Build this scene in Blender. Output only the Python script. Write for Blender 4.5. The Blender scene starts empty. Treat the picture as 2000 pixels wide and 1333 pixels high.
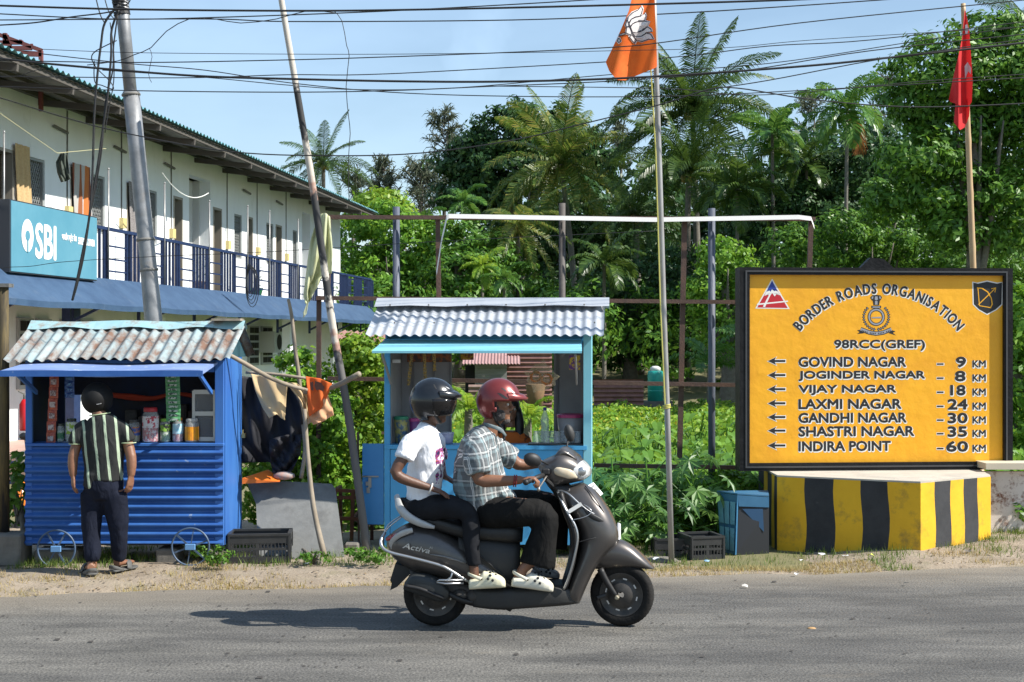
import bpy, bmesh, math, random
import numpy as np
from mathutils import Vector, Matrix, noise
R = math.radians
random.seed(7); rng = np.random.default_rng(7)
SC = bpy.context.scene
COL = SC.collection

# ------------------------------------------------------------------ camera, sky, sun, exposure
CAM_H = 1.88; F = 2778.0; CX, CY = 1000.0, 667.0
cd = bpy.data.cameras.new("camera"); cam = bpy.data.objects.new("camera", cd); COL.objects.link(cam)
cam.location = (0, 0, CAM_H); cam.rotation_euler = (R(90), 0, 0)
cd.sensor_width = 36; cd.lens = 36 * F / 2000; cd.clip_start = .1; cd.clip_end = 3000
SC.camera = cam
SUN_EL, SUN_AZ = 44.0, 15.0       # azimuth measured from +X towards the camera (-Y)
sd = Vector((math.cos(R(SUN_EL)) * math.cos(R(SUN_AZ)), -math.cos(R(SUN_EL)) * math.sin(R(SUN_AZ)), math.sin(R(SUN_EL))))
w = bpy.data.worlds.new("World"); SC.world = w; w.use_nodes = True
wn, wl = w.node_tree.nodes, w.node_tree.links
bg = wn["Background"]; sky = wn.new("ShaderNodeTexSky"); sky.sky_type = 'NISHITA'
sky.sun_disc = False; sky.sun_elevation = R(SUN_EL); sky.sun_rotation = math.atan2(sd.x, sd.y)
sky.air_density = 1.15; sky.dust_density = .3; sky.ozone_density = 2.8
# thin fair-weather cloud veil mixed into the sky
tc = wn.new("ShaderNodeTexCoord"); mp = wn.new("ShaderNodeMapping"); mp.inputs['Scale'].default_value = (1.6, 1.6, 5)
nz = wn.new("ShaderNodeTexNoise"); nz.inputs['Scale'].default_value = 2.2; nz.inputs['Detail'].default_value = 7
rp = wn.new("ShaderNodeValToRGB"); rp.color_ramp.elements[0].position = .4; rp.color_ramp.elements[0].color = (.12, .12, .12, 1); rp.color_ramp.elements[1].position = .8
rp.color_ramp.elements[1].color = (.42, .42, .42, 1)
mx = wn.new("ShaderNodeMix"); mx.data_type = 'RGBA'; mx.inputs['B'].default_value = (6.2, 8.4, 10.8, 1)
wl.new(tc.outputs['Generated'], mp.inputs[0]); wl.new(mp.outputs[0], nz.inputs[0]); wl.new(nz.outputs[0], rp.inputs[0])
dt = wn.new("ShaderNodeVectorMath"); dt.operation = 'DOT_PRODUCT'; dt.inputs[1].default_value = Vector((-.022, 1, .205)).normalized(); wl.new(tc.outputs['Generated'], dt.inputs[0])
nz2 = wn.new("ShaderNodeTexNoise"); nz2.inputs['Scale'].default_value = 14; nz2.inputs['Detail'].default_value = 6; wl.new(tc.outputs['Generated'], nz2.inputs[0])
cm = wn.new("ShaderNodeMath"); cm.operation = 'MULTIPLY_ADD'; cm.inputs[1].default_value = .005; wl.new(nz2.outputs[0], cm.inputs[0]); wl.new(dt.outputs['Value'], cm.inputs[2])
cr = wn.new("ShaderNodeMapRange"); cr.interpolation_type = 'SMOOTHSTEP'; cr.inputs['From Min'].default_value = 1.0005; cr.inputs['From Max'].default_value = 1.0042; cr.inputs['To Max'].default_value = .42; wl.new(cm.outputs[0], cr.inputs[0])
ca = wn.new("ShaderNodeMath"); ca.operation = 'MAXIMUM'; wl.new(rp.outputs[0], ca.inputs[0]); wl.new(cr.outputs[0], ca.inputs[1]); wl.new(ca.outputs[0], mx.inputs['Factor']); wl.new(sky.outputs[0], mx.inputs['A']); wl.new(mx.outputs['Result'], bg.inputs[0])
bg.inputs[1].default_value = .09
sl = bpy.data.lights.new("sun", 'SUN'); sl.energy = 5.0; sl.angle = R(.5); sl.color = (1, .955, .88)
so = bpy.data.objects.new("sun", sl); COL.objects.link(so)
so.rotation_euler = sd.to_track_quat('Z', 'Y').to_euler()
SC.view_settings.view_transform = 'Standard'; SC.view_settings.look = 'None'
SC.view_settings.exposure = .7; SC.view_settings.gamma = 1
SC.cycles.use_denoising = True; SC.cycles.max_bounces = 8; SC.cycles.transparent_max_bounces = 8

# ------------------------------------------------------------------ helpers
def P(u, v, Y): return Vector(((u - CX) / F * Y, Y, CAM_H + (CY - v) / F * Y))
def on_plane(u, v, p0, n):
    d = Vector(((u - CX) / F, 1, (CY - v) / F)); o = Vector((0, 0, CAM_H))
    return o + d * ((p0 - o).dot(n) / d.dot(n))
def hexc(h, k=1.0):
    h = h.lstrip('#'); o = []
    for i in (0, 2, 4):
        x = int(h[i:i + 2], 16) / 255
        o.append(min(1, k * (x / 12.92 if x <= .04045 else ((x + .055) / 1.055) ** 2.4)))
    return (*o, 1)
def _c(c, k=1.0): return hexc(c, k) if isinstance(c, str) else (*c[:3], 1)

WLOC = {}
def wloc(o): return WLOC.get(o.name, Vector((0, 0, 0))) if o else Vector((0, 0, 0))
def tag(o, label, cat, group=None, kind=None):
    if label: o["label"] = label
    if cat: o["category"] = cat
    if group: o["group"] = group
    if kind: o["kind"] = kind
    return o
def thing(name, label, cat, loc=(0, 0, 0), group=None):
    o = bpy.data.objects.new(name, None); COL.objects.link(o); o.location = loc
    o.empty_display_size = .1
    WLOC[o.name] = Vector(loc); return tag(o, label, cat, group)

class MB:
    def __init__(s): s.v = []; s.f = []
    def add(s, vs, fs):
        b = len(s.v); s.v += [tuple(v) for v in vs]; s.f += [tuple(i + b for i in f) for f in fs]; return s
    def box(s, c, size, rot=None, bev=0):
        x, y, z = [d / 2 for d in size]
        if bev > 0:
            b = min(bev, x * .49, y * .49, z * .49)
            bm = bmesh.new(); bmesh.ops.create_cube(bm, size=1)
            bmesh.ops.scale(bm, vec=(2 * x, 2 * y, 2 * z), verts=bm.verts)
            bmesh.ops.bevel(bm, geom=bm.edges[:], offset=b, segments=1, affect='EDGES')
            bm.verts.index_update()
            vs = [v.co.copy() for v in bm.verts]; fs = [[v.index for v in f.verts] for f in bm.faces]; bm.free()
        else:
            vs = [Vector((i * x, j * y, k * z)) for i in (-1, 1) for j in (-1, 1) for k in (-1, 1)]
            fs = [(0, 1, 3, 2), (4, 6, 7, 5), (0, 4, 5, 1), (2, 3, 7, 6), (0, 2, 6, 4), (1, 5, 7, 3)]
        M = rot if rot is not None else Matrix.Identity(3)
        return s.add([Vector(c) + M @ v for v in vs], fs)
    def box2(s, lo, hi, bev=0): return s.box([(a + b) / 2 for a, b in zip(lo, hi)], [abs(b - a) for a, b in zip(lo, hi)], None, bev)
    def bar(s, a, b, w, h=None, up=Vector((0, 0, 1))):
        a, b = Vector(a), Vector(b); h = h or w; d = (b - a); L = d.length; d.normalize()
        if abs(d.dot(up)) > .98: up = Vector((0, 1, 0))
        sx = d.cross(up).normalized(); uz = sx.cross(d)
        return s.box((a + b) / 2, (w, L, h), Matrix((sx, d, uz)).transposed())
    def tube(s, pts, rad, n=8, cap=True, side=None, smooth=0):
        pts = [Vector(p) for p in pts]
        if not isinstance(rad, (list, tuple)): rad = [rad] * len(pts)
        rad = [r if isinstance(r, (list, tuple)) else (r, r) for r in rad]
        if smooth: pts, rad = catmull(pts, rad, smooth)
        m = len(pts); vs = []; fs = []
        prev = Vector(side) if side is not None else None
        for i in range(m):
            t = (pts[min(i + 1, m - 1)] - pts[max(i - 1, 0)])
            t = t.normalized() if t.length > 1e-9 else Vector((0, 0, 1))
            if prev is None:
                prev = Vector((0, 1, 0)) if abs(t.y) < .9 else Vector((1, 0, 0))
            a = (prev - t * prev.dot(t))
            if a.length < 1e-6: a = t.orthogonal()
            a.normalize(); b = t.cross(a)
            if side is None: prev = a
            for k in range(n):
                q = 2 * math.pi * k / n
                vs.append(pts[i] + a * (math.cos(q) * rad[i][0]) + b * (math.sin(q) * rad[i][1]))
        for i in range(m - 1):
            for k in range(n):
                k2 = (k + 1) % n
                fs.append((i * n + k, i * n + k2, (i + 1) * n + k2, (i + 1) * n + k))
        if cap: fs += [tuple(range(n))[::-1], tuple(range((m - 1) * n, m * n))]
        return s.add(vs, fs)
    def ell(s, c, r, n=16, rot=None):
        c = Vector(c); vs = []; fs = []; m = n // 2
        M = rot if rot is not None else Matrix.Identity(3)
        for i in range(m + 1):
            th = math.pi * i / m
            for k in range(n):
                ph = 2 * math.pi * k / n
                vs.append(c + M @ Vector((r[0] * math.sin(th) * math.cos(ph), r[1] * math.sin(th) * math.sin(ph), r[2] * math.cos(th))))
        for i in range(m):
            for k in range(n):
                k2 = (k + 1) % n
                f = (i * n + k, (i + 1) * n + k, (i + 1) * n + k2, i * n + k2)
                fs.append(f)
        return s.add(vs, fs)
    def lathe(s, c, prof, n=24, axis=Vector((0, 0, 1)), ref=None, cap=True):
        c = Vector(c); axis = Vector(axis).normalized()
        a = Vector(ref) if ref is not None else axis.orthogonal(); a = (a - axis * a.dot(axis)).normalized(); b = axis.cross(a)
        vs = []; fs = []; m = len(prof)
        for r, h in prof:
            for k in range(n):
                q = 2 * math.pi * k / n
                vs.append(c + axis * h + a * (r * math.cos(q)) + b * (r * math.sin(q)))
        for i in range(m - 1):
            for k in range(n):
                k2 = (k + 1) % n
                fs.append((i * n + k, i * n + k2, (i + 1) * n + k2, (i + 1) * n + k))
        if cap: fs += [tuple(range(n))[::-1], tuple(range((m - 1) * n, m * n))]
        return s.add(vs, fs)
    def prism(s, outline, thick):
        """outline: list of 3D points (planar); extruded by vector thick"""
        n = len(outline); o = [Vector(p) for p in outline]; t = Vector(thick)
        vs = o + [p + t for p in o]
        fs = [tuple(range(n))[::-1], tuple(range(n, 2 * n))] + [(i, (i + 1) % n, n + (i + 1) % n, n + i) for i in range(n)]
        return s.add(vs, fs)
    def loft(s, rings, cap=True, closed=True):
        n = len(rings[0]); m = len(rings); vs = [p for r in rings for p in r]; fs = []
        for i in range(m - 1):
            for k in range(n if closed else n - 1):
                k2 = (k + 1) % n
                fs.append((i * n + k, i * n + k2, (i + 1) * n + k2, (i + 1) * n + k))
        if cap and closed: fs += [tuple(range(n))[::-1], tuple(range((m - 1) * n, m * n))]
        return s.add(vs, fs)

def catmull(pts, rad, sub):
    op, orr = [], []; m = len(pts)
    for i in range(m - 1):
        p0, p1, p2, p3 = pts[max(i - 1, 0)], pts[i], pts[i + 1], pts[min(i + 2, m - 1)]
        for k in range(sub):
            t = k / sub; t2, t3 = t * t, t * t * t
            op.append(.5 * ((2 * p1) + (p2 - p0) * t + (2 * p0 - 5 * p1 + 4 * p2 - p3) * t2 + (3 * p1 - p0 - 3 * p2 + p3) * t3))
            sm = t * t * (3 - 2 * t)
            orr.append(tuple(a + (b - a) * sm for a, b in zip(rad[i], rad[i + 1])))
    op.append(pts[-1]); orr.append(rad[-1]); return op, orr

def link_mesh(name, me, mat, parent=None):
    o = bpy.data.objects.new(name, me); COL.objects.link(o)
    if mat is not None and len(me.materials) == 0:
        for m_ in (mat if isinstance(mat, (list, tuple)) else [mat]): me.materials.append(m_)
    if parent: o.parent = parent; WLOC[o.name] = wloc(parent)
    return o
def build(name, mb, mat, parent=None, smooth=False, fix=True, loc=None):
    """parent: verts given in world space. loc: origin of a top-level mesh."""
    off = wloc(parent) if parent else (Vector(loc) if loc is not None else Vector((0, 0, 0)))
    me = bpy.data.meshes.new(name)
    me.from_pydata([tuple(Vector(v) - off) for v in mb.v], [], mb.f)
    if fix:
        bm = bmesh.new(); bm.from_mesh(me); bmesh.ops.recalc_face_normals(bm, faces=bm.faces); bm.to_mesh(me); bm.free()
    if smooth: me.polygons.foreach_set('use_smooth', [True] * len(me.polygons)); 
    me.update()
    o = link_mesh(name, me, mat, parent)
    if parent is None and loc is not None: o.location = loc; WLOC[o.name] = Vector(loc)
    return o
def autosmooth(o, ang=40):
    me = o.data; me.polygons.foreach_set('use_smooth', [True] * len(me.polygons)); me.set_sharp_from_angle(angle=R(ang)); return o
def solid(mb, voxel, it=4, fac=.5):
    """voxel union of every closed shape in mb -> one continuous surface (verts, faces as MB)"""
    me = bpy.data.meshes.new("tmp"); me.from_pydata(mb.v, [], mb.f)
    bm = bmesh.new(); bm.from_mesh(me); bmesh.ops.recalc_face_normals(bm, faces=bm.faces); bm.to_mesh(me); bm.free()
    o = bpy.data.objects.new("tmp", me); COL.objects.link(o)
    md = o.modifiers.new("r", 'REMESH'); md.mode = 'VOXEL'; md.voxel_size = voxel; md.adaptivity = 0
    if it:
        ms = o.modifiers.new("s", 'SMOOTH'); ms.iterations = it; ms.factor = fac
    dg = bpy.context.evaluated_depsgraph_get(); ev = o.evaluated_get(dg)
    m2 = bpy.data.meshes.new_from_object(ev)
    r = MB(); r.v = [tuple(v.co) for v in m2.vertices]; r.f = [tuple(p.vertices) for p in m2.polygons]
    r.n = [v.normal.copy() for v in m2.vertices]
    bpy.data.objects.remove(o); bpy.data.meshes.remove(me); bpy.data.meshes.remove(m2); return r
def ruffle(mb, amp, scale, stretch=(1, 1, 1), seed=0):
    s = Vector(stretch); o = Vector((seed * 7.3, seed * 3.1, seed))
    mb.v = [tuple(Vector(v) + n * (amp * noise.fractal(Vector((v[0] * s.x, v[1] * s.y, v[2] * s.z)) * scale + o, 1, 2, 3))) for v, n in zip(mb.v, mb.n)]
    return mb
def np_mesh(name, V, Fq, mat, parent=None, off=None, smooth=False):
    V = np.asarray(V, dtype=np.float32); Fq = np.asarray(Fq, dtype=np.int32); k = Fq.shape[1]
    if off is not None: V = V - np.asarray(off, dtype=np.float32)
    me = bpy.data.meshes.new(name)
    me.vertices.add(len(V)); me.vertices.foreach_set('co', V.ravel())
    me.loops.add(Fq.size); me.loops.foreach_set('vertex_index', Fq.ravel())
    me.polygons.add(len(Fq)); me.polygons.foreach_set('loop_start', np.arange(0, Fq.size, k, dtype=np.int32))
    me.polygons.foreach_set('loop_total', np.full(len(Fq), k, dtype=np.int32))
    if smooth: me.polygons.foreach_set('use_smooth', np.ones(len(Fq), dtype=bool))
    me.update(calc_edges=True); me.validate()
    return link_mesh(name, me, mat, parent)
def dup(root, loc, label=None, group=None, rotz=0, scale=None):
    r = root.copy(); COL.objects.link(r); r.location = loc; r.rotation_euler = (0, 0, rotz)
    if scale is not None: r.scale = (scale,) * 3 if not isinstance(scale, tuple) else scale
    if label: r["label"] = label
    if group: r["group"] = group
    for ch in list(root.children):
        c = ch.copy(); COL.objects.link(c); c.parent = r
        for g in ch.children:
            d = g.copy(); COL.objects.link(d); d.parent = c
    return r

# ------------------------------------------------------------------ materials
def nodes(name):
    m = bpy.data.materials.new(name); m.use_nodes = True
    nt = m.node_tree; return m, nt, nt.nodes, nt.links, nt.nodes["Principled BSDF"]
def pm(name, c1, c2=None, ns=8.0, rough=.6, metal=0.0, bump=0.0, bs=60.0, c3=None, ns3=3.0, t3=(.55, .7), coat=0.0, stretch=None, rvar=.0, spec=None, trans=0.0, contrast=(.35, .65)):
    m, nt, N, L, b = nodes(name)
    tcn = N.new("ShaderNodeTexCoord"); src = tcn.outputs['Object']
    if stretch:
        mpn = N.new("ShaderNodeMapping"); mpn.inputs['Scale'].default_value = stretch; L.new(src, mpn.inputs[0]); src = mpn.outputs[0]
    b.inputs['Base Color'].default_value = _c(c1); b.inputs['Roughness'].default_value = rough; b.inputs['Metallic'].default_value = metal
    if spec is not None: b.inputs['Specular IOR Level'].default_value = spec
    if coat: b.inputs['Coat Weight'].default_value = coat; b.inputs['Coat Roughness'].default_value = .09
    if trans: b.inputs['Transmission Weight'].default_value = trans
    out = None
    if c2 is not None:
        n1 = N.new("ShaderNodeTexNoise"); n1.inputs['Scale'].default_value = ns; n1.inputs['Detail'].default_value = 6; n1.inputs['Roughness'].default_value = .65
        L.new(src, n1.inputs[0])
        r1 = N.new("ShaderNodeValToRGB"); r1.color_ramp.elements[0].position = contrast[0]; r1.color_ramp.elements[1].position = contrast[1]
        r1.color_ramp.elements[0].color = _c(c1); r1.color_ramp.elements[1].color = _c(c2)
        L.new(n1.outputs[0], r1.inputs[0]); out = r1.outputs[0]
        if rvar:
            mr = N.new("ShaderNodeMapRange"); mr.inputs['To Min'].default_value = rough - rvar; mr.inputs['To Max'].default_value = rough + rvar
            L.new(n1.outputs[0], mr.inputs[0]); L.new(mr.outputs[0], b.inputs['Roughness'])
    if c3 is not None:
        n3 = N.new("ShaderNodeTexNoise"); n3.inputs['Scale'].default_value = ns3; n3.inputs['Detail'].default_value = 8; n3.inputs['Roughness'].default_value = .7
        L.new(src, n3.inputs[0])
        r3 = N.new("ShaderNodeValToRGB"); r3.color_ramp.elements[0].position = t3[0]; r3.color_ramp.elements[1].position = t3[1]
        L.new(n3.outputs[0], r3.inputs[0])
        mm = N.new("ShaderNodeMix"); mm.data_type = 'RGBA'; mm.inputs['A'].default_value = _c(c1); mm.inputs['B'].default_value = _c(c3)
        if out is not None: L.new(out, mm.inputs['A'])
        L.new(r3.outputs[0], mm.inputs['Factor']); out = mm.outputs['Result']
    if out is not None: L.new(out, b.inputs['Base Color'])
    if bump:
        n2 = N.new("ShaderNodeTexNoise"); n2.inputs['Scale'].default_value = bs; n2.inputs['Detail'].default_value = 5
        L.new(src, n2.inputs[0]); bn = N.new("ShaderNodeBump"); bn.inputs['Strength'].default_value = bump; bn.inputs['Distance'].default_value = .02
        L.new(n2.outputs[0], bn.inputs['Height']); L.new(bn.outputs[0], b.inputs['Normal'])
    return m
def wrinkle(m, sc=11, st=.7, stretch=(1, 1, .45)):
    nt = m.node_tree; N, L = nt.nodes, nt.links; t = N.new("ShaderNodeTexCoord"); mp_ = N.new("ShaderNodeMapping"); mp_.inputs['Scale'].default_value = stretch; mp_.inputs['Rotation'].default_value = (.3, .5, .2)
    n = N.new("ShaderNodeTexNoise"); n.inputs['Scale'].default_value = sc; n.inputs['Detail'].default_value = 4; n.inputs['Distortion'].default_value = .8; bn = N.new("ShaderNodeBump"); bn.inputs['Strength'].default_value = st; bn.inputs['Distance'].default_value = .035
    L.new(t.outputs['Object'], mp_.inputs[0]); L.new(mp_.outputs[0], n.inputs[0]); L.new(n.outputs[0], bn.inputs['Height']); L.new(bn.outputs[0], N["Principled BSDF"].inputs['Normal']); return m
def leafmat(name, cols, trans=.35, rough=.45):
    m, nt, N, L, b = nodes(name)
    g = N.new("ShaderNodeNewGeometry"); r = N.new("ShaderNodeValToRGB"); els = r.color_ramp.elements
    while len(els) < len(cols): els.new(.5)
    for i, c in enumerate(cols): els[i].position = i / max(1, len(cols) - 1); els[i].color = _c(c)
    L.new(g.outputs['Random Per Island'], r.inputs[0]); L.new(r.outputs[0], b.inputs['Base Color']); b.inputs['Roughness'].default_value = rough
    b.inputs['Specular IOR Level'].default_value = .35
    t = N.new("ShaderNodeBsdfTranslucent"); ms = N.new("ShaderNodeMixShader"); ms.inputs[0].default_value = trans
    hs = N.new("ShaderNodeHueSaturation"); hs.inputs['Value'].default_value = 1.5; hs.inputs['Hue'].default_value = .485; L.new(r.outputs[0], hs.inputs['Color']); L.new(hs.outputs[0], t.inputs[0])
    L.new(b.outputs[0], ms.inputs[1]); L.new(t.outputs[0], ms.inputs[2]); L.new(ms.outputs[0], N["Material Output"].inputs[0])
    return m

def text2d(body, bold=0.0, spacing=1.0, res=3):
    """-> list of 2D verts (cap height about .7 of size 1), faces"""
    c = bpy.data.curves.new("t", 'FONT'); c.body = body; c.offset = bold; c.space_character = spacing; c.resolution_u = res
    o = bpy.data.objects.new("t", c); COL.objects.link(o)
    dg = bpy.context.evaluated_depsgraph_get(); me = bpy.data.meshes.new_from_object(o.evaluated_get(dg))
    vs = [(v.co.x, v.co.y) for v in me.vertices]; fs = [tuple(p.vertices) for p in me.polygons]
    bpy.data.objects.remove(o); bpy.data.curves.remove(c); bpy.data.meshes.remove(me); return vs, fs
_tc = {}
def put_text(mb, body, org, ex, ez, width, height, bold=0.0):
    """lay text so it spans width x height (world units) from org (left baseline); bold = stroke growth in world units, made of shifted copies a hair apart in depth"""
    if body not in _tc: _tc[body] = text2d(body)
    vs, fs = _tc[body]
    x0 = min(v[0] for v in vs); x1 = max(v[0] for v in vs); y0 = min(v[1] for v in vs); y1 = max(v[1] for v in vs)
    sx = width / (x1 - x0); sz = height / (y1 - y0); nn = ex.cross(ez)
    for k, (a, b) in enumerate([(0, 0)] + ([(math.cos(q * .7854), math.sin(q * .7854)) for q in range(8)] if bold else [])):
        o = org + ex * (a * bold) + ez * (b * bold) + nn * (.00004 * k)
        mb.add([o + ex * ((v[0] - x0) * sx) + ez * ((v[1] - y0) * sz) for v in vs], fs)
def flat_poly(mb, pts):
    mb.add(pts, [tuple(range(len(pts)))])
def ribbon2(pts, w):
    """2D polyline -> quads strip (verts, faces)"""
    vs, fs = [], []; n = len(pts)
    for i, p in enumerate(pts):
        a = pts[max(i - 1, 0)]; b = pts[min(i + 1, n - 1)]
        dx, dy = b[0] - a[0], b[1] - a[1]; l = math.hypot(dx, dy) or 1
        ww = w[i] if isinstance(w, (list, tuple)) else w
        vs += [(p[0] - dy / l * ww / 2, p[1] + dx / l * ww / 2), (p[0] + dy / l * ww / 2, p[1] - dx / l * ww / 2)]
    for i in range(n - 1): fs.append((2 * i, 2 * i + 1, 2 * i + 3, 2 * i + 2))
    return vs, fs
# ================================================================== ground, road, verge
def road_edge(x): return 10.46 + (x + 3.78) * .172 + .05 * math.sin(x * 1.7) + .03 * math.sin(x * 4.1)
def ground_z(x, y):
    d = y - road_edge(x)
    t = min(1, max(0, d / .8)); z = -.03 + .075 * t * t * (3 - 2 * t)
    t2 = min(1, max(0, (d - 2.2) / 2)); z -= .08 * t2
    if y < 30: z += .018 * noise.noise(Vector((x * 1.3, y * 1.3, 0))) * t + .012 * noise.noise(Vector((x * 5, y * 5, 3))) * t
    # wooded rise far behind
    t3 = min(1, max(0, (d - 3.2) / 9)); z -= .3 * t3
    if y < 20: z += t * float(np.interp(x, [-6, -1, .3, 2.4, 3.5, 4.5], [-.03, -.03, -.1, -.14, -.03, .0]))
    if y > 46: z += max(0, (y - 46)) * .085 * min(1, max(0, (x + 22) / 18))
    return z
def asphalt():
    m, nt, N, L, b = nodes("asphalt")
    tcn = N.new("ShaderNodeTexCoord")
    mpn = N.new("ShaderNodeMapping"); mpn.inputs['Scale'].default_value = (.4, 1.4, 1); mpn.inputs['Rotation'].default_value = (0, 0, R(-8)); L.new(tcn.outputs['Object'], mpn.inputs[0])
    n1 = N.new("ShaderNodeTexNoise"); n1.inputs['Scale'].default_value = 1.7; n1.inputs['Detail'].default_value = 8; n1.inputs['Roughness'].default_value = .68; L.new(mpn.outputs[0], n1.inputs[0])
    r1 = N.new("ShaderNodeValToRGB"); r1.color_ramp.elements[0].position = .33; r1.color_ramp.elements[1].position = .72
    r1.color_ramp.elements[0].color = (.060, .058, .054, 1); r1.color_ramp.elements[1].color = (.175, .167, .152, 1); L.new(n1.outputs[0], r1.inputs[0])
    n2 = N.new("ShaderNodeTexNoise"); n2.inputs['Scale'].default_value = 62; n2.inputs['Detail'].default_value = 4; L.new(tcn.outputs['Object'], n2.inputs[0])
    r2 = N.new("ShaderNodeValToRGB"); r2.color_ramp.elements[0].position = .3; r2.color_ramp.elements[1].position = .7
    r2.color_ramp.elements[0].color = (.45, .45, .45, 1); r2.color_ramp.elements[1].color = (1.6, 1.58, 1.54, 1); L.new(n2.outputs[0], r2.inputs[0])
    mu = N.new("ShaderNodeMix"); mu.data_type = 'RGBA'; mu.blend_type = 'MULTIPLY'; mu.inputs['Factor'].default_value = 1
    L.new(r1.outputs[0], mu.inputs['A']); L.new(r2.outputs[0], mu.inputs['B'])
    # sandy dust patches
    n3 = N.new("ShaderNodeTexNoise"); n3.inputs['Scale'].default_value = 2.6; n3.inputs['Detail'].default_value = 7; n3.inputs['Roughness'].default_value = .7
    mp3 = N.new("ShaderNodeMapping"); mp3.inputs['Scale'].default_value = (.5, 1.6, 1); mp3.inputs['Location'].default_value = (3.1, 7.7, 0); L.new(tcn.outputs['Object'], mp3.inputs[0]); L.new(mp3.outputs[0], n3.inputs[0])
    r3 = N.new("ShaderNodeValToRGB"); r3.color_ramp.elements[0].position = .6; r3.color_ramp.elements[1].position = .78; r3.color_ramp.elements[1].color = (.6, .6, .6, 1); L.new(n3.outputs[0], r3.inputs[0])
    # dusty margin next to the verge: distance to the edge line
    sep = N.new("ShaderNodeSeparateXYZ"); L.new(tcn.outputs['Object'], sep.inputs[0])
    ma = N.new("ShaderNodeMath"); ma.operation = 'MULTIPLY_ADD'; ma.inputs[1].default_value = -.172; L.new(sep.outputs[0], ma.inputs[0]); L.new(sep.outputs[1], ma.inputs[2])
    mr = N.new("ShaderNodeMapRange"); mr.inputs['From Min'].default_value = 10.2; mr.inputs['From Max'].default_value = 11.05; L.new(ma.outputs[0], mr.inputs[0])
    m2 = N.new("ShaderNodeMath"); m2.operation = 'MULTIPLY'; L.new(mr.outputs[0], m2.inputs[0]); m2.inputs[1].default_value = .75
    mx_ = N.new("ShaderNodeMath"); mx_.operation = 'MAXIMUM'; L.new(r3.outputs[0], mx_.inputs[0]); L.new(m2.outputs[0], mx_.inputs[1])
    md = N.new("ShaderNodeMix"); md.data_type = 'RGBA'; md.inputs['B'].default_value = (.21, .18, .14, 1)
    L.new(mx_.outputs[0], md.inputs['Factor']); L.new(mu.outputs['Result'], md.inputs['A'])
    # fine cracks
    vo = N.new("ShaderNodeTexVoronoi"); vo.feature = 'DISTANCE_TO_EDGE'; vo.inputs['Scale'].default_value = 1.1; vo.inputs['Randomness'].default_value = 1
    n5 = N.new("ShaderNodeTexNoise"); n5.inputs['Scale'].default_value = 4; n5.inputs['Detail'].default_value = 5; L.new(tcn.outputs['Object'], n5.inputs[0])
    mvv = N.new("ShaderNodeMix"); mvv.data_type = 'RGBA'; mvv.inputs['Factor'].default_value = .35; L.new(tcn.outputs['Object'], mvv.inputs['A']); L.new(n5.outputs[1], mvv.inputs['B']); L.new(mvv.outputs['Result'], vo.inputs['Vector'])
    rc = N.new("ShaderNodeValToRGB"); rc.color_ramp.elements[0].position = .002; rc.color_ramp.elements[1].position = .01
    rc.color_ramp.elements[0].color = (.8, .8, .8, 1); rc.color_ramp.elements[1].color = (1, 1, 1, 1); L.new(vo.outputs[0], rc.inputs[0])
    mc = N.new("ShaderNodeMix"); mc.data_type = 'RGBA'; mc.blend_type = 'MULTIPLY'; mc.inputs['Factor'].default_value = 1; L.new(md.outputs['Result'], mc.inputs['A']); L.new(rc.outputs[0], mc.inputs['B'])
    # large repaired / worn areas
    n6 = N.new("ShaderNodeTexNoise"); n6.inputs['Scale'].default_value = .55; n6.inputs['Detail'].default_value = 9; n6.inputs['Roughness'].default_value = .75; L.new(mpn.outputs[0], n6.inputs[0])
    r6 = N.new("ShaderNodeValToRGB"); r6.color_ramp.elements[0].position = .40; r6.color_ramp.elements[1].position = .6; r6.color_ramp.elements[0].color = (.74, .74, .75, 1); r6.color_ramp.elements[1].color = (1.12, 1.11, 1.08, 1); L.new(n6.outputs[0], r6.inputs[0])
    m6 = N.new("ShaderNodeMix"); m6.data_type = 'RGBA'; m6.blend_type = 'MULTIPLY'; m6.inputs['Factor'].default_value = 1; L.new(mc.outputs['Result'], m6.inputs['A']); L.new(r6.outputs[0], m6.inputs['B']); mc = m6
    L.new(mc.outputs['Result'], b.inputs['Base Color']); b.inputs['Roughness'].default_value = .88
    bn = N.new("ShaderNodeBump"); bn.inputs['Strength'].default_value = .8; bn.inputs['Distance'].default_value = .012; L.new(n2.outputs[0], bn.inputs['Height']); L.new(bn.outputs[0], b.inputs['Normal'])
    return m
M_ASPHALT = asphalt()
M_DIRT = pm("dirt", (.215, .17, .122), (.32, .262, .195), ns=3.5, rough=.95, bump=.6, bs=45, c3=(.20, .175, .105), ns3=2.3, t3=(.52, .72))
M_SOIL = pm("field_soil", (.12, .12, .045), (.19, .165, .085), ns=.8, rough=.95, bump=.5, bs=12)

rx = [-90, -40, -20, -9] + list(np.linspace(-8, 8, 220)) + [9, 20, 40, 90]
rv = [(x, road_edge(max(-9, min(9, x))) + (x - max(-9, min(9, x))) * .172 + .06 * noise.noise(Vector((x * 2.3, 0, 5))) + .03 * noise.noise(Vector((x * 9, 0, 5))), .0) for x in rx]
n_ = len(rx); o = build("road", MB().add([(x, -20, 0) for x in rx] + rv, [(i, i + 1, n_ + i + 1, n_ + i) for i in range(n_ - 1)]), M_ASPHALT); o["kind"] = "structure"
def grid(name, xs, ys, zf, mat):
    V = np.array([(x, y, zf(x, y)) for y in ys for x in xs]); nx = len(xs)
    Fq = [(j * nx + i, j * nx + i + 1, (j + 1) * nx + i + 1, (j + 1) * nx + i) for j in range(len(ys) - 1) for i in range(nx - 1)]
    o = np_mesh(name, V, Fq, mat, smooth=True); o["kind"] = "structure"; return o
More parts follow.
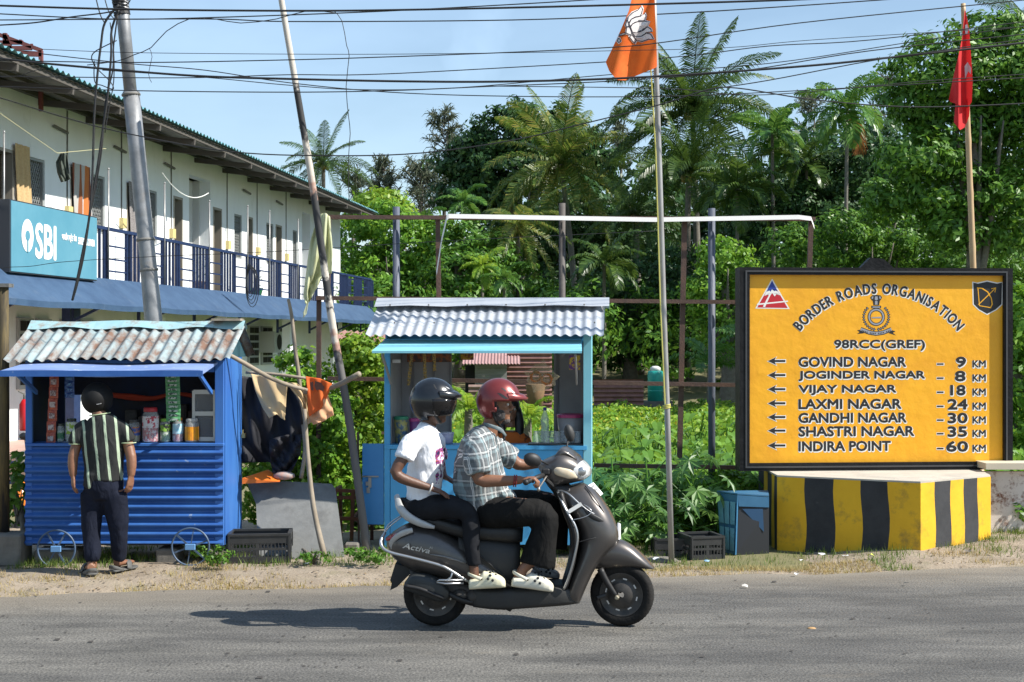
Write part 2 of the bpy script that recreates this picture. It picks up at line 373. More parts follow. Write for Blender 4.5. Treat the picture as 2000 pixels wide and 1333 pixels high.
# verge: fine strip following the road edge; field: everything behind, out to the horizon
nx = 260; xs = np.linspace(-9, 9, nx); ds = np.concatenate([np.linspace(-.25, 2.2, 60), np.linspace(2.35, 5.5, 22)])
V = []; 
for d in ds:
    for x in xs:
        y = road_edge(x) + d; V.append((x, y, ground_z(x, y) + (-.02 if d < -.1 else 0) + (.012 * noise.noise(Vector((x * 9, y * 9, 1))) if d < .5 else 0)))
Fq = [(j * nx + i, j * nx + i + 1, (j + 1) * nx + i + 1, (j + 1) * nx + i) for j in range(len(ds) - 1) for i in range(nx - 1)]
o = np_mesh("verge", V, Fq, M_DIRT, smooth=True); o["kind"] = "structure"
V = []; ds = [0, 3, 6, 10, 15, 20, 26, 32, 36, 42, 50, 60, 75, 95, 130, 200, 400, 900, 1800]; xs = [-1800, -600, -200, -90, -50, -30, -20, -14, -9, -5, 0, 5, 9, 14, 20, 30, 50, 90, 200, 600, 1800]
for d in ds:
    for x in xs:
        y = 11.2 + max(-90, min(90, x)) * .172 + d; V.append((x, y, (ground_z(x, y) if y < 130 else ground_z(x, 130)) - .05))
nx = len(xs)
Fq = [(j * nx + i, j * nx + i + 1, (j + 1) * nx + i + 1, (j + 1) * nx + i) for j in range(len(ds) - 1) for i in range(nx - 1)]
o = np_mesh("ground", V, Fq, M_SOIL, smooth=True); o["kind"] = "structure"

# grass on the verge (nobody could count the blades)
def blades(name, pts, hmin, hmax, wid, mat, lean=.5):
    n = len(pts); p = np.array(pts); h = rng.uniform(hmin, hmax, n); a = rng.uniform(0, 2 * np.pi, n); l = rng.uniform(0, lean, n) * h
    b = rng.uniform(0, 2 * np.pi, n); w_ = wid * rng.uniform(.6, 1.3, n)
    dx = np.cos(a) * w_; dy = np.sin(a) * w_
    V = np.empty((n, 3, 3)); V[:, 0] = p + np.stack([dx, dy, -.01 * np.ones(n)], 1); V[:, 1] = p - np.stack([dx, dy, .01 * np.ones(n)], 1)
    V[:, 2] = p + np.stack([np.cos(b) * l, np.sin(b) * l, h], 1)
    o = np_mesh(name, V.reshape(-1, 3), np.arange(3 * n).reshape(-1, 3), mat); return o
M_DRY = leafmat("dry_grass", [(.34, .25, .09), (.44, .34, .15), (.27, .24, .07)], .2, .7)
M_GRS = leafmat("green_grass", [(.06, .12, .02), (.12, .19, .03), (.2, .24, .06)], .3, .6)
dry, grn = [], []
for _ in range(90000):
    x = random.uniform(-5.2, 5.4); d = random.uniform(.03, 2.3); y = road_edge(x) + d
    k = noise.noise(Vector((x * .9, y * 1.6, 4))) + .6 * noise.noise(Vector((x * 3, y * 5, 9)))
    if k < .12 - .3 * (x < -1.6 and d < .9): continue
    if random.random() > min(1, .12 + (k + .1) * 1.15): continue
    g = noise.noise(Vector((x * 1.7, y * 2.0, 20))) + (d - 1.1) * .75 + (.25 if x > 2.2 else 0)
    (grn if g > .12 else dry).append((x, y, ground_z(x, y)))
# fringe right at the foot of kiosks and plinth
for _ in range(6500):
    t = random.random()
    x, y = random.choice([(random.uniform(-4.3, -1.0), random.uniform(11.75, 12.3)), (random.uniform(1.0, 4.8), random.uniform(12.25, 13.3)), (random.uniform(-2.0, 2.3), random.uniform(12.3, 13.2))])
    if noise.noise(Vector((x * 2, y * 2, 1))) > -.1: grn.append((x, y, ground_z(x, y)))
vv = []
for _ in range(2600):
    x = random.uniform(-5.2, 5.6); y = road_edge(x) + random.uniform(-.06, 2.0); z = ground_z(x, y) + .006; a = random.uniform(0, 6.28); l = random.uniform(.006, .022); w_ = l * random.uniform(.3, .8); c, s = math.cos(a), math.sin(a)
    vv += [(x + c * p_ - s * q_, y + s * p_ + c * q_, z + h_) for p_, q_, h_ in ((-l, 0, 0), (0, -w_, .004), (l, 0, random.uniform(.002, .012)), (0, w_, .004))]
o = np_mesh("leaf_litter", np.array(vv), np.arange(len(vv)).reshape(-1, 4), leafmat("litter_brown", [(.06, .045, .03), (.16, .11, .06), (.3, .22, .13), (.34, .31, .27)], .1, .8)); tag(o, "dry leaf fragments and pebbles strewn over the verge", "leaf litter", None, "stuff")
o = blades("dry_grass", dry, .015, .05, .0035, M_DRY, 1.2); tag(o, None, None, None, "stuff")
o = blades("green_grass", grn, .02, .085, .004, M_GRS, .9); tag(o, None, None, None, "stuff")
# ================================================================== two-storey building on the left
M_WHITE = pm("white_limewash", (.80, .82, .82), (.74, .76, .76), ns=1.2, rough=.85, bump=.15, bs=20, c3=(.5, .5, .46), ns3=1.3, t3=(.6, .82), stretch=(1, 1, .35))
M_BLUE_D = pm("dark_blue_paint", (.009, .021, .07), (.016, .035, .10), ns=6, rough=.5)
M_BLUE_AW = pm("faded_blue_sheet", (.028, .062, .125), (.045, .09, .165), ns=2.5, rough=.6, bump=.2, bs=6, c3=(.09, .13, .19), ns3=1.4, t3=(.58, .78))
M_ROOFC = pm("cyan_roof_sheet", (.13, .33, .38), (.24, .44, .47), ns=3, rough=.45)
M_GREYMETAL = pm("grey_old_metal", (.20, .19, .17), (.12, .115, .105), ns=4, rough=.7, bump=.1)
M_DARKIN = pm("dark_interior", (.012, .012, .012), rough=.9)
M_WOODD = pm("brown_door", (.10, .06, .035), (.06, .035, .02), ns=6, rough=.6)
M_MESHW = pm("grey_mesh", (.32, .33, .32), rough=.5, metal=.3)
M_CREAM = pm("cream_plastic", (.62, .5, .22), rough=.5)
M_PIPE = pm("galvanised_pipe", (.25, .25, .25), (.36, .36, .35), ns=10, rough=.4, metal=.4)
AX = Vector((.126, 1, 0)).normalized(); NX = Vector((AX.y, -AX.x, 0))
def bp(y, off, z):
    return Vector((-8.43 + .126 * (y - 21.5), y, z)) + NX * off
def bb(mb, y0, y1, o0, o1, z0, z1):
    c = [bp(y, o, z) for y in (y0, y1) for o in (o0, o1) for z in (z0, z1)]
    return mb.add(c, [(0, 1, 3, 2), (4, 6, 7, 5), (0, 4, 5, 1), (2, 3, 7, 6), (0, 2, 6, 4), (1, 5, 7, 3)])
def wy(u, k=12.24): return k / (.126 + (1000 - u) / F)
BLD = thing("apartment_building", "long white two storey building with blue balcony railing and corrugated roof", "building", (-8, 30, 0))
WO = -1.1
ops = []   # y0,y1,z0,z1,kind
for u0, u1, kind in [(-30, 20, 'd'), (50, 82, 'w'), (132, 168, 'd'), (175, 200, 'w'), (243, 264, 'd'), (283, 303, 'w'), (335, 353, 'd'), (366, 408, 'r'), (413, 430, 'd'), (455, 470, 'w'), (480, 491, 'd'), (518, 532, 'w'), (536, 548, 'd'), (570, 579, 'w'), (588, 604, 'r')]:
    ops.append((wy(u0), wy(u1), {'d': 3.0, 'w': 4.1, 'r': 3.0}[kind], {'d': 5.32, 'w': 5.3, 'r': 5.95}[kind], kind))
wall = MB(); y = 15.0; Y1 = 49.5
for y0, y1, z0, z1, k in ops:
    bb(wall, y, y0, WO - .28, WO, 3.0, 6.75)
    bb(wall, y0, y1, WO - .28, WO, z1, 6.75)
    if z0 > 3: bb(wall, y0, y1, WO - .28, WO, 3.0, z0)
    y = y1
bb(wall, y, Y1, WO - .28, WO, 3.0, 6.75)
bb(wall, Y1 - .25, Y1, WO - 6, WO - .28, -.3, 6.95)
bb(wall, 15, Y1 - .25, WO - .3, WO - .0, -.3, 2.8)
build("wall", wall, M_WHITE, BLD)
bk = MB(); bb(bk, 15, Y1 - .3, WO - .9, WO - .8, 2.9, 6.9); bb(bk, 15, 15.1, WO - .8, WO - .3, 2.9, 6.9); build("dark_backing", bk, M_DARKIN, BLD)  # near-black backing paints the unlit rooms behind the openings
for y0, y1, z0, z1, k in ops:
    if k == 'd':
        d = MB(); bb(d, y0 + .05, y1 - .05, WO - .24, WO - .2, z0, z1 - .06)
        for q in range(3): bb(d, y0 + .15, y1 - .15, WO - .2, WO - .185, z0 + .2 + q * .7, z0 + .75 + q * .7)
        dd = build("door", d, M_WOODD, BLD)
        f = MB(); t = .06
        bb(f, y0, y0 + t, WO - .2, WO + .012, z0, z1); bb(f, y1 - t, y1, WO - .2, WO + .012, z0, z1); bb(f, y0 + t, y1 - t, WO - .2, WO + .012, z1 - t, z1)
        build("door_frame", f, pm("door_frame_paint", (.3, .27, .22), rough=.6), BLD)
    elif k == 'w':
        wn_ = MB(); n = 9; dz = (z1 - z0) / 12; dy = (y1 - y0)
        for q in range(-12, 13):
            for sg in (1, -1):
                # diagonal lattice bar clipped to the opening
                pts = []
                for s in np.linspace(0, 1, 2): pass
                a0 = q / 8; 
                yA, zA, yB, zB = (a0, 0, a0 + 1.0, 1) if sg == 1 else (1 - a0, 0, -a0, 1)
                t0, t1 = 0, 1
                ys_ = sorted([(0 - yA) / (yB - yA), (1 - yA) / (yB - yA)]); t0 = max(t0, ys_[0]); t1 = min(t1, ys_[1])
                if t1 - t0 < .05: continue
                pa = (yA + (yB - yA) * t0, zA + (zB - zA) * t0); pb = (yA + (yB - yA) * t1, zA + (zB - zA) * t1)
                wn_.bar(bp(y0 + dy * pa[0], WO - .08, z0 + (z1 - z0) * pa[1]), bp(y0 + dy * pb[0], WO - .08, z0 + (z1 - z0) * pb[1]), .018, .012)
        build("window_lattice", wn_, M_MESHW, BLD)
        f = MB(); t = .05
        bb(f, y0, y0 + t, WO - .14, WO - .02, z0, z1); bb(f, y1 - t, y1, WO - .14, WO - .02, z0, z1); bb(f, y0 + t, y1 - t, WO - .14, WO - .02, z1 - t, z1); bb(f, y0 + t, y1 - t, WO - .14, WO - .02, z0, z0 + t)
        build("window_frame", f, pm("window_frame_paint", (.28, .29, .28), rough=.6), BLD)
    else:
        d = MB(); bb(d, y0, y1, WO - .5, WO - .45, z0, z1); bb(d, y0, y0 + .06, WO - .45, WO - .28, z0, z1); bb(d, y1 - .06, y1, WO - .45, WO - .28, z0, z1)
        bb(d, y0 + .4, y1 - .5, WO - .45, WO - .42, z0, 5.1)
        build("recess_panel", d, pm("recess_paint", (.55, .55, .53), rough=.8), BLD)
# electric boxes and conduits on the upper wall
for u in (125, 232, 330, 440, 499, 556):
    y = wy(u); m_ = MB(); bb(m_, y - .1, y + .1, WO + .002, WO + .09, 4.3, 4.52); build("switch_box", m_, M_CREAM, BLD)
    m_ = MB(); bb(m_, y - .012, y + .012, WO + .002, WO + .024, 4.53, 6.4); build("conduit", m_, M_GREYMETAL, BLD)
for u in (95, 215, 315, 470, 535):
    y = wy(u); m_ = MB(); m_.tube([bp(y, WO + .05, 6.0), bp(y + .6, WO + .05, 5.95)], .03, 6); build("wall_lamp", m_, M_GREYMETAL, BLD)
# slab + awning
s = MB(); bb(s, 15, Y1, -7, .06, 2.82, 3.0); build("balcony_floor", s, M_BLUE_D, BLD)
a = MB(); ys = np.linspace(16, 48.6, 90)
for i in range(len(ys) - 1):
    y0, y1 = ys[i], ys[i + 1]
    o0 = .72 + .012 * math.sin(y0 * 1.3); o1 = .72 + .012 * math.sin(y1 * 1.3); d0 = .01 * math.sin(y0 * 2.1); d1 = .01 * math.sin(y1 * 2.1)
    a.add([bp(y0, .07, 3.06), bp(y1, .07, 3.06), bp(y1, o1, 2.53 + d1), bp(y0, o0, 2.53 + d0), bp(y1, o1, 2.43 + d1), bp(y0, o0, 2.43 + d0), bp(y0, .07, 3.0), bp(y1, .07, 3.0), bp(y1, o1 - .02, 2.5 + d1), bp(y0, o0 - .02, 2.5 + d0)],
          [(0, 1, 2, 3), (3, 2, 4, 5), (6, 7, 8, 9)])
build("awning", a, M_BLUE_AW, BLD, fix=False)
for y in np.arange(19, 48, 3.2):
    m_ = MB(); m_.bar(bp(y, .03, 2.2), bp(y, .66, 2.5), .05); m_.bar(bp(y, .03, 2.9), bp(y, .03, 2.1), .06); build("awning_bracket", m_, M_BLUE_D, BLD)
for y in (22.0, 25.6, 29.8, 34.0, 39.4, 45.0):
    m_ = MB(); bb(m_, y, y + .28, -.2, .03, -.3, 2.82); build("column", m_, M_BLUE_D if y < 27 else M_WHITE, BLD)
# railing
r = MB(); r.bar(bp(15, 0, 4.02), bp(49.4, 0, 4.02), .07, .06)
yy = 15.7; seg = 0; rr = MB()
while yy < 49.2:
    y2 = yy + .95
    if seg % 2 == 0:
        for z in (3.22, 3.45, 3.7): rr.bar(bp(yy, 0, z), bp(y2, 0, z), .03)
    else:
        for q in range(5): rr.bar(bp(yy + q * .2 + .02, 0, 3.0), bp(yy + q * .2 + .02, 0, 4.0), .045)
    rr.bar(bp(yy, 0, 3.0), bp(yy, 0, 4.0), .06); yy = y2; seg += 1
rl = build("railing", r, M_BLUE_D, BLD); build("railing_bars", rr, M_BLUE_D, rl)
# return of the railing at the far end
r = MB(); e0 = bp(49.4, 0, 0); e1 = bp(49.4, WO, 0)
r.bar(e0 + Vector((0, 0, 4.02)), e1 + Vector((0, 0, 4.02)), .06)
for q in range(6): p = e0.lerp(e1, q / 6); r.bar(p + Vector((0, 0, 3)), p + Vector((0, 0, 4)), .1)
build("railing_return", r, M_BLUE_D, BLD)
# roof: corrugated sheet over a dark soffit
def ev(y, inn, z): return Vector((-7.74 + .108 * (y - 21.5) - inn * .99, y + inn * .12, z))
ys = np.arange(15, 49.9, .045); top = []; 
for y in ys:
    dz = .03 * math.cos(2 * math.pi * y / .22)
    top.append([ev(y, 0, 6.37 + dz), ev(y, 3, 6.75 + dz), ev(y, 7.2, 7.25 + dz)])
m_ = MB(); m_.loft(top, cap=False, closed=False); build("roof", m_, M_ROOFC, BLD, smooth=True, fix=False)
m_ = MB(); ys2 = np.arange(15, 49.85, .11)
m_.loft([[ev(y, .04, 6.31 + .022 * math.cos(2 * math.pi * y / .22)), ev(y, 3, 6.69 + .022 * math.cos(2 * math.pi * y / .22)), ev(y, 7.1, 7.2)] for y in ys2], cap=False, closed=False)
sf = build("soffit", m_, M_GREYMETAL, BLD, fix=False)
m_ = MB()
for inn, z in ((.12, 6.26), (.95, 6.36), (1.6, 6.44)): m_.bar(ev(15, inn, z), ev(49.8, inn, z), .06, .07)
for y in np.arange(16, 49.5, 2.1): m_.bar(ev(y, .1, 6.17), ev(y, 2.2, 6.42), .07, .12)
build("rafter", m_, pm("rafter_wood", (.09, .08, .07), rough=.8), sf)
m_ = MB(); bb(m_, 15, 49.4, WO + .003, WO + .12, 6.42, 6.6); build("wall_plate", m_, pm("wall_plate_wood", (.05, .045, .04), rough=.8), BLD)
# clothes line posts along the balcony
for u, zt in ((2, 5.25), (207, 5.15), (317, 5.2), (405, 5.1), (480, 5.25), (523, 5.3), (579, 5.3)):
    y = 11.14 / (.126 + (1000 - u) / F); m_ = MB(); m_.tube([bp(y, .05, 3.0), bp(y, .05, zt)], .015, 8); m_.ell(bp(y, .05, zt), (.022, .022, .03), 8); build("clothesline_post", m_, M_PIPE, BLD, smooth=True)
m_ = MB(); A_, B_ = P(317, 338, 30.0), P(407, 378, 32.8)
m_.tube([A_.lerp(B_, t) - Vector((0, 0, .28 * 4 * t * (1 - t))) for t in np.linspace(0, 1, 12)], .012, 5, cap=False); build("clothesline", m_, pm("white_rope", (.7, .7, .66), rough=.9), BLD)
m_ = MB(); m_.tube([P(0, 222, 22.6), P(112, 300, 24.2), P(207, 291, 27.1)], .0045, 5, cap=False); build("clothesline", m_, pm("yellow_rope", (.6, .55, .3), rough=.9), BLD)
# ground-floor shutters / window units in the shade of the awning
for u0, u1, v0, v1 in ((25, 55, 618, 800), (62, 90, 618, 800), (110, 140, 618, 700), (148, 178, 618, 700), (480, 500, 625, 690), (506, 527, 625, 690), (540, 556, 690, 800)):
    y0, y1 = wy(u0), wy(u1); z1_ = 2.3 if u0 < 400 else 2.3; z0_ = 1.0 if u0 < 400 else 1.2
    f = MB(); bb(f, y0, y1, WO + .002, WO + .06, z0_, z1_); wf = build("ground_window", f, pm("shutter_grey", (.35, .37, .37), rough=.5), BLD)
    f = MB()
    for q in range(5):
        for s_ in range(2):
            ya = y0 + (y1 - y0) * (.08 + .44 * s_); yb = y0 + (y1 - y0) * (.46 + .44 * s_); zz = z0_ + (z1_ - z0_) * (.06 + .19 * q)
            bb(f, ya, yb, WO + .062, WO + .075, zz, zz + (z1_ - z0_) * .14)
    build("pane", f, M_DARKIN, wf)
y0 = wy(500); f = MB(); bb(f, y0, y0 + .9, WO + .06, WO + .5, 1.55, 2.15); ac = build("outdoor_cooler", f, pm("cooler_paint", (.45, .47, .46), rough=.5), BLD)
f = MB(); f.lathe(bp(y0 + .45, WO + .51, 1.85), [(.22, 0), (.22, .01), (.05, .015)], 20, axis=NX); build("fan_grille", f, M_DARKIN, ac)
m_ = MB(); bb(m_, 22.4, 27.5, -1.1, 1.4, -.3, .08); build("porch_step", m_, pm("pink_tile", (.5, .33, .27), (.42, .27, .22), ns=3, rough=.7), BLD)
# bank sign fixed to the railing
M_SIGNB = pm("sign_blue", (.085, .25, .34), (.115, .29, .38), ns=1.3, rough=.35, c3=(.17, .33, .36), ns3=.7, t3=(.6, .9))
SG = thing("bank_sign", "pale blue bank sign with white lettering hung on the balcony railing", "sign", bp(24.4, .2, 2.97))
m_ = MB(); bb(m_, 22.75, 26.08, .06, .25, 2.98, 4.15); build("sign_case", m_, pm("sign_case_dark", (.03, .035, .045), rough=.5), SG)
m_ = MB(); bb(m_, 22.78, 26.06, .25, .262, 3.0, 4.13); build("sign_face", m_, M_SIGNB, SG)
p0 = bp(24, .268, 3.5); SQ = lambda u, v, k=0: on_plane(u, v, p0 + NX * k, NX)
M_LETW = pm("white_lettering", (.8, .82, .83), rough=.5)
m_ = MB(); c_ = SQ(54, 461); rad = .27
ez = Vector((0, 0, 1)); ring = []
for k in range(40):
    q = math.pi * (-.5) + 2 * math.pi * k / 40
    ring.append(c_ + AX * (rad * .78 * math.cos(q)) + ez * (rad * math.sin(q)))
flat_poly(m_, ring); build("round_emblem", m_, M_LETW, SG)
m_ = MB(); c2 = c_ + NX * .004
flat_poly(m_, [c2 + AX * (.085 * math.cos(2 * math.pi * k / 24)) + ez * (.085 * math.sin(2 * math.pi * k / 24)) for k in range(24)]); 
flat_poly(m_, [c2 + NX*.002+ AX * a_ + ez * b_ for a_, b_ in ((-.022, -.06), (.022, -.06), (.022, -.272), (-.022, -.272))]); build("keyhole", m_, M_SIGNB, SG)
m_ = MB(); a_, b_ = SQ(70, 499), SQ(109, 499); put_text(m_, "SBI", Vector((a_.x, a_.y, 3.27)), AX, ez, (b_ - a_).length, .56, .022); build("lettering", m_, M_LETW, SG)
m_ = MB(); a_, b_ = SQ(121, 480), SQ(150, 482); put_text(m_, "भारतीय स्टेट बैंक", Vector((a_.x, a_.y, 3.6)), AX, ez, (b_ - a_).length, .16, .004); build("lettering", m_, M_LETW, SG)
m_ = MB(); a_, b_ = SQ(153, 486), SQ(185, 488); put_text(m_, "STATE BANK OF INDIA", Vector((a_.x, a_.y, 3.6)), AX, ez, (b_ - a_).length, .12, .006); build("lettering", m_, M_LETW, SG)
# curtains and laundry
def curtain(name, label, u0, u1, z0, z1, mats, off=WO + .06, cat="curtain", stripes=None):
    y0, y1 = wy(u0), wy(u1); m_ = MB(); rows = []
    for i in range(41):
        t = i / 40; dep = .05 * math.sin(t * 3 * math.pi * 2) * .7
        rows.append([bp(y0 + (y1 - y0) * t + (.06 * math.sin(z * 2)), off + dep * (.5 + .5 * (z1 - z) / (z1 - z0)), z) for z in np.linspace(z0, z1, 9)])
    m_.loft(rows, cap=False, closed=False); o = build(name, m_, mats, None, smooth=True, fix=False, loc=bp(y0, off, z0)); tag(o, label, cat); return o
def stripemat(name, cols, axis_scale, rough=.8):
    m, nt, N, L, b = nodes(name); t = N.new("ShaderNodeTexCoord"); s = N.new("ShaderNodeSeparateXYZ"); L.new(t.outputs['Object'], s.inputs[0])
    a = N.new("ShaderNodeMath"); a.operation = 'MULTIPLY'; a.inputs[1].default_value = axis_scale; L.new(s.outputs[1], a.inputs[0])
    f = N.new("ShaderNodeMath"); f.operation = 'FRACT'; L.new(a.outputs[0], f.inputs[0]); r = N.new("ShaderNodeValToRGB"); r.color_ramp.interpolation = 'CONSTANT'
    e = r.color_ramp.elements
    while len(e) < len(cols): e.new(.5)
    for i, (p_, c) in enumerate(cols): e[i].position = p_; e[i].color = _c(c)
    L.new(f.outputs[0], r.inputs[0]); L.new(r.outputs[0], b.inputs['Base Color']); b.inputs['Roughness'].default_value = rough; return m
curtain("door_curtain", "beige checked curtain drawn at the open door above the sign", 20, 49, 3.1, 5.45, pm("beige_cloth", (.56, .40, .2), (.46, .31, .15), ns=30, rough=.9))
curtain("door_curtain", "grey, white and orange striped curtain in the balcony doorway", 133, 168, 3.1, 5.4, stripemat("striped_cloth", [(0, (.42, .4, .37)), (.3, (.28, .09, .03)), (.42, (.45, .42, .4)), (.6, (.5, .15, .03)), (.88, (.2, .06, .03))], 1 / (wy(168) - wy(133)) * .98))
curtain("door_curtain", "grey patterned curtain in the doorway behind the utility pole", 244, 264, 3.1, 5.35, pm("grey_cloth", (.3, .28, .27), (.15, .13, .13), ns=40, rough=.9))
# flower pots on the balcony
for u, lab in ((357, "leafy potted plant on the balcony behind the railing, nearest the utility pole"), (470, "potted plant in a green tub on the balcony behind the cable coil")):
    y = wy(u, 11.9); b0 = bp(y, -.35, 3.0); t = thing("potted_plant", lab, "potted plant", b0, "potted plants on the balcony")
    m_ = MB(); m_.lathe(b0, [(.1, 0), (.17, .26), (.18, .28), (.15, .28)], 14); build("pot", m_, pm("pot_paint", (.04, .3, .12) if u == 470 else (.3, .2, .12), rough=.6), t, smooth=True)
    m_ = MB()
    for q in range(70):
        a_ = random.uniform(0, 6.28); rr_ = random.uniform(.02, .22); z = random.uniform(.3, .85); p_ = b0 + Vector((math.cos(a_) * rr_, math.sin(a_) * rr_, z)); e_ = Vector((math.cos(a_), math.sin(a_), random.uniform(-.3, .6))) * .09; s_ = Vector((-math.sin(a_), math.cos(a_), 0)) * .03
        m_.add([p_, p_ + e_ * .5 + s_, p_ + e_, p_ + e_ * .5 - s_], [(0, 1, 2, 3)])
    m_.tube([b0 + Vector((0, 0, .2)), b0 + Vector((0, 0, .7))], .012, 5); build("foliage", m_, leafmat("pot_leaf", [(.05, .11, .02), (.1, .18, .04)]), t, fix=False)
# steel frame of a tank stand above the roof
RF = MB(); Y = 26
for a_, b_ in (((-20, 62), (82, 100)), ((-20, 105), (82, 108)), ((10, 66), (10, 106)), ((80, 100), (80, 122)), ((10, 70), (25, 106)), ((-20, 84), (45, 84)), ((-20, 95), (62, 95))): RF.bar(P(*a_, Y), P(*b_, Y), .07)
for a_, b_ in (((-20, 62), (82, 100)), ((-20, 100), (82, 106))): RF.bar(P(*a_, Y + 1.6), P(*b_, Y + 1.6), .07)
for u in (-10, 15, 40, 62): RF.bar(P(u, 66 + u * .37, Y), P(u, 66 + u * .37, Y + 1.6), .05)
for (u, v) in ((10, 106), (80, 122)): RF.bar(P(u, v, Y), P(u, v, Y) - Vector((0, 0, .9)), .07); RF.bar(P(u, v, Y + 1.6), P(u, v, Y + 1.6) - Vector((0, 0, .9)), .07)
o = build("roof_frame", RF, pm("red_oxide", (.18, .045, .035), (.12, .03, .025), ns=5, rough=.7), None, loc=P(30, 100, Y)); tag(o, "rust red steel frame standing on the roof of the white building", "steel frame")
# ================================================================== vegetation
def unit(v): return v / np.maximum(np.linalg.norm(v, axis=-1, keepdims=True), 1e-9)
def rand_dirs(n): return unit(rng.normal(size=(n, 3)))
def leaf_mesh(pos, nrm, L, asp=.45, droop=.25):
    """each leaf: folded diamond of two triangles sharing the midrib, one island"""
    n = len(pos); L = np.broadcast_to(np.asarray(L), (n,))[:, None]
    d = unit(np.cross(nrm, rand_dirs(n))); d[:, 2] -= droop; d = unit(d); s = unit(np.cross(d, nrm)); nn = np.cross(s, d)
    V = np.empty((n, 4, 3)); V[:, 0] = pos - d * L * .5; V[:, 1] = pos + s * L * asp * .5 + nn * L * .08; V[:, 2] = pos + d * L * .5; V[:, 3] = pos - s * L * asp * .5 + nn * L * .08
    return V.reshape(-1, 3), np.arange(4 * n).reshape(-1, 4)
def crown_pts(lobes, clumps, per, cr, shell=.55, up=.35):
    """lobes: (c, r) ellipsoids; leaves in clumps near the lobe shells"""
    w_ = np.array([r[0] * r[1] + r[1] * r[2] + r[0] * r[2] for c, r in lobes]); w_ = w_ / w_.sum(); Ps, Ns = [], []
    for (c, r), k in zip(lobes, (w_ * clumps).astype(int) + 1):
        d = rand_dirs(k); rad = shell + (1.04 - shell) * rng.random(k) ** .6; d = d * rad[:, None]
        cc = np.array(c) + d * np.array(r)
        rr = cr * rng.uniform(.55, 1.35, k)
        q = rand_dirs(k * per) * (rng.random(k * per) ** .45)[:, None]; base = np.repeat(cc, per, 0); R_ = np.repeat(rr, per)[:, None]
        p = base + q * R_ * np.array([1, 1, .62])
        n = unit(np.repeat(unit(d), per, 0) * .7 + q * .6 + np.array([0, 0, up]) + rng.normal(size=p.shape) * .45)
        Ps.append(p); Ns.append(n)
    return np.concatenate(Ps), np.concatenate(Ns)
M_BARK = pm("bark", (.11, .095, .075), (.17, .15, .125), ns=9, rough=.9, bump=.5, bs=25)
M_PBARK = pm("palm_bark", (.19, .175, .15), (.12, .105, .085), ns=14, rough=.9, bump=.5, bs=30, stretch=(1, 1, 5))
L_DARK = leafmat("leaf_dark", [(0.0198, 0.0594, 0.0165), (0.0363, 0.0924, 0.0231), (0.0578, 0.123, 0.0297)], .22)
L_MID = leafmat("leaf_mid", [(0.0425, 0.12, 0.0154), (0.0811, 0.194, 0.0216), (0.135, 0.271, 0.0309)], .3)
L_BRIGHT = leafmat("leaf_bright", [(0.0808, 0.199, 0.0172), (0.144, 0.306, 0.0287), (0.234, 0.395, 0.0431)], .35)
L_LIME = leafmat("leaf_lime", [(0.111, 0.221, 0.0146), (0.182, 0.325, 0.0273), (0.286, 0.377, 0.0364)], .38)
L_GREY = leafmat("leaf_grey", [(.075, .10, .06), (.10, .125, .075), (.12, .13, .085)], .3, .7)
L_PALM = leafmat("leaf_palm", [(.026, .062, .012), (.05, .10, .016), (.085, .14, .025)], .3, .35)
L_PALMY = leafmat("leaf_palm_sunny", [(.05, .10, .015), (.085, .145, .022), (.13, .19, .03), (.3, .27, .06)], .35, .35)  # sunlight on the fronds is put into the colour as lighter, yellower green
L_ARECA = leafmat("leaf_areca", [(0.0385, 0.116, 0.0185), (0.077, 0.185, 0.0308), (0.131, 0.246, 0.0431)], .32, .32)
L_DEAD = leafmat("leaf_dead", [(.32, .13, .03), (.22, .1, .03)], .3, .6)

def frond(base, az, el, L, droop, n=30, lw=.05, ll=.7, twist=.0, curl=.55, hang=.35):
    """pinnate frond -> quads. rachis leaves base at elevation el and bends down by droop"""
    V = []; s = np.linspace(0, 1, n + 1); pts = [np.array(base, float)]; step = L / n; dirs = []
    for i in range(n):
        e = el - droop * (s[i] ** 1.25); h = np.array([math.cos(az) * math.cos(e), math.sin(az) * math.cos(e), math.sin(e)]); dirs.append(h); pts.append(pts[-1] + h * step)
    rl = random.uniform(-.5, .5); side0 = np.array([-math.sin(az), math.cos(az), rl]); side0 /= np.linalg.norm(side0)
    Q = []
    for i in range(n):   # rachis as a thin ribbon pair
        w_ = .022 * L / 3 * (1 - .8 * s[i]) + .004; up = np.cross(side0, dirs[i]); up /= np.linalg.norm(up)
        w2 = .022 * L / 3 * (1 - .8 * s[i + 1]) + .004
        Q.append([pts[i] - side0 * w_, pts[i] + side0 * w_, pts[i + 1] + side0 * w2, pts[i + 1] - side0 * w2])
        Q.append([pts[i] - up * w_, pts[i] + up * w_, pts[i + 1] + up * w2, pts[i + 1] - up * w2])
    for i in range(2, n):
        t = s[i]; l = ll * (math.sin(math.pi * min(1, (t * .93 + .09))) ** .6) * random.uniform(.85, 1.1)
        d = dirs[i]
        for sg in (-1, 1):
            up = np.cross(side0, d); up /= np.linalg.norm(up)
            o = side0 * sg * .82 + d * (.42 + .5 * t) + up * (.22 - hang * random.uniform(.6, 1.3)); o /= np.linalg.norm(o)
            a = pts[i]; m_ = a + o * l * .55; dn = np.array([0, 0, -1.0]); tip = m_ + (o * (1 - curl) + dn * curl) * l * .5
            wv = d * lw * (.7 + .6 * random.random())
            Q.append([a - wv * .35, a + wv * .35, m_ + wv * .5, m_ - wv * .5]); Q.append([m_ - wv * .5, m_ + wv * .5, tip + wv * .06, tip - wv * .06])
    return Q
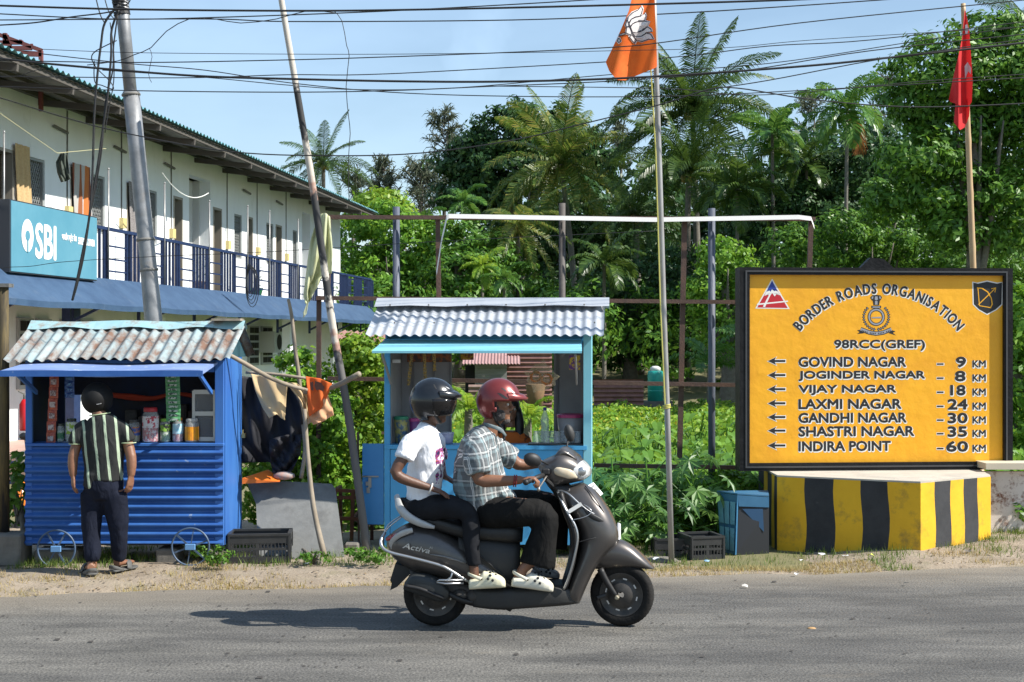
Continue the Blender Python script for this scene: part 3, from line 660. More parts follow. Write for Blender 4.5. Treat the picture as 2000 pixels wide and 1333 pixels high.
def palm_trunk(h, r0, r1, bend=(0, 0), rings=26):
    m_ = MB(); pts = []; rad = []
    for i in range(rings + 1):
        t = i / rings; pts.append(Vector((bend[0] * (t ** 1.7), bend[1] * (t ** 1.7), h * t))); rad.append((r0 + (r1 - r0) * t) * (1 + .06 * (i % 2)) + (.5 * r0 * (1 - t * 8) if t < .12 else 0))
    m_.tube(pts, rad, 10); return m_, pts[-1]
def make_palm(name, label, loc, h, crown=1.0, n=22, L=3.2, kind='coco', bend=(0, 0), group=None, mat=None, seed=0, dead=0, cat="palm tree", elr=(-.75, 1.35)):
    random.seed(seed); base = Vector(loc); t = thing(name, label, cat, base, group)
    m_, top = palm_trunk(h, .17 if kind == 'coco' else .085, .10 if kind == 'coco' else .055, bend)
    m_.v = [tuple(Vector(v) + base) for v in m_.v]; build("trunk", m_, M_PBARK, t, smooth=True)
    Q = []; D = []
    for i in range(n):
        q = i / max(1, n - 1); az = i * 2.39996 + random.uniform(-.25, .25)
        el = (elr[1] - .12) + (elr[0] - elr[1] + .12) * q ** .95 + random.uniform(-.1, .1)
        if kind == 'coco': fr = frond(top, az, el, L * random.uniform(.85, 1.1), (.5 + .65 * math.sin(math.pi * min(1, q * 1.15))) * random.uniform(.8, 1.25), 62, .042 * L / 3, .66 * L / 3, curl=.4 + .45 * q, hang=.15 + .85 * q)
        else: fr = frond(top, az, el, L * random.uniform(.85, 1.1), random.uniform(1.0, 1.7), 26, .10 * L / 2.2, .72 * L / 2.2, curl=.55, hang=.4)
        (D if i >= n - dead else Q).extend(fr)
    V = np.array(Q).reshape(-1, 3) + np.array(base); o = np_mesh("crown", V, np.arange(len(V)).reshape(-1, 4), mat or L_PALM, t, off=base)
    if D:
        V = np.array(D).reshape(-1, 3) + np.array(base); np_mesh("dead_frond", V, np.arange(len(V)).reshape(-1, 4), L_DEAD, t, off=base)
    if kind == 'coco':
        m_ = MB()
        for k in range(9):
            a_ = random.uniform(0, 6.28); m_.ell(base + top + Vector((math.cos(a_) * .24, math.sin(a_) * .24, random.uniform(-.4, -.1))), (.11, .11, .14), 8)
        build("coconut", m_, pm("coconut_husk", (.22, .2, .04), (.3, .17, .05), ns=3, rough=.5), t, smooth=True)
    return t
def ground_at(x, y): return ground_z(x, y) - .05
def place(u, Y): X = (u - CX) / F * Y; return X, Y, ground_at(X, Y)
def zat(v, Y): return CAM_H + (CY - v) / F * Y
def palm_px(name, label, u, v, Y, Lpx, ub=None, **k):
    X, _, g = place(u if ub is None else ub, Y); z = zat(v, Y); k.setdefault('bend', ((u - (ub or u)) / F * Y, 0)); return make_palm(name, label, (X, Y, g), z - g, L=Lpx / F * Y, **k)

GP = "palms rising out of the thicket"
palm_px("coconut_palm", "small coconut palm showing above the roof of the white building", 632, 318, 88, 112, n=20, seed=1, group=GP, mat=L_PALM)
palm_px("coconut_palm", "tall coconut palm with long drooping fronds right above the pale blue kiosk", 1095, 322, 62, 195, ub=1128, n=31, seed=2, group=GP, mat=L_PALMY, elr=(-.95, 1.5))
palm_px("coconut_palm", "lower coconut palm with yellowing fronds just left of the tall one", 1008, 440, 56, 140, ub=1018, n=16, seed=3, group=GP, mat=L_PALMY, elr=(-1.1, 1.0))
palm_px("coconut_palm", "largest dark coconut palm, directly right of the orange flag", 1352, 215, 60, 215, ub=1365, n=32, seed=4, group=GP, mat=L_PALM, elr=(-.6, 1.5))
palm_px("coconut_palm", "broad low coconut palm behind the thin orange flagpole", 1345, 335, 55, 180, ub=1340, n=28, seed=5, group=GP, mat=L_PALM, elr=(-.5, 1.45))
palm_px("coconut_palm", "low dark coconut palm bending over the hoarding frame left of the flagpole", 1240, 420, 57, 140, ub=1250, n=16, seed=6, group=GP, mat=L_PALM, elr=(-.7, 1.2))
palm_px("coconut_palm", "dark palm crown in the upper right corner of the sky", 2010, 45, 60, 130, ub=2015, n=18, seed=7, group=GP, mat=L_PALM)
palm_px("areca_palm", "slender areca palm standing left of the palm with the orange dead frond", 1508, 262, 52, 95, ub=1512, kind='areca', n=15, seed=8, group=GP, mat=L_ARECA, elr=(-.5, 1.45))
palm_px("areca_palm", "areca palm with an orange dead frond left of the red flag", 1655, 215, 50, 115, ub=1650, kind='areca', n=17, seed=9, group=GP, mat=L_ARECA, dead=1, elr=(-.6, 1.5))
palm_px("areca_palm", "dark areca palm between two taller palms behind the yellow board", 1575, 320, 53, 100, ub=1578, kind='areca', n=14, seed=10, group=GP, mat=L_PALM, elr=(-.5, 1.4))
palm_px("areca_palm", "bushy fan of palm leaves directly left of the bamboo flagpole", 1762, 400, 48, 95, kind='areca', n=15, seed=11, group=GP, mat=L_ARECA, elr=(-.1, 1.4))
palm_px("areca_palm", "dark areca palm low behind the long white strip of the hoarding", 1440, 370, 51, 110, kind='areca', n=16, seed=12, group=GP, mat=L_PALM, elr=(-.5, 1.4))
palm_px("areca_palm", "young areca palm over the thicket, just right of the first thick hoarding post", 828, 440, 58, 60, kind='areca', n=12, seed=13, group=GP, mat=L_ARECA)
palm_px("areca_palm", "young areca palm against the sky left of the lower coconut palm", 905, 395, 60, 62, kind='areca', n=12, seed=14, group=GP, mat=L_ARECA)
palm_px("areca_palm", "short sunlit areca palm behind the middle of the hoarding", 942, 520, 53, 60, kind='areca', n=11, seed=15, group=GP, mat=L_LIME)
palm_px("areca_palm", "short areca palm with a bare stem behind the kiosk roof", 985, 545, 52, 58, kind='areca', n=11, seed=16, group=GP, mat=L_ARECA)
palm_px("areca_palm", "dark fan palm low in the shade right of the flagpole", 1180, 515, 50, 95, kind='areca', n=14, seed=17, group=GP, mat=L_PALM, elr=(-.3, 1.3))
GY = "young palms at the back of the field"
palm_px("young_palm", "feathery young palm at the left edge of the yellow board", 1478, 690, 40, 105, kind='areca', n=9, seed=18, group=GY, mat=L_ARECA, elr=(.5, 1.5), cat="palm")
palm_px("young_palm", "feathery young palm right of the green water tank", 1385, 715, 42, 100, kind='areca', n=9, seed=19, group=GY, mat=L_ARECA, elr=(.4, 1.4), cat="palm")
palm_px("young_palm", "bright arching young palm seen through the pale blue kiosk", 915, 800, 20, 85, kind='areca', n=10, seed=20, group=GY, mat=L_LIME, elr=(.1, 1.3), cat="palm")
palm_px("young_palm", "bright palm fronds behind the rider in the red helmet", 1030, 815, 19, 75, kind='areca', n=9, seed=21, group=GY, mat=L_LIME, elr=(.1, 1.2), cat="palm")
random.seed(31)

def branchy(m_, base, h, r, spread, n):
    tips = []
    for i in range(n):
        a_ = i * 2.4 + random.uniform(-.4, .4); t0 = random.uniform(.35, .6)
        p0_ = base + Vector((0, 0, h * t0)); p2 = base + Vector((math.cos(a_) * spread * random.uniform(.5, 1), math.sin(a_) * spread * random.uniform(.5, 1), h * random.uniform(.75, 1.1)))
        p1 = p0_.lerp(p2, .5) + Vector((0, 0, -h * .05)); m_.tube([p0_, p1, p2], [r * .45, r * .3, r * .08], 6, smooth=3); tips.append(p2)
    return tips
def make_tree(name, label, loc, h, lobes, leafL, clumps, per, cr, mat, group=None, trunk_r=.22, cat="tree", trunk=True, seed=0, asp=.45, trunkname="trunk", crownname="crown"):
    """lobes relative to loc"""
    global rng; random.seed(seed); rng = np.random.default_rng(seed); base = Vector(loc); t = thing(name, label, cat, base, group)
    if trunk:
        m_ = MB(); m_.tube([base, base + Vector((.05, 0, h * .3)), base + Vector((-.1, .1, h * .75))], [trunk_r * 1.4, trunk_r, trunk_r * .4], 8, smooth=4); branchy(m_, base, h * .75, trunk_r, max(l[1][0] for l in lobes) * .8, 7); build(trunkname, m_, M_BARK, t, smooth=True)
    p, n = crown_pts(lobes, clumps, per, cr); V, Fq = leaf_mesh(p, n, leafL * rng.uniform(.7, 1.25, len(p)), asp)
    np_mesh(crownname, V, Fq, mat, t); return t
def lobes_px(Y, lst, dY=.8):
    """list of (u,v,ru,rv) in photo units at distance Y -> relative lobes need loc; returned absolute"""
    return [(np.array(P(u, v, Y + random.uniform(-1, 1) * dY)), np.array([ru / F * Y, max(ru, rv) / F * Y * .8, rv / F * Y])) for u, v, ru, rv in lst]
def tree_px(name, label, ub, Y, lst, leafpx, clumps, per, crpx, mat, dY=.8, **k):
    X, _, g = place(ub, Y); lb = [(c - np.array((X, Y, g)), r) for c, r in lobes_px(Y, lst, dY)]
    h = max(c[2] + r[2] for c, r in lb); return make_tree(name, label, (X, Y, g), h, lb, leafpx / F * Y, clumps, per, crpx / F * Y, mat, **k)
GT = "broadleaf trees behind the field"
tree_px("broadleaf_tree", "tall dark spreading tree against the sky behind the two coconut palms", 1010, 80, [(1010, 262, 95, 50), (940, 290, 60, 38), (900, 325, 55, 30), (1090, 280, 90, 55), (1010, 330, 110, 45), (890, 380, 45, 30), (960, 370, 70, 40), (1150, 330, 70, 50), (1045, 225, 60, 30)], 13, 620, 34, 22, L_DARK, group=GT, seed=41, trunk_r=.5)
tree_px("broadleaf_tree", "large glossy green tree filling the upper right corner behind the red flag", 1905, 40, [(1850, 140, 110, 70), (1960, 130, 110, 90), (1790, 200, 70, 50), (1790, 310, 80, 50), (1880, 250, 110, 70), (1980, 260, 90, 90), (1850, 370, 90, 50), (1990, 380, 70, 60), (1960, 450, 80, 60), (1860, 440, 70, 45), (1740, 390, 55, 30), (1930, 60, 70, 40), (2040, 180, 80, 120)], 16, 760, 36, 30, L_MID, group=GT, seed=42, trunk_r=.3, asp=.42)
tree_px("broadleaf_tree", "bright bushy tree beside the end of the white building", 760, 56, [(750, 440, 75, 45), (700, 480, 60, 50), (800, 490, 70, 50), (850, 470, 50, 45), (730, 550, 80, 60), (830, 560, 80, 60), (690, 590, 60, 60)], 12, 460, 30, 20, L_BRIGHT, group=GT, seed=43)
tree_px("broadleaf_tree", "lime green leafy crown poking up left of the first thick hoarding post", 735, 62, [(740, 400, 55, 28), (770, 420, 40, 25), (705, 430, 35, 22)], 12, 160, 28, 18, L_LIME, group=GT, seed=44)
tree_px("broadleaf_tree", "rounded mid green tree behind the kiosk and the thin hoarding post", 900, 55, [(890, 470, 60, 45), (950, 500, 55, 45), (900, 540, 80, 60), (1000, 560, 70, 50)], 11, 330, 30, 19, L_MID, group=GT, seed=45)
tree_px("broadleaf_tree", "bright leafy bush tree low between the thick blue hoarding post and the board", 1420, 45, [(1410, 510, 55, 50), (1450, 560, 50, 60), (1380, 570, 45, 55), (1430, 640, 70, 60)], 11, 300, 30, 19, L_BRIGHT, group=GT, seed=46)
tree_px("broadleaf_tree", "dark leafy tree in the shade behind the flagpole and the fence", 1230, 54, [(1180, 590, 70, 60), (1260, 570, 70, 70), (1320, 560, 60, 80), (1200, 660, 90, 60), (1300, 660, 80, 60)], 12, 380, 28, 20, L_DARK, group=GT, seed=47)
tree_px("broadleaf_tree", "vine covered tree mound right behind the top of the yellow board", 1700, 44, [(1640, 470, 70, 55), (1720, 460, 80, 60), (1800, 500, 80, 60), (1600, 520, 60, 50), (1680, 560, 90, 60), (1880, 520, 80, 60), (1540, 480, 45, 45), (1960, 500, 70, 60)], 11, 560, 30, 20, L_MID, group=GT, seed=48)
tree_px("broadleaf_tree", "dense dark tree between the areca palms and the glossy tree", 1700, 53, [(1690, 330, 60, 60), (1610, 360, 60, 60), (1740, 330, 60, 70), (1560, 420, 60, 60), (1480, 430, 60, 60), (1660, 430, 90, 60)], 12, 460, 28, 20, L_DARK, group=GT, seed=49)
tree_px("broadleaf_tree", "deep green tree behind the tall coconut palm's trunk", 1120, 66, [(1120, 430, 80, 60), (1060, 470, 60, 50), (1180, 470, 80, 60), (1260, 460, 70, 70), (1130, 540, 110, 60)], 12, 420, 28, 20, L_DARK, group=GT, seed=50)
tree_px("broadleaf_tree", "sunlit bushy growth right of the yellow board", 2000, 24, [(1995, 640, 40, 80), (2010, 760, 50, 80), (1990, 860, 40, 60)], 17, 200, 26, 26, L_BRIGHT, group=GT, seed=51, dY=.3)
# dense far-off wood that closes every gap behind
lb = []
for i in range(62):
    u = 560 + i * 26; Y = random.uniform(70, 96)
    top = 470 - 60 * math.sin((u - 560) / 1600 * math.pi) + random.uniform(-35, 45) - (120 if u > 1250 else 0) - (60 if u > 1500 else 0)
    if 930 < u < 1260: top -= 75
    if u < 900: top = 480 + random.uniform(-30, 20)
    v = top + 60
    while v < 760:
        lb.append((np.array(P(u, v, Y)), np.array([48, 40, 46]) / F * Y)); v += 75
rng = np.random.default_rng(77); p, n = crown_pts(lb, 3600, 20, 1.0); V, Fq = leaf_mesh(p, n, .55 * rng.uniform(.7, 1.3, len(p)), .5)
o = np_mesh("distant_wood", V, Fq, L_DARK); tag(o, "unbroken dark mass of far foliage closing the background under the palms", "wood", None, "stuff")
# undergrowth between the trees
lb = []
for i in range(165):
    u = random.uniform(640, 2700); Y = random.uniform(49, 68); lb.append((np.array(P(u, 700 - random.uniform(0, 110) - (60 if u > 1400 else 0), Y)), np.array([1.3, 1.2, 1.0]) * random.uniform(.8, 1.5)))
rng = np.random.default_rng(78); p, n = crown_pts(lb, 2800, 24, .5); V, Fq = leaf_mesh(p, n, .26 * rng.uniform(.7, 1.3, len(p)), .45)
o = np_mesh("undergrowth", V, Fq, L_MID); tag(o, "tangled green undergrowth between the trunks at the back of the field", "undergrowth", None, "stuff")

# feathery casuarinas
def casuarina(label, u, v, vb, Y, wpx, seed, dens=1.0):
    random.seed(seed); global rng; rng = np.random.default_rng(seed)
    X, _, g = place(u, Y); zt = zat(v, Y); base = Vector((X, Y, g)); t = thing("casuarina_tree", label, "tree", base, "feathery casuarinas on the skyline")
    h = zt - g; m_ = MB(); m_.tube([base, base + Vector((0, 0, h * .6)), base + Vector((.3, 0, h))], [.22, .12, .02], 6, smooth=3)
    Vv = []; W = wpx / F * Y; zb = zat(vb, Y) - g
    for i in range(int(46 * dens)):
        z = zb + (h - zb) * random.random() ** .8; a_ = random.uniform(0, 6.28); l = W * (.35 + .65 * (1 - (z - zb) / (h - zb + .1))) * random.uniform(.5, 1.1)
        e = base + Vector((math.cos(a_) * l, math.sin(a_) * l, z + l * random.uniform(.2, .8))); s_ = base + Vector((0, 0, z)); m_.tube([s_, s_.lerp(e, .5) + Vector((0, 0, .05 * l)), e], [.04, .025, .008], 4)
        for k in range(int(30)):
            q = random.uniform(.25, 1.05); p_ = np.array(s_.lerp(e, q)); d = rand_dirs(1)[0] + np.array([0, 0, .35]) + .6 * np.array((e - s_).normalized()); d /= np.linalg.norm(d); ln = random.uniform(.3, .8)
            sd_ = np.cross(d, rand_dirs(1)[0]); sd_ = sd_ / np.linalg.norm(sd_) * .028
            p2 = p_ + d * ln * .6 ; p3 = p2 + (d * .6 + np.array([0, 0, -.6])) * ln * .5
            Vv += [p_ - sd_, p_ + sd_, p2 + sd_, p2 - sd_, p2 - sd_, p2 + sd_, p3 + sd_ * .2, p3 - sd_ * .2]
    build("trunk", m_, M_BARK, t, fix=False); Vv = np.array(Vv); np_mesh("crown", Vv, np.arange(len(Vv)).reshape(-1, 4), L_GREY, t, off=base)
casuarina("feathery grey green casuarina left of the dark spreading tree", 752, 318, 440, 92, 55, 61, 1.2)
casuarina("tall pointed casuarina on the skyline, left of the dark spreading tree's top", 868, 225, 420, 90, 70, 62, 1.3)
casuarina("wispy thin casuarina standing low left of the dark spreading tree", 820, 330, 440, 88, 75, 63, 1.2)
casuarina("bare looking casuarina just right of the small coconut palm", 690, 320, 430, 95, 40, 64, .6)
casuarina("pale casuarina between the two right hand areca palms", 1585, 190, 330, 98, 60, 65, .8)
casuarina("pale casuarina left of the glossy green tree", 1730, 150, 300, 98, 50, 66, .7)
casuarina("distant casuarina tip between the tall coconut palm and the orange flag", 1212, 212, 330, 98, 35, 67, .8)

# ---- field: ground cover sheet of small leaves, taro and castor plants in front
def scatter_cover(name, label, n, xr, yr, hf, L, mat, asp=.6, up=.8, seed=1, mask=None):
    global rng; rng = np.random.default_rng(seed); Y = yr[0] + (yr[1] - yr[0]) * rng.random(n) ** 1.0; u = rng.uniform(xr[0], xr[1], n); X = (u - CX) / F * Y
    keep = np.array([noise.noise(Vector((x * .5, y * .35, seed))) > -.35 for x, y in zip(X, Y)]) if mask is None else mask(X, Y)
    X, Y = X[keep], Y[keep]; n = len(X); hh = np.array([hf(x, y) for x, y in zip(X, Y)]); Z = np.array([ground_at(x, y) for x, y in zip(X, Y)]) + hh * rng.random(n) ** .5
    nn = unit(rng.normal(size=(n, 3)) * .6 + np.array([0, -.25, up])); V, Fq = leaf_mesh(np.stack([X, Y, Z], 1), nn, L * rng.uniform(.6, 1.3, n), asp, .15)
    o = np_mesh(name, V, Fq, mat); tag(o, label, "ground cover", None, "stuff"); return o
hf = lambda x, y: .36 + .5 * max(-.4, noise.noise(Vector((x * .8, y * .7, 2)))) - .004 * (y - 16)
scatter_cover("field_weeds", "low leafy weeds covering the field behind the kiosks", 72000, (560, 2000), (14.8, 46), hf, .15, L_BRIGHT, seed=81)
M_YFL = leafmat("yellow_flower", [(.5, .42, .02), (.4, .38, .04), (.3, .36, .03)], .2, .6)
scatter_cover("yellow_weeds", "yellow green flowering weeds in the middle of the field", 30000, (820, 1450), (23, 44), lambda x, y: .40 + .5 * max(-.4, noise.noise(Vector((x * .8, y * .7, 2)))) - .004 * (y - 16), .13, L_LIME, seed=82)
scatter_cover("yellow_flowers", "tiny yellow blossoms dotted over the field weeds", 1500, (860, 1330), (23, 42), lambda x, y: .45 + .5 * max(-.4, noise.noise(Vector((x * .8, y * .7, 2)))) - .004 * (y - 16), .075, M_YFL, .9, seed=83)
scatter_cover("field_weeds", "leafy weeds growing on the slope right of the yellow board", 16000, (1900, 2700), (15, 40), hf, .16, L_BRIGHT, seed=84)

def heart_leaf(c, d, n, L, wd):
    """big folded leaf: centre base c, direction d, normal n"""
    s_ = d.cross(n).normalized(); n = s_.cross(d)
    pr = [(0, 0), (-.12, .3), (.12, .48), (.45, .42), (.75, .22), (1, 0)]
    V = [c]; 
    mid = [c + d * L * t + n * (-.25 * L * t * t) for t in (.0, .3, .65, 1.0)]
    lf = [c + d * (L * t) + s_ * (wd * w_) + n * (.12 * L * w_ - .25 * L * t * t) for t, w_ in ((-.16, .3), (.12, .5), (.55, .4))]
    rt = [c + d * (L * t) - s_ * (wd * w_) + n * (.12 * L * w_ - .25 * L * t * t) for t, w_ in ((-.16, .3), (.12, .5), (.55, .4))]
    V = mid + lf + rt   # 0..3 mid, 4..6 left, 7..9 right
    return V, [(0, 4, 5, 1), (1, 5, 6, 2), (2, 6, 3, 3), (0, 1, 8, 7), (1, 2, 9, 8), (2, 3, 9, 9)]
def make_taro(seed):
    random.seed(seed); lv = MB(); st = MB()
    for i in range(random.randint(6, 9)):
        a_ = i * 2.4 + random.uniform(-.3, .3); h = random.uniform(.35, .8); r_ = random.uniform(.1, .35); tip = Vector((math.cos(a_) * r_, math.sin(a_) * r_, h)); st.tube([Vector((0, 0, 0)), tip * .5 + Vector((0, 0, .1 * h)), tip], [.018, .013, .009], 5)
        d = Vector((math.cos(a_), math.sin(a_), random.uniform(-.8, -.1))).normalized(); n = Vector((math.cos(a_) * .4, math.sin(a_) * .4, 1)).normalized(); L = random.uniform(.16, .3)
        V, Fs = heart_leaf(tip, d, n, L, L * .8); lv.add(V, [tuple(dict.fromkeys(f)) for f in Fs])
    return lv, st
L_TARO = leafmat("leaf_taro", [(0.069, 0.172, 0.0276), (0.103, 0.23, 0.0322), (0.161, 0.299, 0.0368)], .35, .4)
tar = []
for k in range(4):
    t = thing("taro_plant", "", "plant", (0, 0, 0), "taro plants in the field"); lv, st = make_taro(100 + k); build("leaves", lv, L_TARO, t, fix=False); build("stems", st, L_MID, t, fix=False); tar.append(t)
random.seed(5); used = set()
for i in range(150):
    Y = 14.6 + 14 * random.random() ** 1.3; u = random.uniform(1175, 1460) if i % 6 else random.uniform(880, 1120); X = (u - CX) / F * Y
    lab = "broad leaved taro plant in the field between the pale blue kiosk and the yellow board" if u > 1150 else "broad leaved taro plant seen through the opening of the pale blue kiosk"
    k = i % 4
    if k not in used: r_ = tar[k]; used.add(k); r_.location = (X, Y, ground_at(X, Y)); r_["label"] = lab; s_ = random.uniform(.8, 1.25); r_.scale = (s_,) * 3; r_.rotation_euler = (0, 0, random.uniform(0, 6.28))
    else: dup(tar[k], (X, Y, ground_at(X, Y)), lab, None, random.uniform(0, 6.28), random.uniform(.6, 1.05))
def make_castor(seed, h=1.0, nl=16, L0=.2):
    random.seed(seed); lv = MB(); st = MB(); st.tube([Vector((0, 0, 0)), Vector((.03, 0, h * .5)), Vector((0, .04, h))], [.02, .016, .008], 6)
    for i in range(nl):
        z = h * random.uniform(.2, 1); a_ = i * 2.4 + random.uniform(-.4, .4); r_ = random.uniform(.18, .5); c = Vector((math.cos(a_) * r_, math.sin(a_) * r_, z + random.uniform(0, .15))); st.tube([Vector((0, 0, z * .85)), c], [.008, .005], 4)
        n = Vector((math.cos(a_) * .55, math.sin(a_) * .55, random.uniform(.5, 1))).normalized(); d = Vector((math.cos(a_), math.sin(a_), 0)); d = (d - n * d.dot(n)).normalized(); s_ = d.cross(n); L = L0 * random.uniform(.7, 1.25)
        b0 = len(lv.v); V = [c]; Fs = []
        for q in range(8):
            an = -2.5 + 5.0 * q / 7; e = d * math.cos(an) + s_ * math.sin(an); ll = L * (1 - .35 * abs(an) / 2.5); pe = n.cross(e)
            V += [c + e * ll * .5 + pe * ll * .16 - n * .02 * L, c + e * ll - n * .25 * ll, c + e * ll * .5 - pe * ll * .16 - n * .02 * L]; k_ = 1 + q * 3; Fs.append((0, k_, k_ + 1, k_ + 2))
        lv.add(V, Fs)
    return lv, st
L_CAST = leafmat("leaf_castor", [(0.0605, 0.143, 0.0396), (0.088, 0.187, 0.044), (0.121, 0.231, 0.0528)], .3, .4)
cas = []
for k in range(3):
    t = thing("castor_plant", "", "plant", (0, 0, 0), "castor plants at the verge"); lv, st = make_castor(200 + k, nl=22, L0=.19); build("leaves", lv, L_CAST, t, fix=False); build("stem", st, L_MID, t, fix=False); cas.append(t)
random.seed(6)
CL = ["large star leaved castor plant growing just left of the flagpole's foot", "star leaved castor plant growing right of the flagpole above the black crates", "star leaved castor plant in front of the pale blue kiosk's right post", "star leaved castor plant beside the blue tin box", "star leaved castor plant half hidden by the scooter's front"]
spots = [(1262, 13.2, .9), (1352, 13.35, .85), (1195, 13.4, .9), (1405, 13.9, .8), (1225, 13.0, .7)]
for i, (u, Y, s_) in enumerate(spots):
    X = (u - CX) / F * Y; loc = (X, Y, ground_at(X, Y))
    if i < 3: r_ = cas[i]; r_.location = loc; r_["label"] = CL[i]; r_.scale = (s_,) * 3
    else: dup(cas[i - 3], loc, CL[i], None, i, s_)
# broad-leaved creepers: the climbing mass between the kiosks and low shrubs along the frame
def bush_px(name, label, Y, lst, leafpx, clumps, per, crpx, mat, seed, group, dY=.25, asp=.62, cat="shrub"):
    ub = lst[0][0]; return tree_px(name, label, ub, Y, lst, leafpx, clumps, per, crpx, mat, dY=dY, seed=seed, group=group, cat=cat, trunk_r=.03, asp=asp, trunkname="stems", crownname="leaves")
GB = "climbing shrubs along the verge"
bush_px("climbing_shrub", "leafy green creeper behind the grey panel, left of the leaning bamboo pole", 14.6, [(610, 770, 55, 55), (585, 720, 40, 35), (640, 830, 55, 70), (600, 880, 60, 70), (560, 800, 50, 80), (640, 930, 50, 60), (530, 920, 50, 60), (500, 970, 40, 50)], 13, 300, 34, 24, L_BRIGHT, 301, GB)
bush_px("climbing_shrub", "bright creeper between the leaning pole and the pale blue kiosk", 15.2, [(700, 700, 55, 50), (690, 790, 50, 60), (730, 850, 45, 60), (680, 890, 50, 60), (720, 950, 50, 60), (690, 690, 40, 25), (750, 760, 40, 50)], 12, 300, 34, 22, L_LIME, 302, GB)
bush_px("low_shrub", "leafy shrub under the lowest rail of the hoarding frame", 14.0, [(1220, 1000, 50, 45), (1290, 980, 60, 45), (1200, 950, 40, 30), (1260, 1040, 60, 35)], 16, 130, 24, 24, L_MID, 303, GB)
bush_px("low_shrub", "bright leafy shrub behind the blue tin box and the black crates", 14.2, [(1400, 960, 50, 40), (1450, 950, 50, 40), (1360, 1000, 50, 45), (1480, 960, 40, 30)], 16, 150, 24, 24, L_BRIGHT, 304, GB)
bush_px("low_shrub", "shrub seen under and behind the pale blue kiosk", 14.8, [(730, 1040, 50, 35), (800, 1050, 60, 30), (690, 1060, 40, 25)], 15, 80, 22, 22, L_MID, 305, GB)
bush_px("low_shrub", "green weeds at the foot of the striped plinth, right end", 13.9, [(1965, 980, 40, 14), (1990, 1000, 30, 14)], 11, 40, 18, 16, L_MID, 306, GB)
bush_px("low_shrub", "broad leaved weed at the left end of the rusty roofed kiosk", 12.4, [(35, 950, 22, 35), (25, 1000, 22, 30), (40, 900, 16, 25)], 18, 26, 8, 20, L_MID, 307, GB)
bush_px("low_shrub", "small weed growing by the kiosk's spoked wheel and the black crate", 11.75, [(425, 1085, 25, 16), (395, 1075, 18, 14)], 8, 26, 16, 12, L_MID, 308, GB)
bush_px("low_shrub", "weeds under the near end of the grey panel", 11.9, [(610, 1088, 30, 6), (690, 1084, 30, 10), (740, 1085, 30, 14)], 9, 30, 16, 12, L_MID, 309, GB)
# ================================================================== roadside kiosks and their goods
def corrug(mb, fn, n_a, a0, a1, period, amp, bs, per=10):
    """fn(a,b,h) -> point; corrugated along a"""
    aa = np.arange(a0, a1 + 1e-6, period / per)
    rows = [[fn(a, b, amp * math.cos(2 * math.pi * (a - a0) / period)) for b in bs] for a in aa]
    mb.loft(rows, cap=False, closed=False)
M_KBLUE = pm("kiosk_blue", (.016, .078, .29), (.03, .118, .36), ns=3, rough=.55, bump=.1, bs=18, c3=(.22, .28, .38), ns3=13, t3=(.645, .69))
M_KBLUE2 = pm("kiosk_frame_blue", (.024, .11, .38), (.045, .16, .45), ns=4, rough=.5, bump=.08, bs=10, stretch=(1, 1, .2))
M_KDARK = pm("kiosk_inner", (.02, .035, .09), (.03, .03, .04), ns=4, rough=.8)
M_FLAP = pm("faded_flap_blue", (.15, .23, .46), (.21, .29, .51), ns=3, rough=.6, c3=(.62, .64, .66), ns3=9, t3=(.62, .66))
M_RUSTY = pm("rusty_cyan_sheet", (.20, .31, .34), (.34, .40, .40), ns=3.2, rough=.8, c3=(.16, .09, .06), ns3=7, t3=(.40, .62), stretch=(1, .45, .45), bump=.2, bs=40)
M_RIDGE = pm("rusty_ridge", (.24, .42, .46), (.32, .44, .45), ns=4, rough=.7, c3=(.24, .21, .17), ns3=4, t3=(.5, .6))
K1 = thing("kiosk", "dark blue corrugated kiosk with a rusty tin roof and spoked wheels", "kiosk", (-3.24, 12.3, 0))
x0, x1, yf, yb = -4.07, -2.41, 11.9, 12.69
m_ = MB(); corrug(m_, lambda a, b, h: Vector((b, yf - .012 - h, a)), 0, .19, 1.0, .0755, .016, [x0, -3.3, x1 - .005], 12)
build("front_panel", m_, M_KBLUE, K1, smooth=True, fix=False)
m_ = MB(); m_.box2((x0, yf - .02, 1.0), (x1, yf + .28, 1.025), .004); build("counter", m_, M_KBLUE2, K1)
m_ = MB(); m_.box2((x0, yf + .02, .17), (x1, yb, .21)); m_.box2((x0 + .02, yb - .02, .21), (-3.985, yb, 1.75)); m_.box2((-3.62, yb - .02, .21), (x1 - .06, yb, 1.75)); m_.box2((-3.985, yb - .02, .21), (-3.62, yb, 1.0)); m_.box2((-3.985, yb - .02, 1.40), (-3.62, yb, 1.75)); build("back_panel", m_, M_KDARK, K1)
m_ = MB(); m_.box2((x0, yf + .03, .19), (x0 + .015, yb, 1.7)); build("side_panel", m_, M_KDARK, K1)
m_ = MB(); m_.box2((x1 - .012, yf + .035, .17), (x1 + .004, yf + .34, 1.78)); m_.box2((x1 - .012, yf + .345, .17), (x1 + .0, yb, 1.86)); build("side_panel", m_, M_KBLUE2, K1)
for xa, xb in ((x0, x0 + .055), (x1 - .075, x1 - .002)):
    m_ = MB(); m_.box2((xa, yf - .005, .17), (xb, yf + .03, 1.72), .003); build("post", m_, M_KBLUE2, K1)
m_ = MB(); m_.box2((x0 + .06, yf, 1.62), (x1 - .08, yf + .03, 1.72)); m_.bar((x1 - .1, yf - .02, 1.45), (x1 - .1, yf - .5, 1.62), .02, .035); m_.bar((x0 + .1, yf - .02, 1.45), (x0 + .1, yf - .5, 1.62), .02, .035); build("flap_support", m_, M_KBLUE2, K1)
m_ = MB(); R_ = 14; rows = []
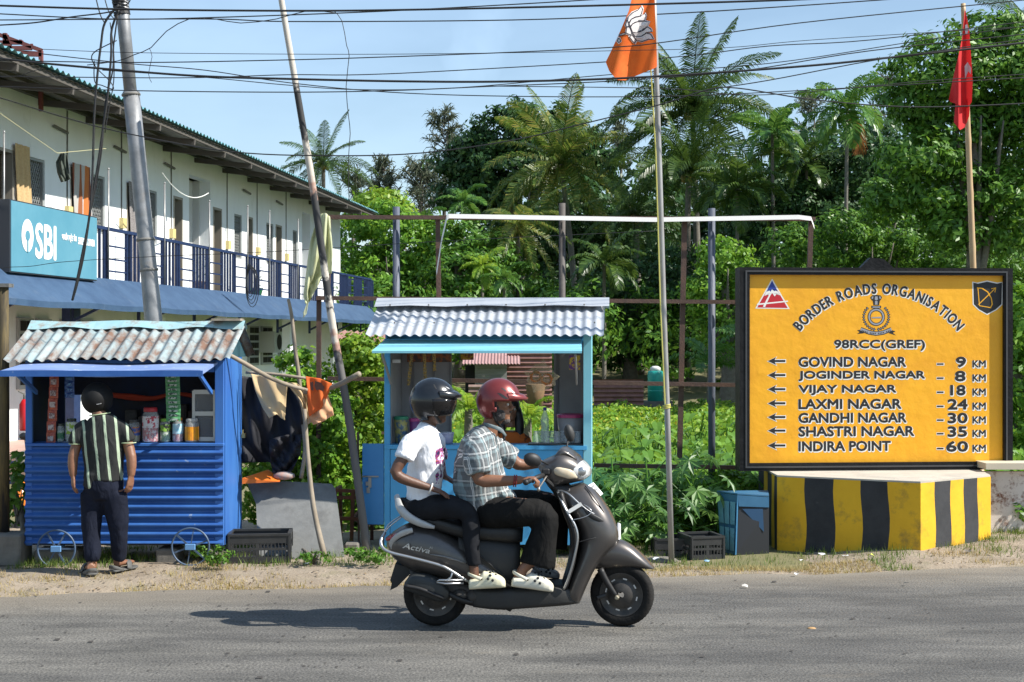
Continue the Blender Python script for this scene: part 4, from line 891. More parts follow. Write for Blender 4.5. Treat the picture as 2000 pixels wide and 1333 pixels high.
for i in range(R_ + 1):
    t = i / R_; x = x0 + .02 + (x1 - .05 - x0 - .02) * t; w_ = .008 * math.sin(t * 9); rows.append([Vector((x, yf - .01, 1.70 + w_)), Vector((x - .015 + .0 * t, yf - .6, 1.645 + w_)), Vector((x - .015, yf - .6, 1.60 + w_)), Vector((x, yf - .01, 1.685 + w_))])
m_.loft(rows); fp = build("awning_flap", m_, M_FLAP, K1); m_ = MB(); m_.box2((x0 + .0, yf - .613, 1.598), (x1 - .045, yf - .602, 1.645)); build("flap_edge", m_, M_KBLUE, fp)
m_ = MB(); corrug(m_, lambda a, b, h: Vector((a, 11.74 + b * .68 - h * .3, 1.725 + .285 * b + h * .72 + (.012 * math.sin(a * 5) * (1 - b)))), 0, -4.2, -2.33, .092, .017, [0, .5, 1], 10); 
rf = build("roof_sheet", m_, M_RUSTY, K1, smooth=True, fix=False)
m_ = MB(); corrug(m_, lambda a, b, h: Vector((a, 12.42 + b * .55, 2.01 - .26 * b + h)), 0, -4.2, -2.33, .092, .017, [0, 1], 8); build("roof_sheet", m_, M_RUSTY, K1, smooth=True, fix=False)
m_ = MB(); m_.loft([[Vector((x, 12.32, 1.992 + .012 * math.sin(x * 11))), Vector((x, 12.42, 2.055 + .006 * math.sin(x * 7))), Vector((x, 12.54, 1.985))] for x in np.linspace(-4.2, -2.33, 24)], cap=False, closed=False); build("ridge_cap", m_, M_RIDGE, K1, smooth=False, fix=False)
m_ = MB(); m_.prism([Vector((x1 - .01, 11.92, 1.74)), Vector((x1 - .01, 12.42, 1.97)), Vector((x1 - .01, 12.9, 1.74))], (.012, 0, 0)); m_.prism([Vector((x0 + .01, 11.92, 1.74)), Vector((x0 + .01, 12.42, 1.97)), Vector((x0 + .01, 12.9, 1.74))], (.012, 0, 0)); build("gable", m_, pm("gable_teal", (.02, .07, .09), rough=.7), K1)
m_ = MB(); m_.box2((-2.6, 12.3, 2.055), (-2.35, 12.48, 2.075)); build("wood_batten", m_, pm("old_board", (.34, .29, .22), (.24, .2, .15), ns=8, rough=.9), K1)
M_WHEEL = pm("wheel_blue_grey", (.07, .115, .19), (.05, .08, .13), ns=8, rough=.5)
for u, v in ((110, 1073), (372, 1069)):
    c = P(u, v, 11.79); m_ = MB(); rr_ = .155
    m_.tube([c + Vector((rr_ * math.cos(q), 0, rr_ * math.sin(q))) for q in np.linspace(0, 2 * math.pi, 40)], .0085, 6, cap=False, side=(0, 1, 0))
    wh = build("wheel", m_, M_WHEEL, K1, smooth=True)
    m_ = MB()
    for k in range(6):
        q = k * math.pi / 3 + (.0 if u < 200 else .35); m_.bar(c, c + Vector((rr_ * math.cos(q), .004, rr_ * math.sin(q))), .006, .014)
    build("spokes", m_, M_WHEEL, wh); m_ = MB(); m_.box(c + Vector((0, -.012, 0)), (.085, .02, .05), None, .004); m_.tube([c, c + Vector((0, .2, 0))], .012, 8); build("hub", m_, pm("hub_blue", (.12, .27, .5), rough=.5), wh)
m_ = MB(); m_.box2((-2.40, 12.62, 1.02), (-2.37, 12.66, 1.06)); m_.tube([Vector((-2.385, 12.6, 1.06)), Vector((-2.385, 12.6, 1.09)), Vector((-2.385, 12.64, 1.09))], .006, 6); build("padlock", m_, pm("brass", (.5, .38, .15), rough=.35, metal=.9), K1)
# goods in kiosk 1 ------------------------------------------------
M_GLASS = pm("clear_jar", (.75, .78, .78), rough=.08); M_GLASS.node_tree.nodes["Principled BSDF"].inputs['Alpha'].default_value = .28
def candymat(name, cols, sc=70):
    m, nt, N, L, b = nodes(name); t = N.new("ShaderNodeTexCoord"); v = N.new("ShaderNodeTexVoronoi"); v.inputs['Scale'].default_value = sc; L.new(t.outputs['Object'], v.inputs['Vector'])
    s = N.new("ShaderNodeSeparateColor"); L.new(v.outputs['Color'], s.inputs[0]); r = N.new("ShaderNodeValToRGB"); e = r.color_ramp.elements; r.color_ramp.interpolation = 'CONSTANT'
    while len(e) < len(cols): e.new(.5)
    for i, c in enumerate(cols): e[i].position = i / len(cols); e[i].color = _c(c)
    L.new(s.outputs[0], r.inputs[0]); L.new(r.outputs[0], b.inputs['Base Color']); b.inputs['Roughness'].default_value = .35; return m
def jar(label, u0, u1, v0, v1, Y, cols, band, bandcol, lidcol, lines=None, group="sweet jars on the kiosk counter"):
    w_ = (u1 - u0) / F * Y; b0 = P((u0 + u1) / 2, v1, Y); z0 = 1.028; h = (v1 - v0) / F * Y; b0 = Vector((b0.x, Y, z0)); r_ = w_ / 2
    t = thing("sweet_jar", label, "jar", b0, group)
    m_ = MB(); m_.lathe(b0, [(r_ * .85, 0), (r_, .012), (r_, h * .74), (r_ * .78, h * .88), (r_ * .72, h * .9)], 20); build("glass", m_, M_GLASS, t, smooth=True)
    m_ = MB(); m_.lathe(b0 + Vector((0, 0, .008)), [(r_ * .9, 0), (r_ * .93, .01), (r_ * .93, h * .55), (r_ * .5, h * .6)], 18); build("sweets", m_, candymat("sweets", cols), t)
    m_ = MB(); m_.lathe(b0 + Vector((0, 0, h * .875)), [(r_ * .8, 0), (r_ * .82, .006), (r_ * .82, h * .1), (r_ * .75, h * .125)], 20); build("lid", m_, pm("lid_plastic", lidcol, rough=.4), t)
    m_ = MB(); rr = []
    for q in np.linspace(-2.6, 1.2, 16): rr.append([b0 + Vector((math.cos(q) * r_ * 1.015, math.sin(q) * r_ * 1.015, h * band[0])), b0 + Vector((math.cos(q) * r_ * 1.015, math.sin(q) * r_ * 1.015, h * band[1]))])
    m_.loft(rr, cap=False, closed=False); lb_ = build("wrapper", m_, pm("jar_label", bandcol[0], bandcol[1], ns=25, rough=.4, contrast=(.5, .54)), t, fix=False)
    return t
Yj = 12.0
jar("short jar of yellow wrapped sweets beside the standing man's right elbow", 251, 274, 824, 868, Yj, [(.5, .42, .12), (.3, .3, .1), (.6, .55, .3)], (.3, .68), ((.07, .13, .4), (.6, .25, .1)), (.05, .05, .05))
jar("tallest sweet jar, with a red lid and red and white wrapping", 278, 310, 800, 868, Yj - .02, [(.45, .03, .06), (.6, .5, .5), (.3, .02, .04), (.5, .1, .12)], (.42, .75), ((.7, .68, .68), (.45, .03, .06)), (.42, .02, .03))
jar("green lidded jar of green sweets", 312, 333, 822, 868, Yj, [(.2, .4, .08), (.5, .55, .4), (.08, .2, .03)], (.45, .75), ((.25, .45, .06), (.02, .02, .02)), (.2, .42, .04))
jar("orange lidded jar with a pale blue wrapper and red sweets", 337, 358, 820, 868, Yj, [(.5, .3, .3), (.6, .5, .5), (.3, .06, .08)], (.35, .75), ((.3, .58, .68), (.5, .66, .72)), (.55, .17, .03))
jar("clear lidded jar with a bright orange wrapper", 361, 388, 822, 868, Yj, [(.55, .25, .03), (.3, .05, .02), (.5, .4, .1)], (.08, .66), ((.8, .32, .01), (.7, .25, .02)), (.5, .5, .48))
jar("jar with a white and green wrapper left of the standing man", 129, 151, 822, 868, Yj, [(.4, .42, .3), (.25, .3, .2), (.5, .5, .45)], (.35, .85), ((.55, .58, .55), (.25, .4, .04)), (.03, .04, .03))
jar("small dark green jar beside the hanging red sachets", 112, 126, 832, 868, Yj, [(.02, .12, .05), (.04, .2, .08), (.3, .4, .3)], (.2, .5), ((.03, .15, .07), (.2, .35, .2)), (.05, .06, .05))
def sachets(label, u0, u1, v0, v1, Y, n, cols, w3=None, lean=0, group="sachet strips hanging in the kiosk"):
    c0 = P((u0 + u1) / 2, v0, Y); t = thing("sachet_strip", label, "sachets", c0, group); wd = (u1 - u0) / F * Y; H = (v1 - v0) / F * Y / n
    m_ = MB(); m2 = MB()
    for i in range(n):
        c = c0 + Vector((lean * i / n, 0, -H * (i + .5))); k = random.uniform(-.006, .006)
        m_.add([c + Vector((a * wd / 2, (-.012 + k if abs(b) < .5 and abs(a) < .5 else k), b * H * .49)) for b in (-1, 0, 1) for a in (-1, 0, 1)], [(j * 3 + q, j * 3 + q + 1, j * 3 + q + 4, j * 3 + q + 3) for j in (0, 1) for q in (0, 1)])
        m2.add([c + Vector((a * wd / 2, -.014 + k, b * H * .49)) for a, b in ((-.62, -.55), (.62, -.55), (.62, .42), (-.62, .42))], [(0, 1, 2, 3)])
    build("packets", m_, pm("sachet_foil", cols[0], cols[1], ns=60, rough=.3, contrast=(.45, .55)), t, smooth=False, fix=False)
    build("print", m2, pm("sachet_print", cols[2], cols[3], ns=45, rough=.4, contrast=(.48, .54)), t, fix=False); return t
sachets("long strip of red and white sachets hanging at the kiosk's left post", 97, 115, 735, 868, 11.98, 6, [(.35, .05, .03), (.5, .12, .06), (.5, .42, .4), (.2, .12, .12)], lean=-.035)
sachets("strip of blue sachets hanging at the top of the kiosk opening", 126, 145, 735, 778, 12.05, 4, [(.02, .07, .3), (.04, .14, .42), (.1, .25, .5), (.02, .06, .25)])
sachets("long double strip of green and white sachets hanging over the sweet jars", 323, 351, 732, 824, 11.97, 11, [(.08, .32, .12), (.16, .42, .2), (.5, .6, .52), (.02, .06, .05)], lean=.01)
# glass cabinet
cb = thing("glass_cabinet", "small aluminium framed glass cabinet at the kiosk's right post", "cabinet", P(400, 866, 12.1)); m_ = MB(); ca, cc = P(379, 868, 12.05), P(420, 764, 12.05); za, zb = 1.03, cc.z
for x in (ca.x, cc.x): m_.box2((x - .012, 12.03, za), (x + .012, 12.06, zb))
for z in (za + .02, (za * .45 + zb * .55), zb - .01): m_.box2((ca.x, 12.028, z - .018), (cc.x, 12.058, z + .018))
build("frame", m_, pm("aluminium", (.5, .5, .48), rough=.4, metal=.5), cb); m_ = MB(); m_.box2((ca.x, 12.04, za), (cc.x, 12.045, zb)); g_ = pm("cabinet_glass", (.3, .32, .33), rough=.05); g_.node_tree.nodes["Principled BSDF"].inputs['Alpha'].default_value = .35; build("pane", m_, g_, cb)
m_ = MB(); m_.box2((ca.x, 12.3, za), (cc.x, 12.31, zb)); m_.box2((ca.x + .01, 12.07, za + .18), (cc.x - .01, 12.3, za + .19)); build("shelves", m_, M_KDARK, cb)
m_ = MB(); m_.tube([P(215, 772, 12.5), P(260, 777, 12.5), P(300, 779, 12.5), P(340, 770, 12.5), P(378, 774, 12.5)], [.02, .03, .02, .015, .02], 8, smooth=3); o = build("rolled_cloth", m_, pm("red_cloth", (.45, .05, .02), rough=.8), None, loc=P(260, 777, 12.5)); tag(o, "rolled red cloth tucked under the roof inside the dark blue kiosk", "cloth")
for k in range(7):
    x = -3.4 + k * .11; h = .12 + .16 * random.random(); m_ = MB(); m_.box2((x, 12.5, .21), (x + .1, 12.62, 1.05 + h), .008); m_.box2((x + .02, 12.494, .9), (x + .08, 12.499, 1.02 + h)); o = build("package", m_, pm("dark_goods", (.04 + .02 * (k % 3), .036, .032), (.09, .08, .07), ns=14, rough=.7), None, loc=(x + .05, 12.56, .21)); tag(o, "dark upright package in the row at the back of the dark blue kiosk", "package", "dark packages in the kiosk")

# ---------------------------------------------------------------- pale blue kiosk
M_PBLUE = pm("pale_blue_board", (.055, .32, .60), (.075, .36, .64), ns=2, rough=.45, bump=.05, bs=20, c3=(.09, .22, .36), ns3=6, t3=(.58, .76))
M_PFLAP = pm("pale_flap_blue", (.19, .50, .60), (.23, .54, .63), ns=2, rough=.5)
M_TIN = pm("tin_roof", (.40, .43, .47), (.48, .50, .53), ns=2, rough=.48, metal=.25)
M_PLY = pm("inner_ply", (.36, .35, .36), (.30, .29, .30), ns=4, rough=.75)
ka = R(4); KX = Vector((math.cos(ka), -math.sin(ka), 0)); KY = Vector((math.sin(ka), math.cos(ka), 0)); KO = Vector((-1.155, 12.87, 0))
def kp(a, b, z): return KO + KX * a + KY * b + Vector((0, 0, z))
def kb(mb, a0, a1, b0, b1, z0, z1):
    c = [kp(a, b, z) for a in (a0, a1) for b in (b0, b1) for z in (z0, z1)]
    return mb.add(c, [(0, 1, 3, 2), (4, 6, 7, 5), (0, 4, 5, 1), (2, 3, 7, 6), (0, 2, 6, 4), (1, 5, 7, 3)])
K2 = thing("kiosk", "pale blue wooden kiosk with a shiny corrugated tin roof behind the scooter", "kiosk", tuple(kp(.93, .4, 0)))
W2 = 1.87
m_ = MB(); kb(m_, .055, W2 - .075, .004, .024, .05, .9); build("front_panel", m_, M_PBLUE, K2)
m_ = MB(); kb(m_, .0, W2 - .04, -.012, .3, .905, .94); build("counter", m_, M_PBLUE, K2)
m_ = MB(); kb(m_, 0, .05, -.004, .05, -.15, 1.9); build("post", m_, M_PBLUE, K2)
m_ = MB(); kb(m_, W2 - .07, W2, -.004, .05, -.2, 1.95); build("post", m_, M_PFLAP, K2)  # paler blue paints sunlight onto the right post
m_ = MB(); kb(m_, 0, .015, .052, .85, .05, 1.95); build("side_panel", m_, M_PBLUE, K2); m_ = MB(); kb(m_, W2 - .018, W2 - .002, .052, .85, .05, 1.95); build("side_panel", m_, M_PFLAP, K2)  # right panel gets the same painted sunlit blue
m_ = MB(); kb(m_, .02, .52, .82, .84, .05, 1.86); kb(m_, 1.5, W2 - .02, .82, .84, .05, 1.86); kb(m_, .02, .04, .1, .8, .94, 1.9); kb(m_, W2 - .045, W2 - .02, .1, .8, .94, 1.9); kb(m_, .52, 1.5, .82, .84, .05, .86); build("inner_lining", m_, M_PLY, K2)
m_ = MB()
for a in (.14, .34, .5): kb(m_, a, a + .018, .80, .819, .95, 1.84)
kb(m_, 1.52, 1.54, .80, .819, .95, 1.84); build("batten", m_, pm("batten_grey", (.22, .21, .22), rough=.8), K2)
m_ = MB(); kb(m_, .055, W2 - .08, .0, .03, 1.80, 1.9); kb(m_, .02, W2 - .02, .845, .88, 1.8, 1.95); build("lintel", m_, M_PBLUE, K2)
m_ = MB(); m_.loft([[kp(a, -.006, 1.89), kp(a - .02 * (1 - 2 * a / W2), -.55, 1.795), kp(a - .02 * (1 - 2 * a / W2), -.55, 1.775), kp(a, -.006, 1.87)] for a in np.linspace(.0, W2 - .09, 8)]); build("awning_flap", m_, M_PFLAP, K2)
m_ = MB(); m_.bar(kp(.06, .0, 1.5), kp(.06, -.5, 1.77), .015, .03); m_.bar(kp(W2 - .13, .0, 1.5), kp(W2 - .13, -.5, 1.77), .015, .03); build("flap_support", m_, pm("support_grey", (.3, .3, .3), rough=.6), K2)
m_ = MB(); corrug(m_, lambda a, b, h: kp(a, -.22 + b * .73, 1.93 + .285 * b + h), 0, -.135, W2 + .12, .089, .010, [0, .5, 1], 10); build("roof_sheet", m_, M_TIN, K2, smooth=True, fix=False)
m_ = MB(); corrug(m_, lambda a, b, h: kp(a, .51 + b * .65, 2.21 - .24 * b + h), 0, -.16, W2 + .12, .089, .019, [0, 1], 8); build("roof_sheet", m_, M_TIN, K2, smooth=True, fix=False)
m_ = MB(); m_.loft([[kp(a, .34, 2.205 + .006 * math.sin(a * 9)), kp(a, .50, 2.285), kp(a, .68, 2.19)] for a in np.linspace(-.15, W2 + .16, 14)], cap=False, closed=False); build("ridge_cap", m_, M_TIN, K2, fix=False)
m_ = MB()
for a in np.arange(0, 1.95, .36): m_.ell(kp(a, .335, 2.215), (.009, .009, .009), 6); m_.ell(kp(a + .1, -.05, 2.045), (.009, .009, .009), 6)
build("roof_screws", m_, M_GREYMETAL, K2)
m_ = MB(); m_.prism([kp(W2 - .002, -.02, 1.93), kp(W2 - .002, .5, 2.2), kp(W2 - .002, .86, 1.95)], KX * .012); build("gable", m_, M_PFLAP, K2)
# folded-out side door with bolt, keys
dr = MB(); kb(dr, -.2, -.006, -.004, .02, .22, .95); d_ = build("side_door", dr, pm("door_blue", (.035, .2, .46), (.045, .23, .5), ns=3, rough=.45), K2)
m_ = MB(); m_.bar(kp(-.2, -.012, .655), kp(-.05, -.012, .655), .012, .012); m_.box(kp(-.13, -.014, .6), (.028, .012, .09)); m_.box(kp(-.155, -.016, .59), (.025, .012, .035)); m_.box(kp(-.145, -.014, .53), (.03, .01, .05)); build("bolt_and_padlock", m_, pm("dull_steel", (.3, .3, .3), rough=.35, metal=.8), d_)
# goods in kiosk 2
Z2 = .943
def kthing(name, label, cat, a, b, z=Z2, group=None): return thing(name, label, cat, kp(a, b, z), group)
GJ = "containers on the pale blue kiosk's counter"
def tub(label, a, b, r_, h, body, lid, c2=None):
    t = kthing("plastic_tub", label, "tub", a, b, Z2, GJ); c = kp(a, b, Z2); m_ = MB(); m_.lathe(c, [(r_ * .85, 0), (r_, h * .9), (r_ * .9, h * .92)], 18); build("body", m_, pm("tub_body", body, c2 or body, ns=18, rough=.3, contrast=(.45, .55)), t, smooth=True)
    m_ = MB(); m_.lathe(c + Vector((0, 0, h * .9)), [(r_ * 1.05, 0), (r_ * 1.05, h * .1), (r_ * .9, h * .13)], 18); build("lid", m_, pm("tub_lid", lid, rough=.4), t); return t
tub("clear tub with blue and yellow contents and a green lid in the kiosk's left corner", .12, .22, .065, .24, (.06, .12, .2), (.03, .22, .12), (.4, .35, .1))
tub("purple tub with a pink lid beside the clear tub", .24, .26, .05, .22, (.16, .03, .16), (.4, .05, .2))
tub("pale lilac plastic box beside the passenger's chest", .55, .2, .06, .1, (.4, .38, .5), (.5, .5, .6))
tub("large tub with a pink rim in the kiosk's right corner", 1.68, .35, .13, .26, (.3, .28, .28), (.42, .04, .14))
t = kthing("water_bottle", "ribbed plastic water bottle with a dark blue cap", "bottle", 1.44, .3); c = kp(1.44, .3, Z2); pr = [(.036, 0)]
for i in range(9): pr += [(.04, .02 + i * .022), (.036, .031 + i * .022)]
pr += [(.038, .225), (.016, .29), (.015, .3)]; m_ = MB(); m_.lathe(c, pr, 16); bm_ = pm("pet_bottle", (.6, .65, .68), rough=.08); bm_.node_tree.nodes["Principled BSDF"].inputs['Alpha'].default_value = .4; build("body", m_, bm_, t, smooth=True); m_ = MB(); m_.lathe(c + Vector((0, 0, .3)), [(.017, 0), (.017, .025), (.012, .028)], 12); build("cap", m_, pm("cap_blue", (.02, .04, .2), rough=.4), t)
t0 = None; M_TUMB = pm("tumbler_glass", (.6, .63, .63), rough=.06); M_TUMB.node_tree.nodes["Principled BSDF"].inputs['Alpha'].default_value = .32
for i in range(9):
    a = 1.37 + i * .047; b = .1 + .05 * (i % 2)
    if t0 is None:
        t0 = kthing("glass_tumbler", "clear upturned tea glass in the row on the pale blue kiosk's counter", "glass", a, b, Z2 + .015, "tea glasses on the tray"); m_ = MB(); c = kp(a, b, Z2 + .015); m_.lathe(c, [(.03, 0), (.031, .006), (.024, .1), (.02, .102)], 14); build("glass_body", m_, M_TUMB, t0, smooth=True); m_ = MB(); m_.lathe(c + Vector((0, 0, .1)), [(.0245, 0), (.0245, .006), (.02, .007)], 14); build("base", m_, M_TUMB, t0)
    else: dup(t0, kp(a, b, Z2 + .015))
t = kthing("tray", "dark tray carrying the upturned tea glasses", "tray", 1.55, .12); m_ = MB(); kb(m_, 1.3, 1.8, .03, .24, Z2 + .001, Z2 + .012); build("tray_base", m_, pm("tray_dark", (.03, .03, .03), rough=.4), t)
t = kthing("snack_bag", "clear bag of orange noodle snacks hanging in the pale blue kiosk", "snack bag", 1.42, -.02, 1.58); m_ = MB(); 
for k in range(2):
    c = kp(1.37 + .1 * k, .0, 1.56 - .02 * k); q = [] 
    pts = [c + Vector((.055 * math.cos(i * .9) * random.uniform(.6, 1), .03 * math.sin(i * 1.7), .055 * math.sin(i * .9) * random.uniform(.6, 1))) for i in range(46)]; m_.tube(pts, .005, 4, smooth=2)
build("noodle_nest", m_, pm("fried_noodle", (.5, .17, .04), (.4, .12, .03), ns=20, rough=.5), t, smooth=True)
m_ = MB(); c = kp(1.42, 0, 1.56); ring = []
for k in range(22): q = 2 * math.pi * k / 22; rr_ = .13 * (1 + (.25 if k % 5 == 0 else 0) + random.uniform(-.08, .08)); ring.append((math.cos(q) * rr_, math.sin(q) * rr_ * .95))
for sg in (-1, 1):
    vs = [c + Vector((0, sg * .05, 0))] + [c + Vector((x, 0, z)) for x, z in ring]; m_.add(vs, [(0, 1 + i, 1 + (i + 1) % 22) for i in range(22)])
pb = pm("cellophane", (.6, .5, .3), rough=.15); pb.node_tree.nodes["Principled BSDF"].inputs['Alpha'].default_value = .22; build("bag", m_, pb, t, smooth=False)
def kslab(name, label, cat, a, b, z, w_, h, cols, group=None):
    t = kthing(name, label, cat, a, b, z, group); m_ = MB(); kb(m_, a - w_ / 2, a + w_ / 2, b, b + .05, z, z + h); build("box", m_, pm("carton", cols[0], cols[1], ns=22, rough=.5, contrast=(.48, .52)), t); return t
kslab("snack_box", "purple and yellow snack box hanging at the kiosk's right corner", "box", 1.72, .05, 1.62, .1, .13, ((.1, .02, .14), (.45, .3, .02)))
kslab("packet", "orange and dark packets stuffed above the kiosk's left opening", "packets", .33, .6, 1.68, .42, .12, ((.3, .09, .02), (.08, .05, .04)))
kslab("packet", "yellow packet hanging in the middle of the kiosk opening", "packets", .68, .7, 1.7, .12, .1, ((.5, .28, .01), (.2, .05, .02)))
for i, (a, n, lab) in enumerate(((.33, 6, "narrow strip of yellow and brown sachets, longest in the pale blue kiosk"), (.22, 5, "faded narrow sachet strip left of the longest one"), (.42, 3, "short yellow sachet strip hanging right of the longest one"))):
    c0 = kp(a, .25, 1.8); t = thing("sachet_strip", lab, "sachets", c0, "sachet strips in the pale blue kiosk"); m_ = MB()
    for k in range(n * 2): c = c0 + Vector((.004 * k * (-1 if i == 1 else .3), 0, -.033 * (k + .5))); m_.box(c, (.03, .006, .03))
    build("packets", m_, pm("sachet_gold", (.4, .25, .04), (.08, .05, .02), ns=70, rough=.4, contrast=(.48, .54)), t)
kslab("paper_note", "white paper pinned at the top left inside the pale blue kiosk", "paper", .09, .12, 1.68, .07, .03, ((.7, .7, .7), (.65, .65, .65)))
kslab("stacked_boxes", "small stack of green and brown boxes behind the water bottle", "boxes", 1.6, .5, Z2 + .01, .1, .2, ((.06, .1, .05), (.16, .06, .05)))
# ================================================================== direction board on its striped plinth
M_YEL = pm("plinth_yellow", (.66, .36, .008), (.74, .42, .012), ns=3, rough=.75, bump=.15, bs=14, c3=(.27, .17, .03), ns3=4.5, t3=(.54, .74))
M_BLK = pm("plinth_black", (.022, .023, .026), (.04, .041, .044), ns=4, rough=.8, bump=.15, bs=14, c3=(.11, .11, .11), ns3=6, t3=(.66, .8))
M_TOPW = pm("plinth_top", (.5, .46, .39), (.38, .35, .3), ns=3, rough=.9, bump=.2, bs=12)
PLT = thing("plinth", "concrete plinth painted in yellow and black stripes below the yellow board", "plinth", (3.5, 13.4, 0))
A_, B_, C_ = Vector((2.46, 13.2, 0)), Vector((3.62, 12.6, 0)), Vector((4.45, 13.22, 0)); D_, E_ = Vector((4.6, 14.2, 0)), Vector((2.46, 14.2, 0))
m_ = MB(); mi = []
def stripe_face(a, b, cuts, first):
    for i in range(len(cuts) - 1):
        p, q = a.lerp(b, cuts[i]), a.lerp(b, cuts[i + 1]); rows = []
        for k in range(9):
            z = -.25 + .87 * k / 8; wv = lambda t: (.012 * math.sin(z * 9 + t * 31) if 0 < t < 1 else 0)
            rows.append([(p + (b - a).normalized() * wv(cuts[i]) + Vector((0, 0, z))), (q + (b - a).normalized() * wv(cuts[i + 1]) + Vector((0, 0, z)))])
        n0 = len(m_.f); m_.loft(rows, cap=False, closed=False); mi.extend([(first + i) % 2] * (len(m_.f) - n0))
stripe_face(A_, B_, [0, .205, .41, .6, .785, 1], 0); stripe_face(B_, C_, [0, .2, .42, .61, .81, 1], 0); stripe_face(E_, A_, [0, .3, .5, .72, .86, 1], 1); stripe_face(C_, D_, [0, .3, .6, 1], 1); stripe_face(D_, E_, [0, .5, 1], 0)
o = build("body", m_, [M_YEL, M_BLK], PLT, fix=False)
for p_, k in zip(o.data.polygons, mi): p_.material_index = k
m_ = MB(); c0 = Vector((3.5, 13.4, 0)); tp = [A_, B_, C_, D_, E_]
m_.prism([p.lerp(c0, .004) + Vector((0, 0, .615)) for p in tp], (0, 0, .02)); build("top_slab", m_, M_TOPW, PLT)

by = R(4.5); TX = Vector((math.cos(by), math.sin(by), 0)); TN = Vector((math.sin(by), -math.cos(by), 0)); TZ = Vector((0, 0, 1))
b0 = Vector((2.17, 13.62, 0)); BP0 = b0.copy()
def bo(a, z, k): return b0 + TX * a + TZ * z + TN * k
def bbx(mb, a0, a1, z0, z1, k0, k1):
    c = [bo(a, z, k) for a in (a0, a1) for k in (k0, k1) for z in (z0, z1)]
    return mb.add(c, [(0, 1, 3, 2), (4, 6, 7, 5), (0, 4, 5, 1), (2, 3, 7, 6), (0, 2, 6, 4), (1, 5, 7, 3)])
BW, BZ0, BZ1 = 2.69, .637, 2.585
BRD = thing("direction_board", "large yellow road board with black frame and place names, standing on the striped plinth", "road sign", tuple(bo(BW / 2, BZ0, 0)))
M_FRAME = pm("frame_black", (.006, .006, .0065), (.013, .013, .014), ns=8, rough=.5, spec=.2, bump=.25, bs=30)
M_PANEL = pm("board_yellow", (.82, .37, .006), (.88, .42, .01), ns=1.6, rough=.5, bump=.3, bs=9, c3=(.70, .29, .006), ns3=2.6, t3=(.5, .85))
m_ = MB(); bbx(m_, .02, BW - .02, BZ0 + .02, BZ1 - .02, -.12, .0); build("panel", m_, M_PANEL, BRD)
m_ = MB(); fw = .098
for a0, a1, z0, z1 in ((0, BW, BZ0, BZ0 + .075), (0, BW, BZ1 - .07, BZ1), (0, fw, BZ0 + .075, BZ1 - .07), (BW - .085, BW, BZ0 + .075, BZ1 - .07)):
    bbx(m_, a0, a1, z0, z1, -.14, .045)
fr = build("frame", m_, M_FRAME, BRD)
m_ = MB(); i0 = .055
for a0, a1, z0, z1 in ((i0, BW - i0, BZ0 + .03, BZ0 + .045), (i0, BW - i0, BZ1 - .045, BZ1 - .03), (i0, i0 + .015, BZ0 + .045, BZ1 - .045), (BW - i0 - .015, BW - i0, BZ0 + .045, BZ1 - .045)): bbx(m_, a0, a1, z0, z1, .0455, .052)
build("frame_bead", m_, pm("bead_grey", (.05, .05, .052), rough=.5), fr)
m_ = MB(); m_.prism([bo(a, z, -.02) for a, z in ((1.2, BZ1 + .002), (1.53, BZ1 + .002), (1.43, BZ1 + .09), (1.3, BZ1 + .1))], -TN * .08); build("top_bracket", m_, M_FRAME, BRD)  # black bracket on the board's top edge
PK = .004
def bq(u, v, k=PK): return on_plane(u, v, BP0 + TN * (k * .3), TN)
M_INK = pm("board_black_ink", (.012, .011, .012), rough=.5); M_PW = pm("board_white_ink", (.8, .78, .72), rough=.55)
def btext(name, body, u0, u1, vb, vt, bold=.0048, outline=True):
    a, b, c = bq(u0, vb), bq(u1, vb), bq(u0, vt); ez = Vector((0, 0, 1))
    m2 = MB(); put_text(m2, body, bq(u0, vb, .006), TX, ez, (b - a).length, (c - a).length, bold); o = build(name, m2, M_INK, BRD, fix=False)
    if outline:
        m1 = MB(); put_text(m1, body, bq(u0 + .5, vb + 1.2, .003), TX, ez, (b - a).length, (c - a).length, bold + .0062); build("outline", m1, M_PW, o, fix=False)
rows = [("GOVIND NAGAR", 1769, 717, "9", 1868, 1886), ("JOGINDER NAGAR", 1806, 744.5, "8", 1866, 1885), ("VIJAY NAGAR", 1750, 772, "18", 1857, 1885), ("LAXMI NAGAR", 1760, 799.5, "24", 1852, 1889), ("GANDHI NAGAR", 1770, 826.5, "30", 1852, 1889), ("SHASTRI NAGAR", 1785, 853, "35", 1852, 1888), ("INDIRA POINT", 1739, 882, "60", 1849, 1890)]
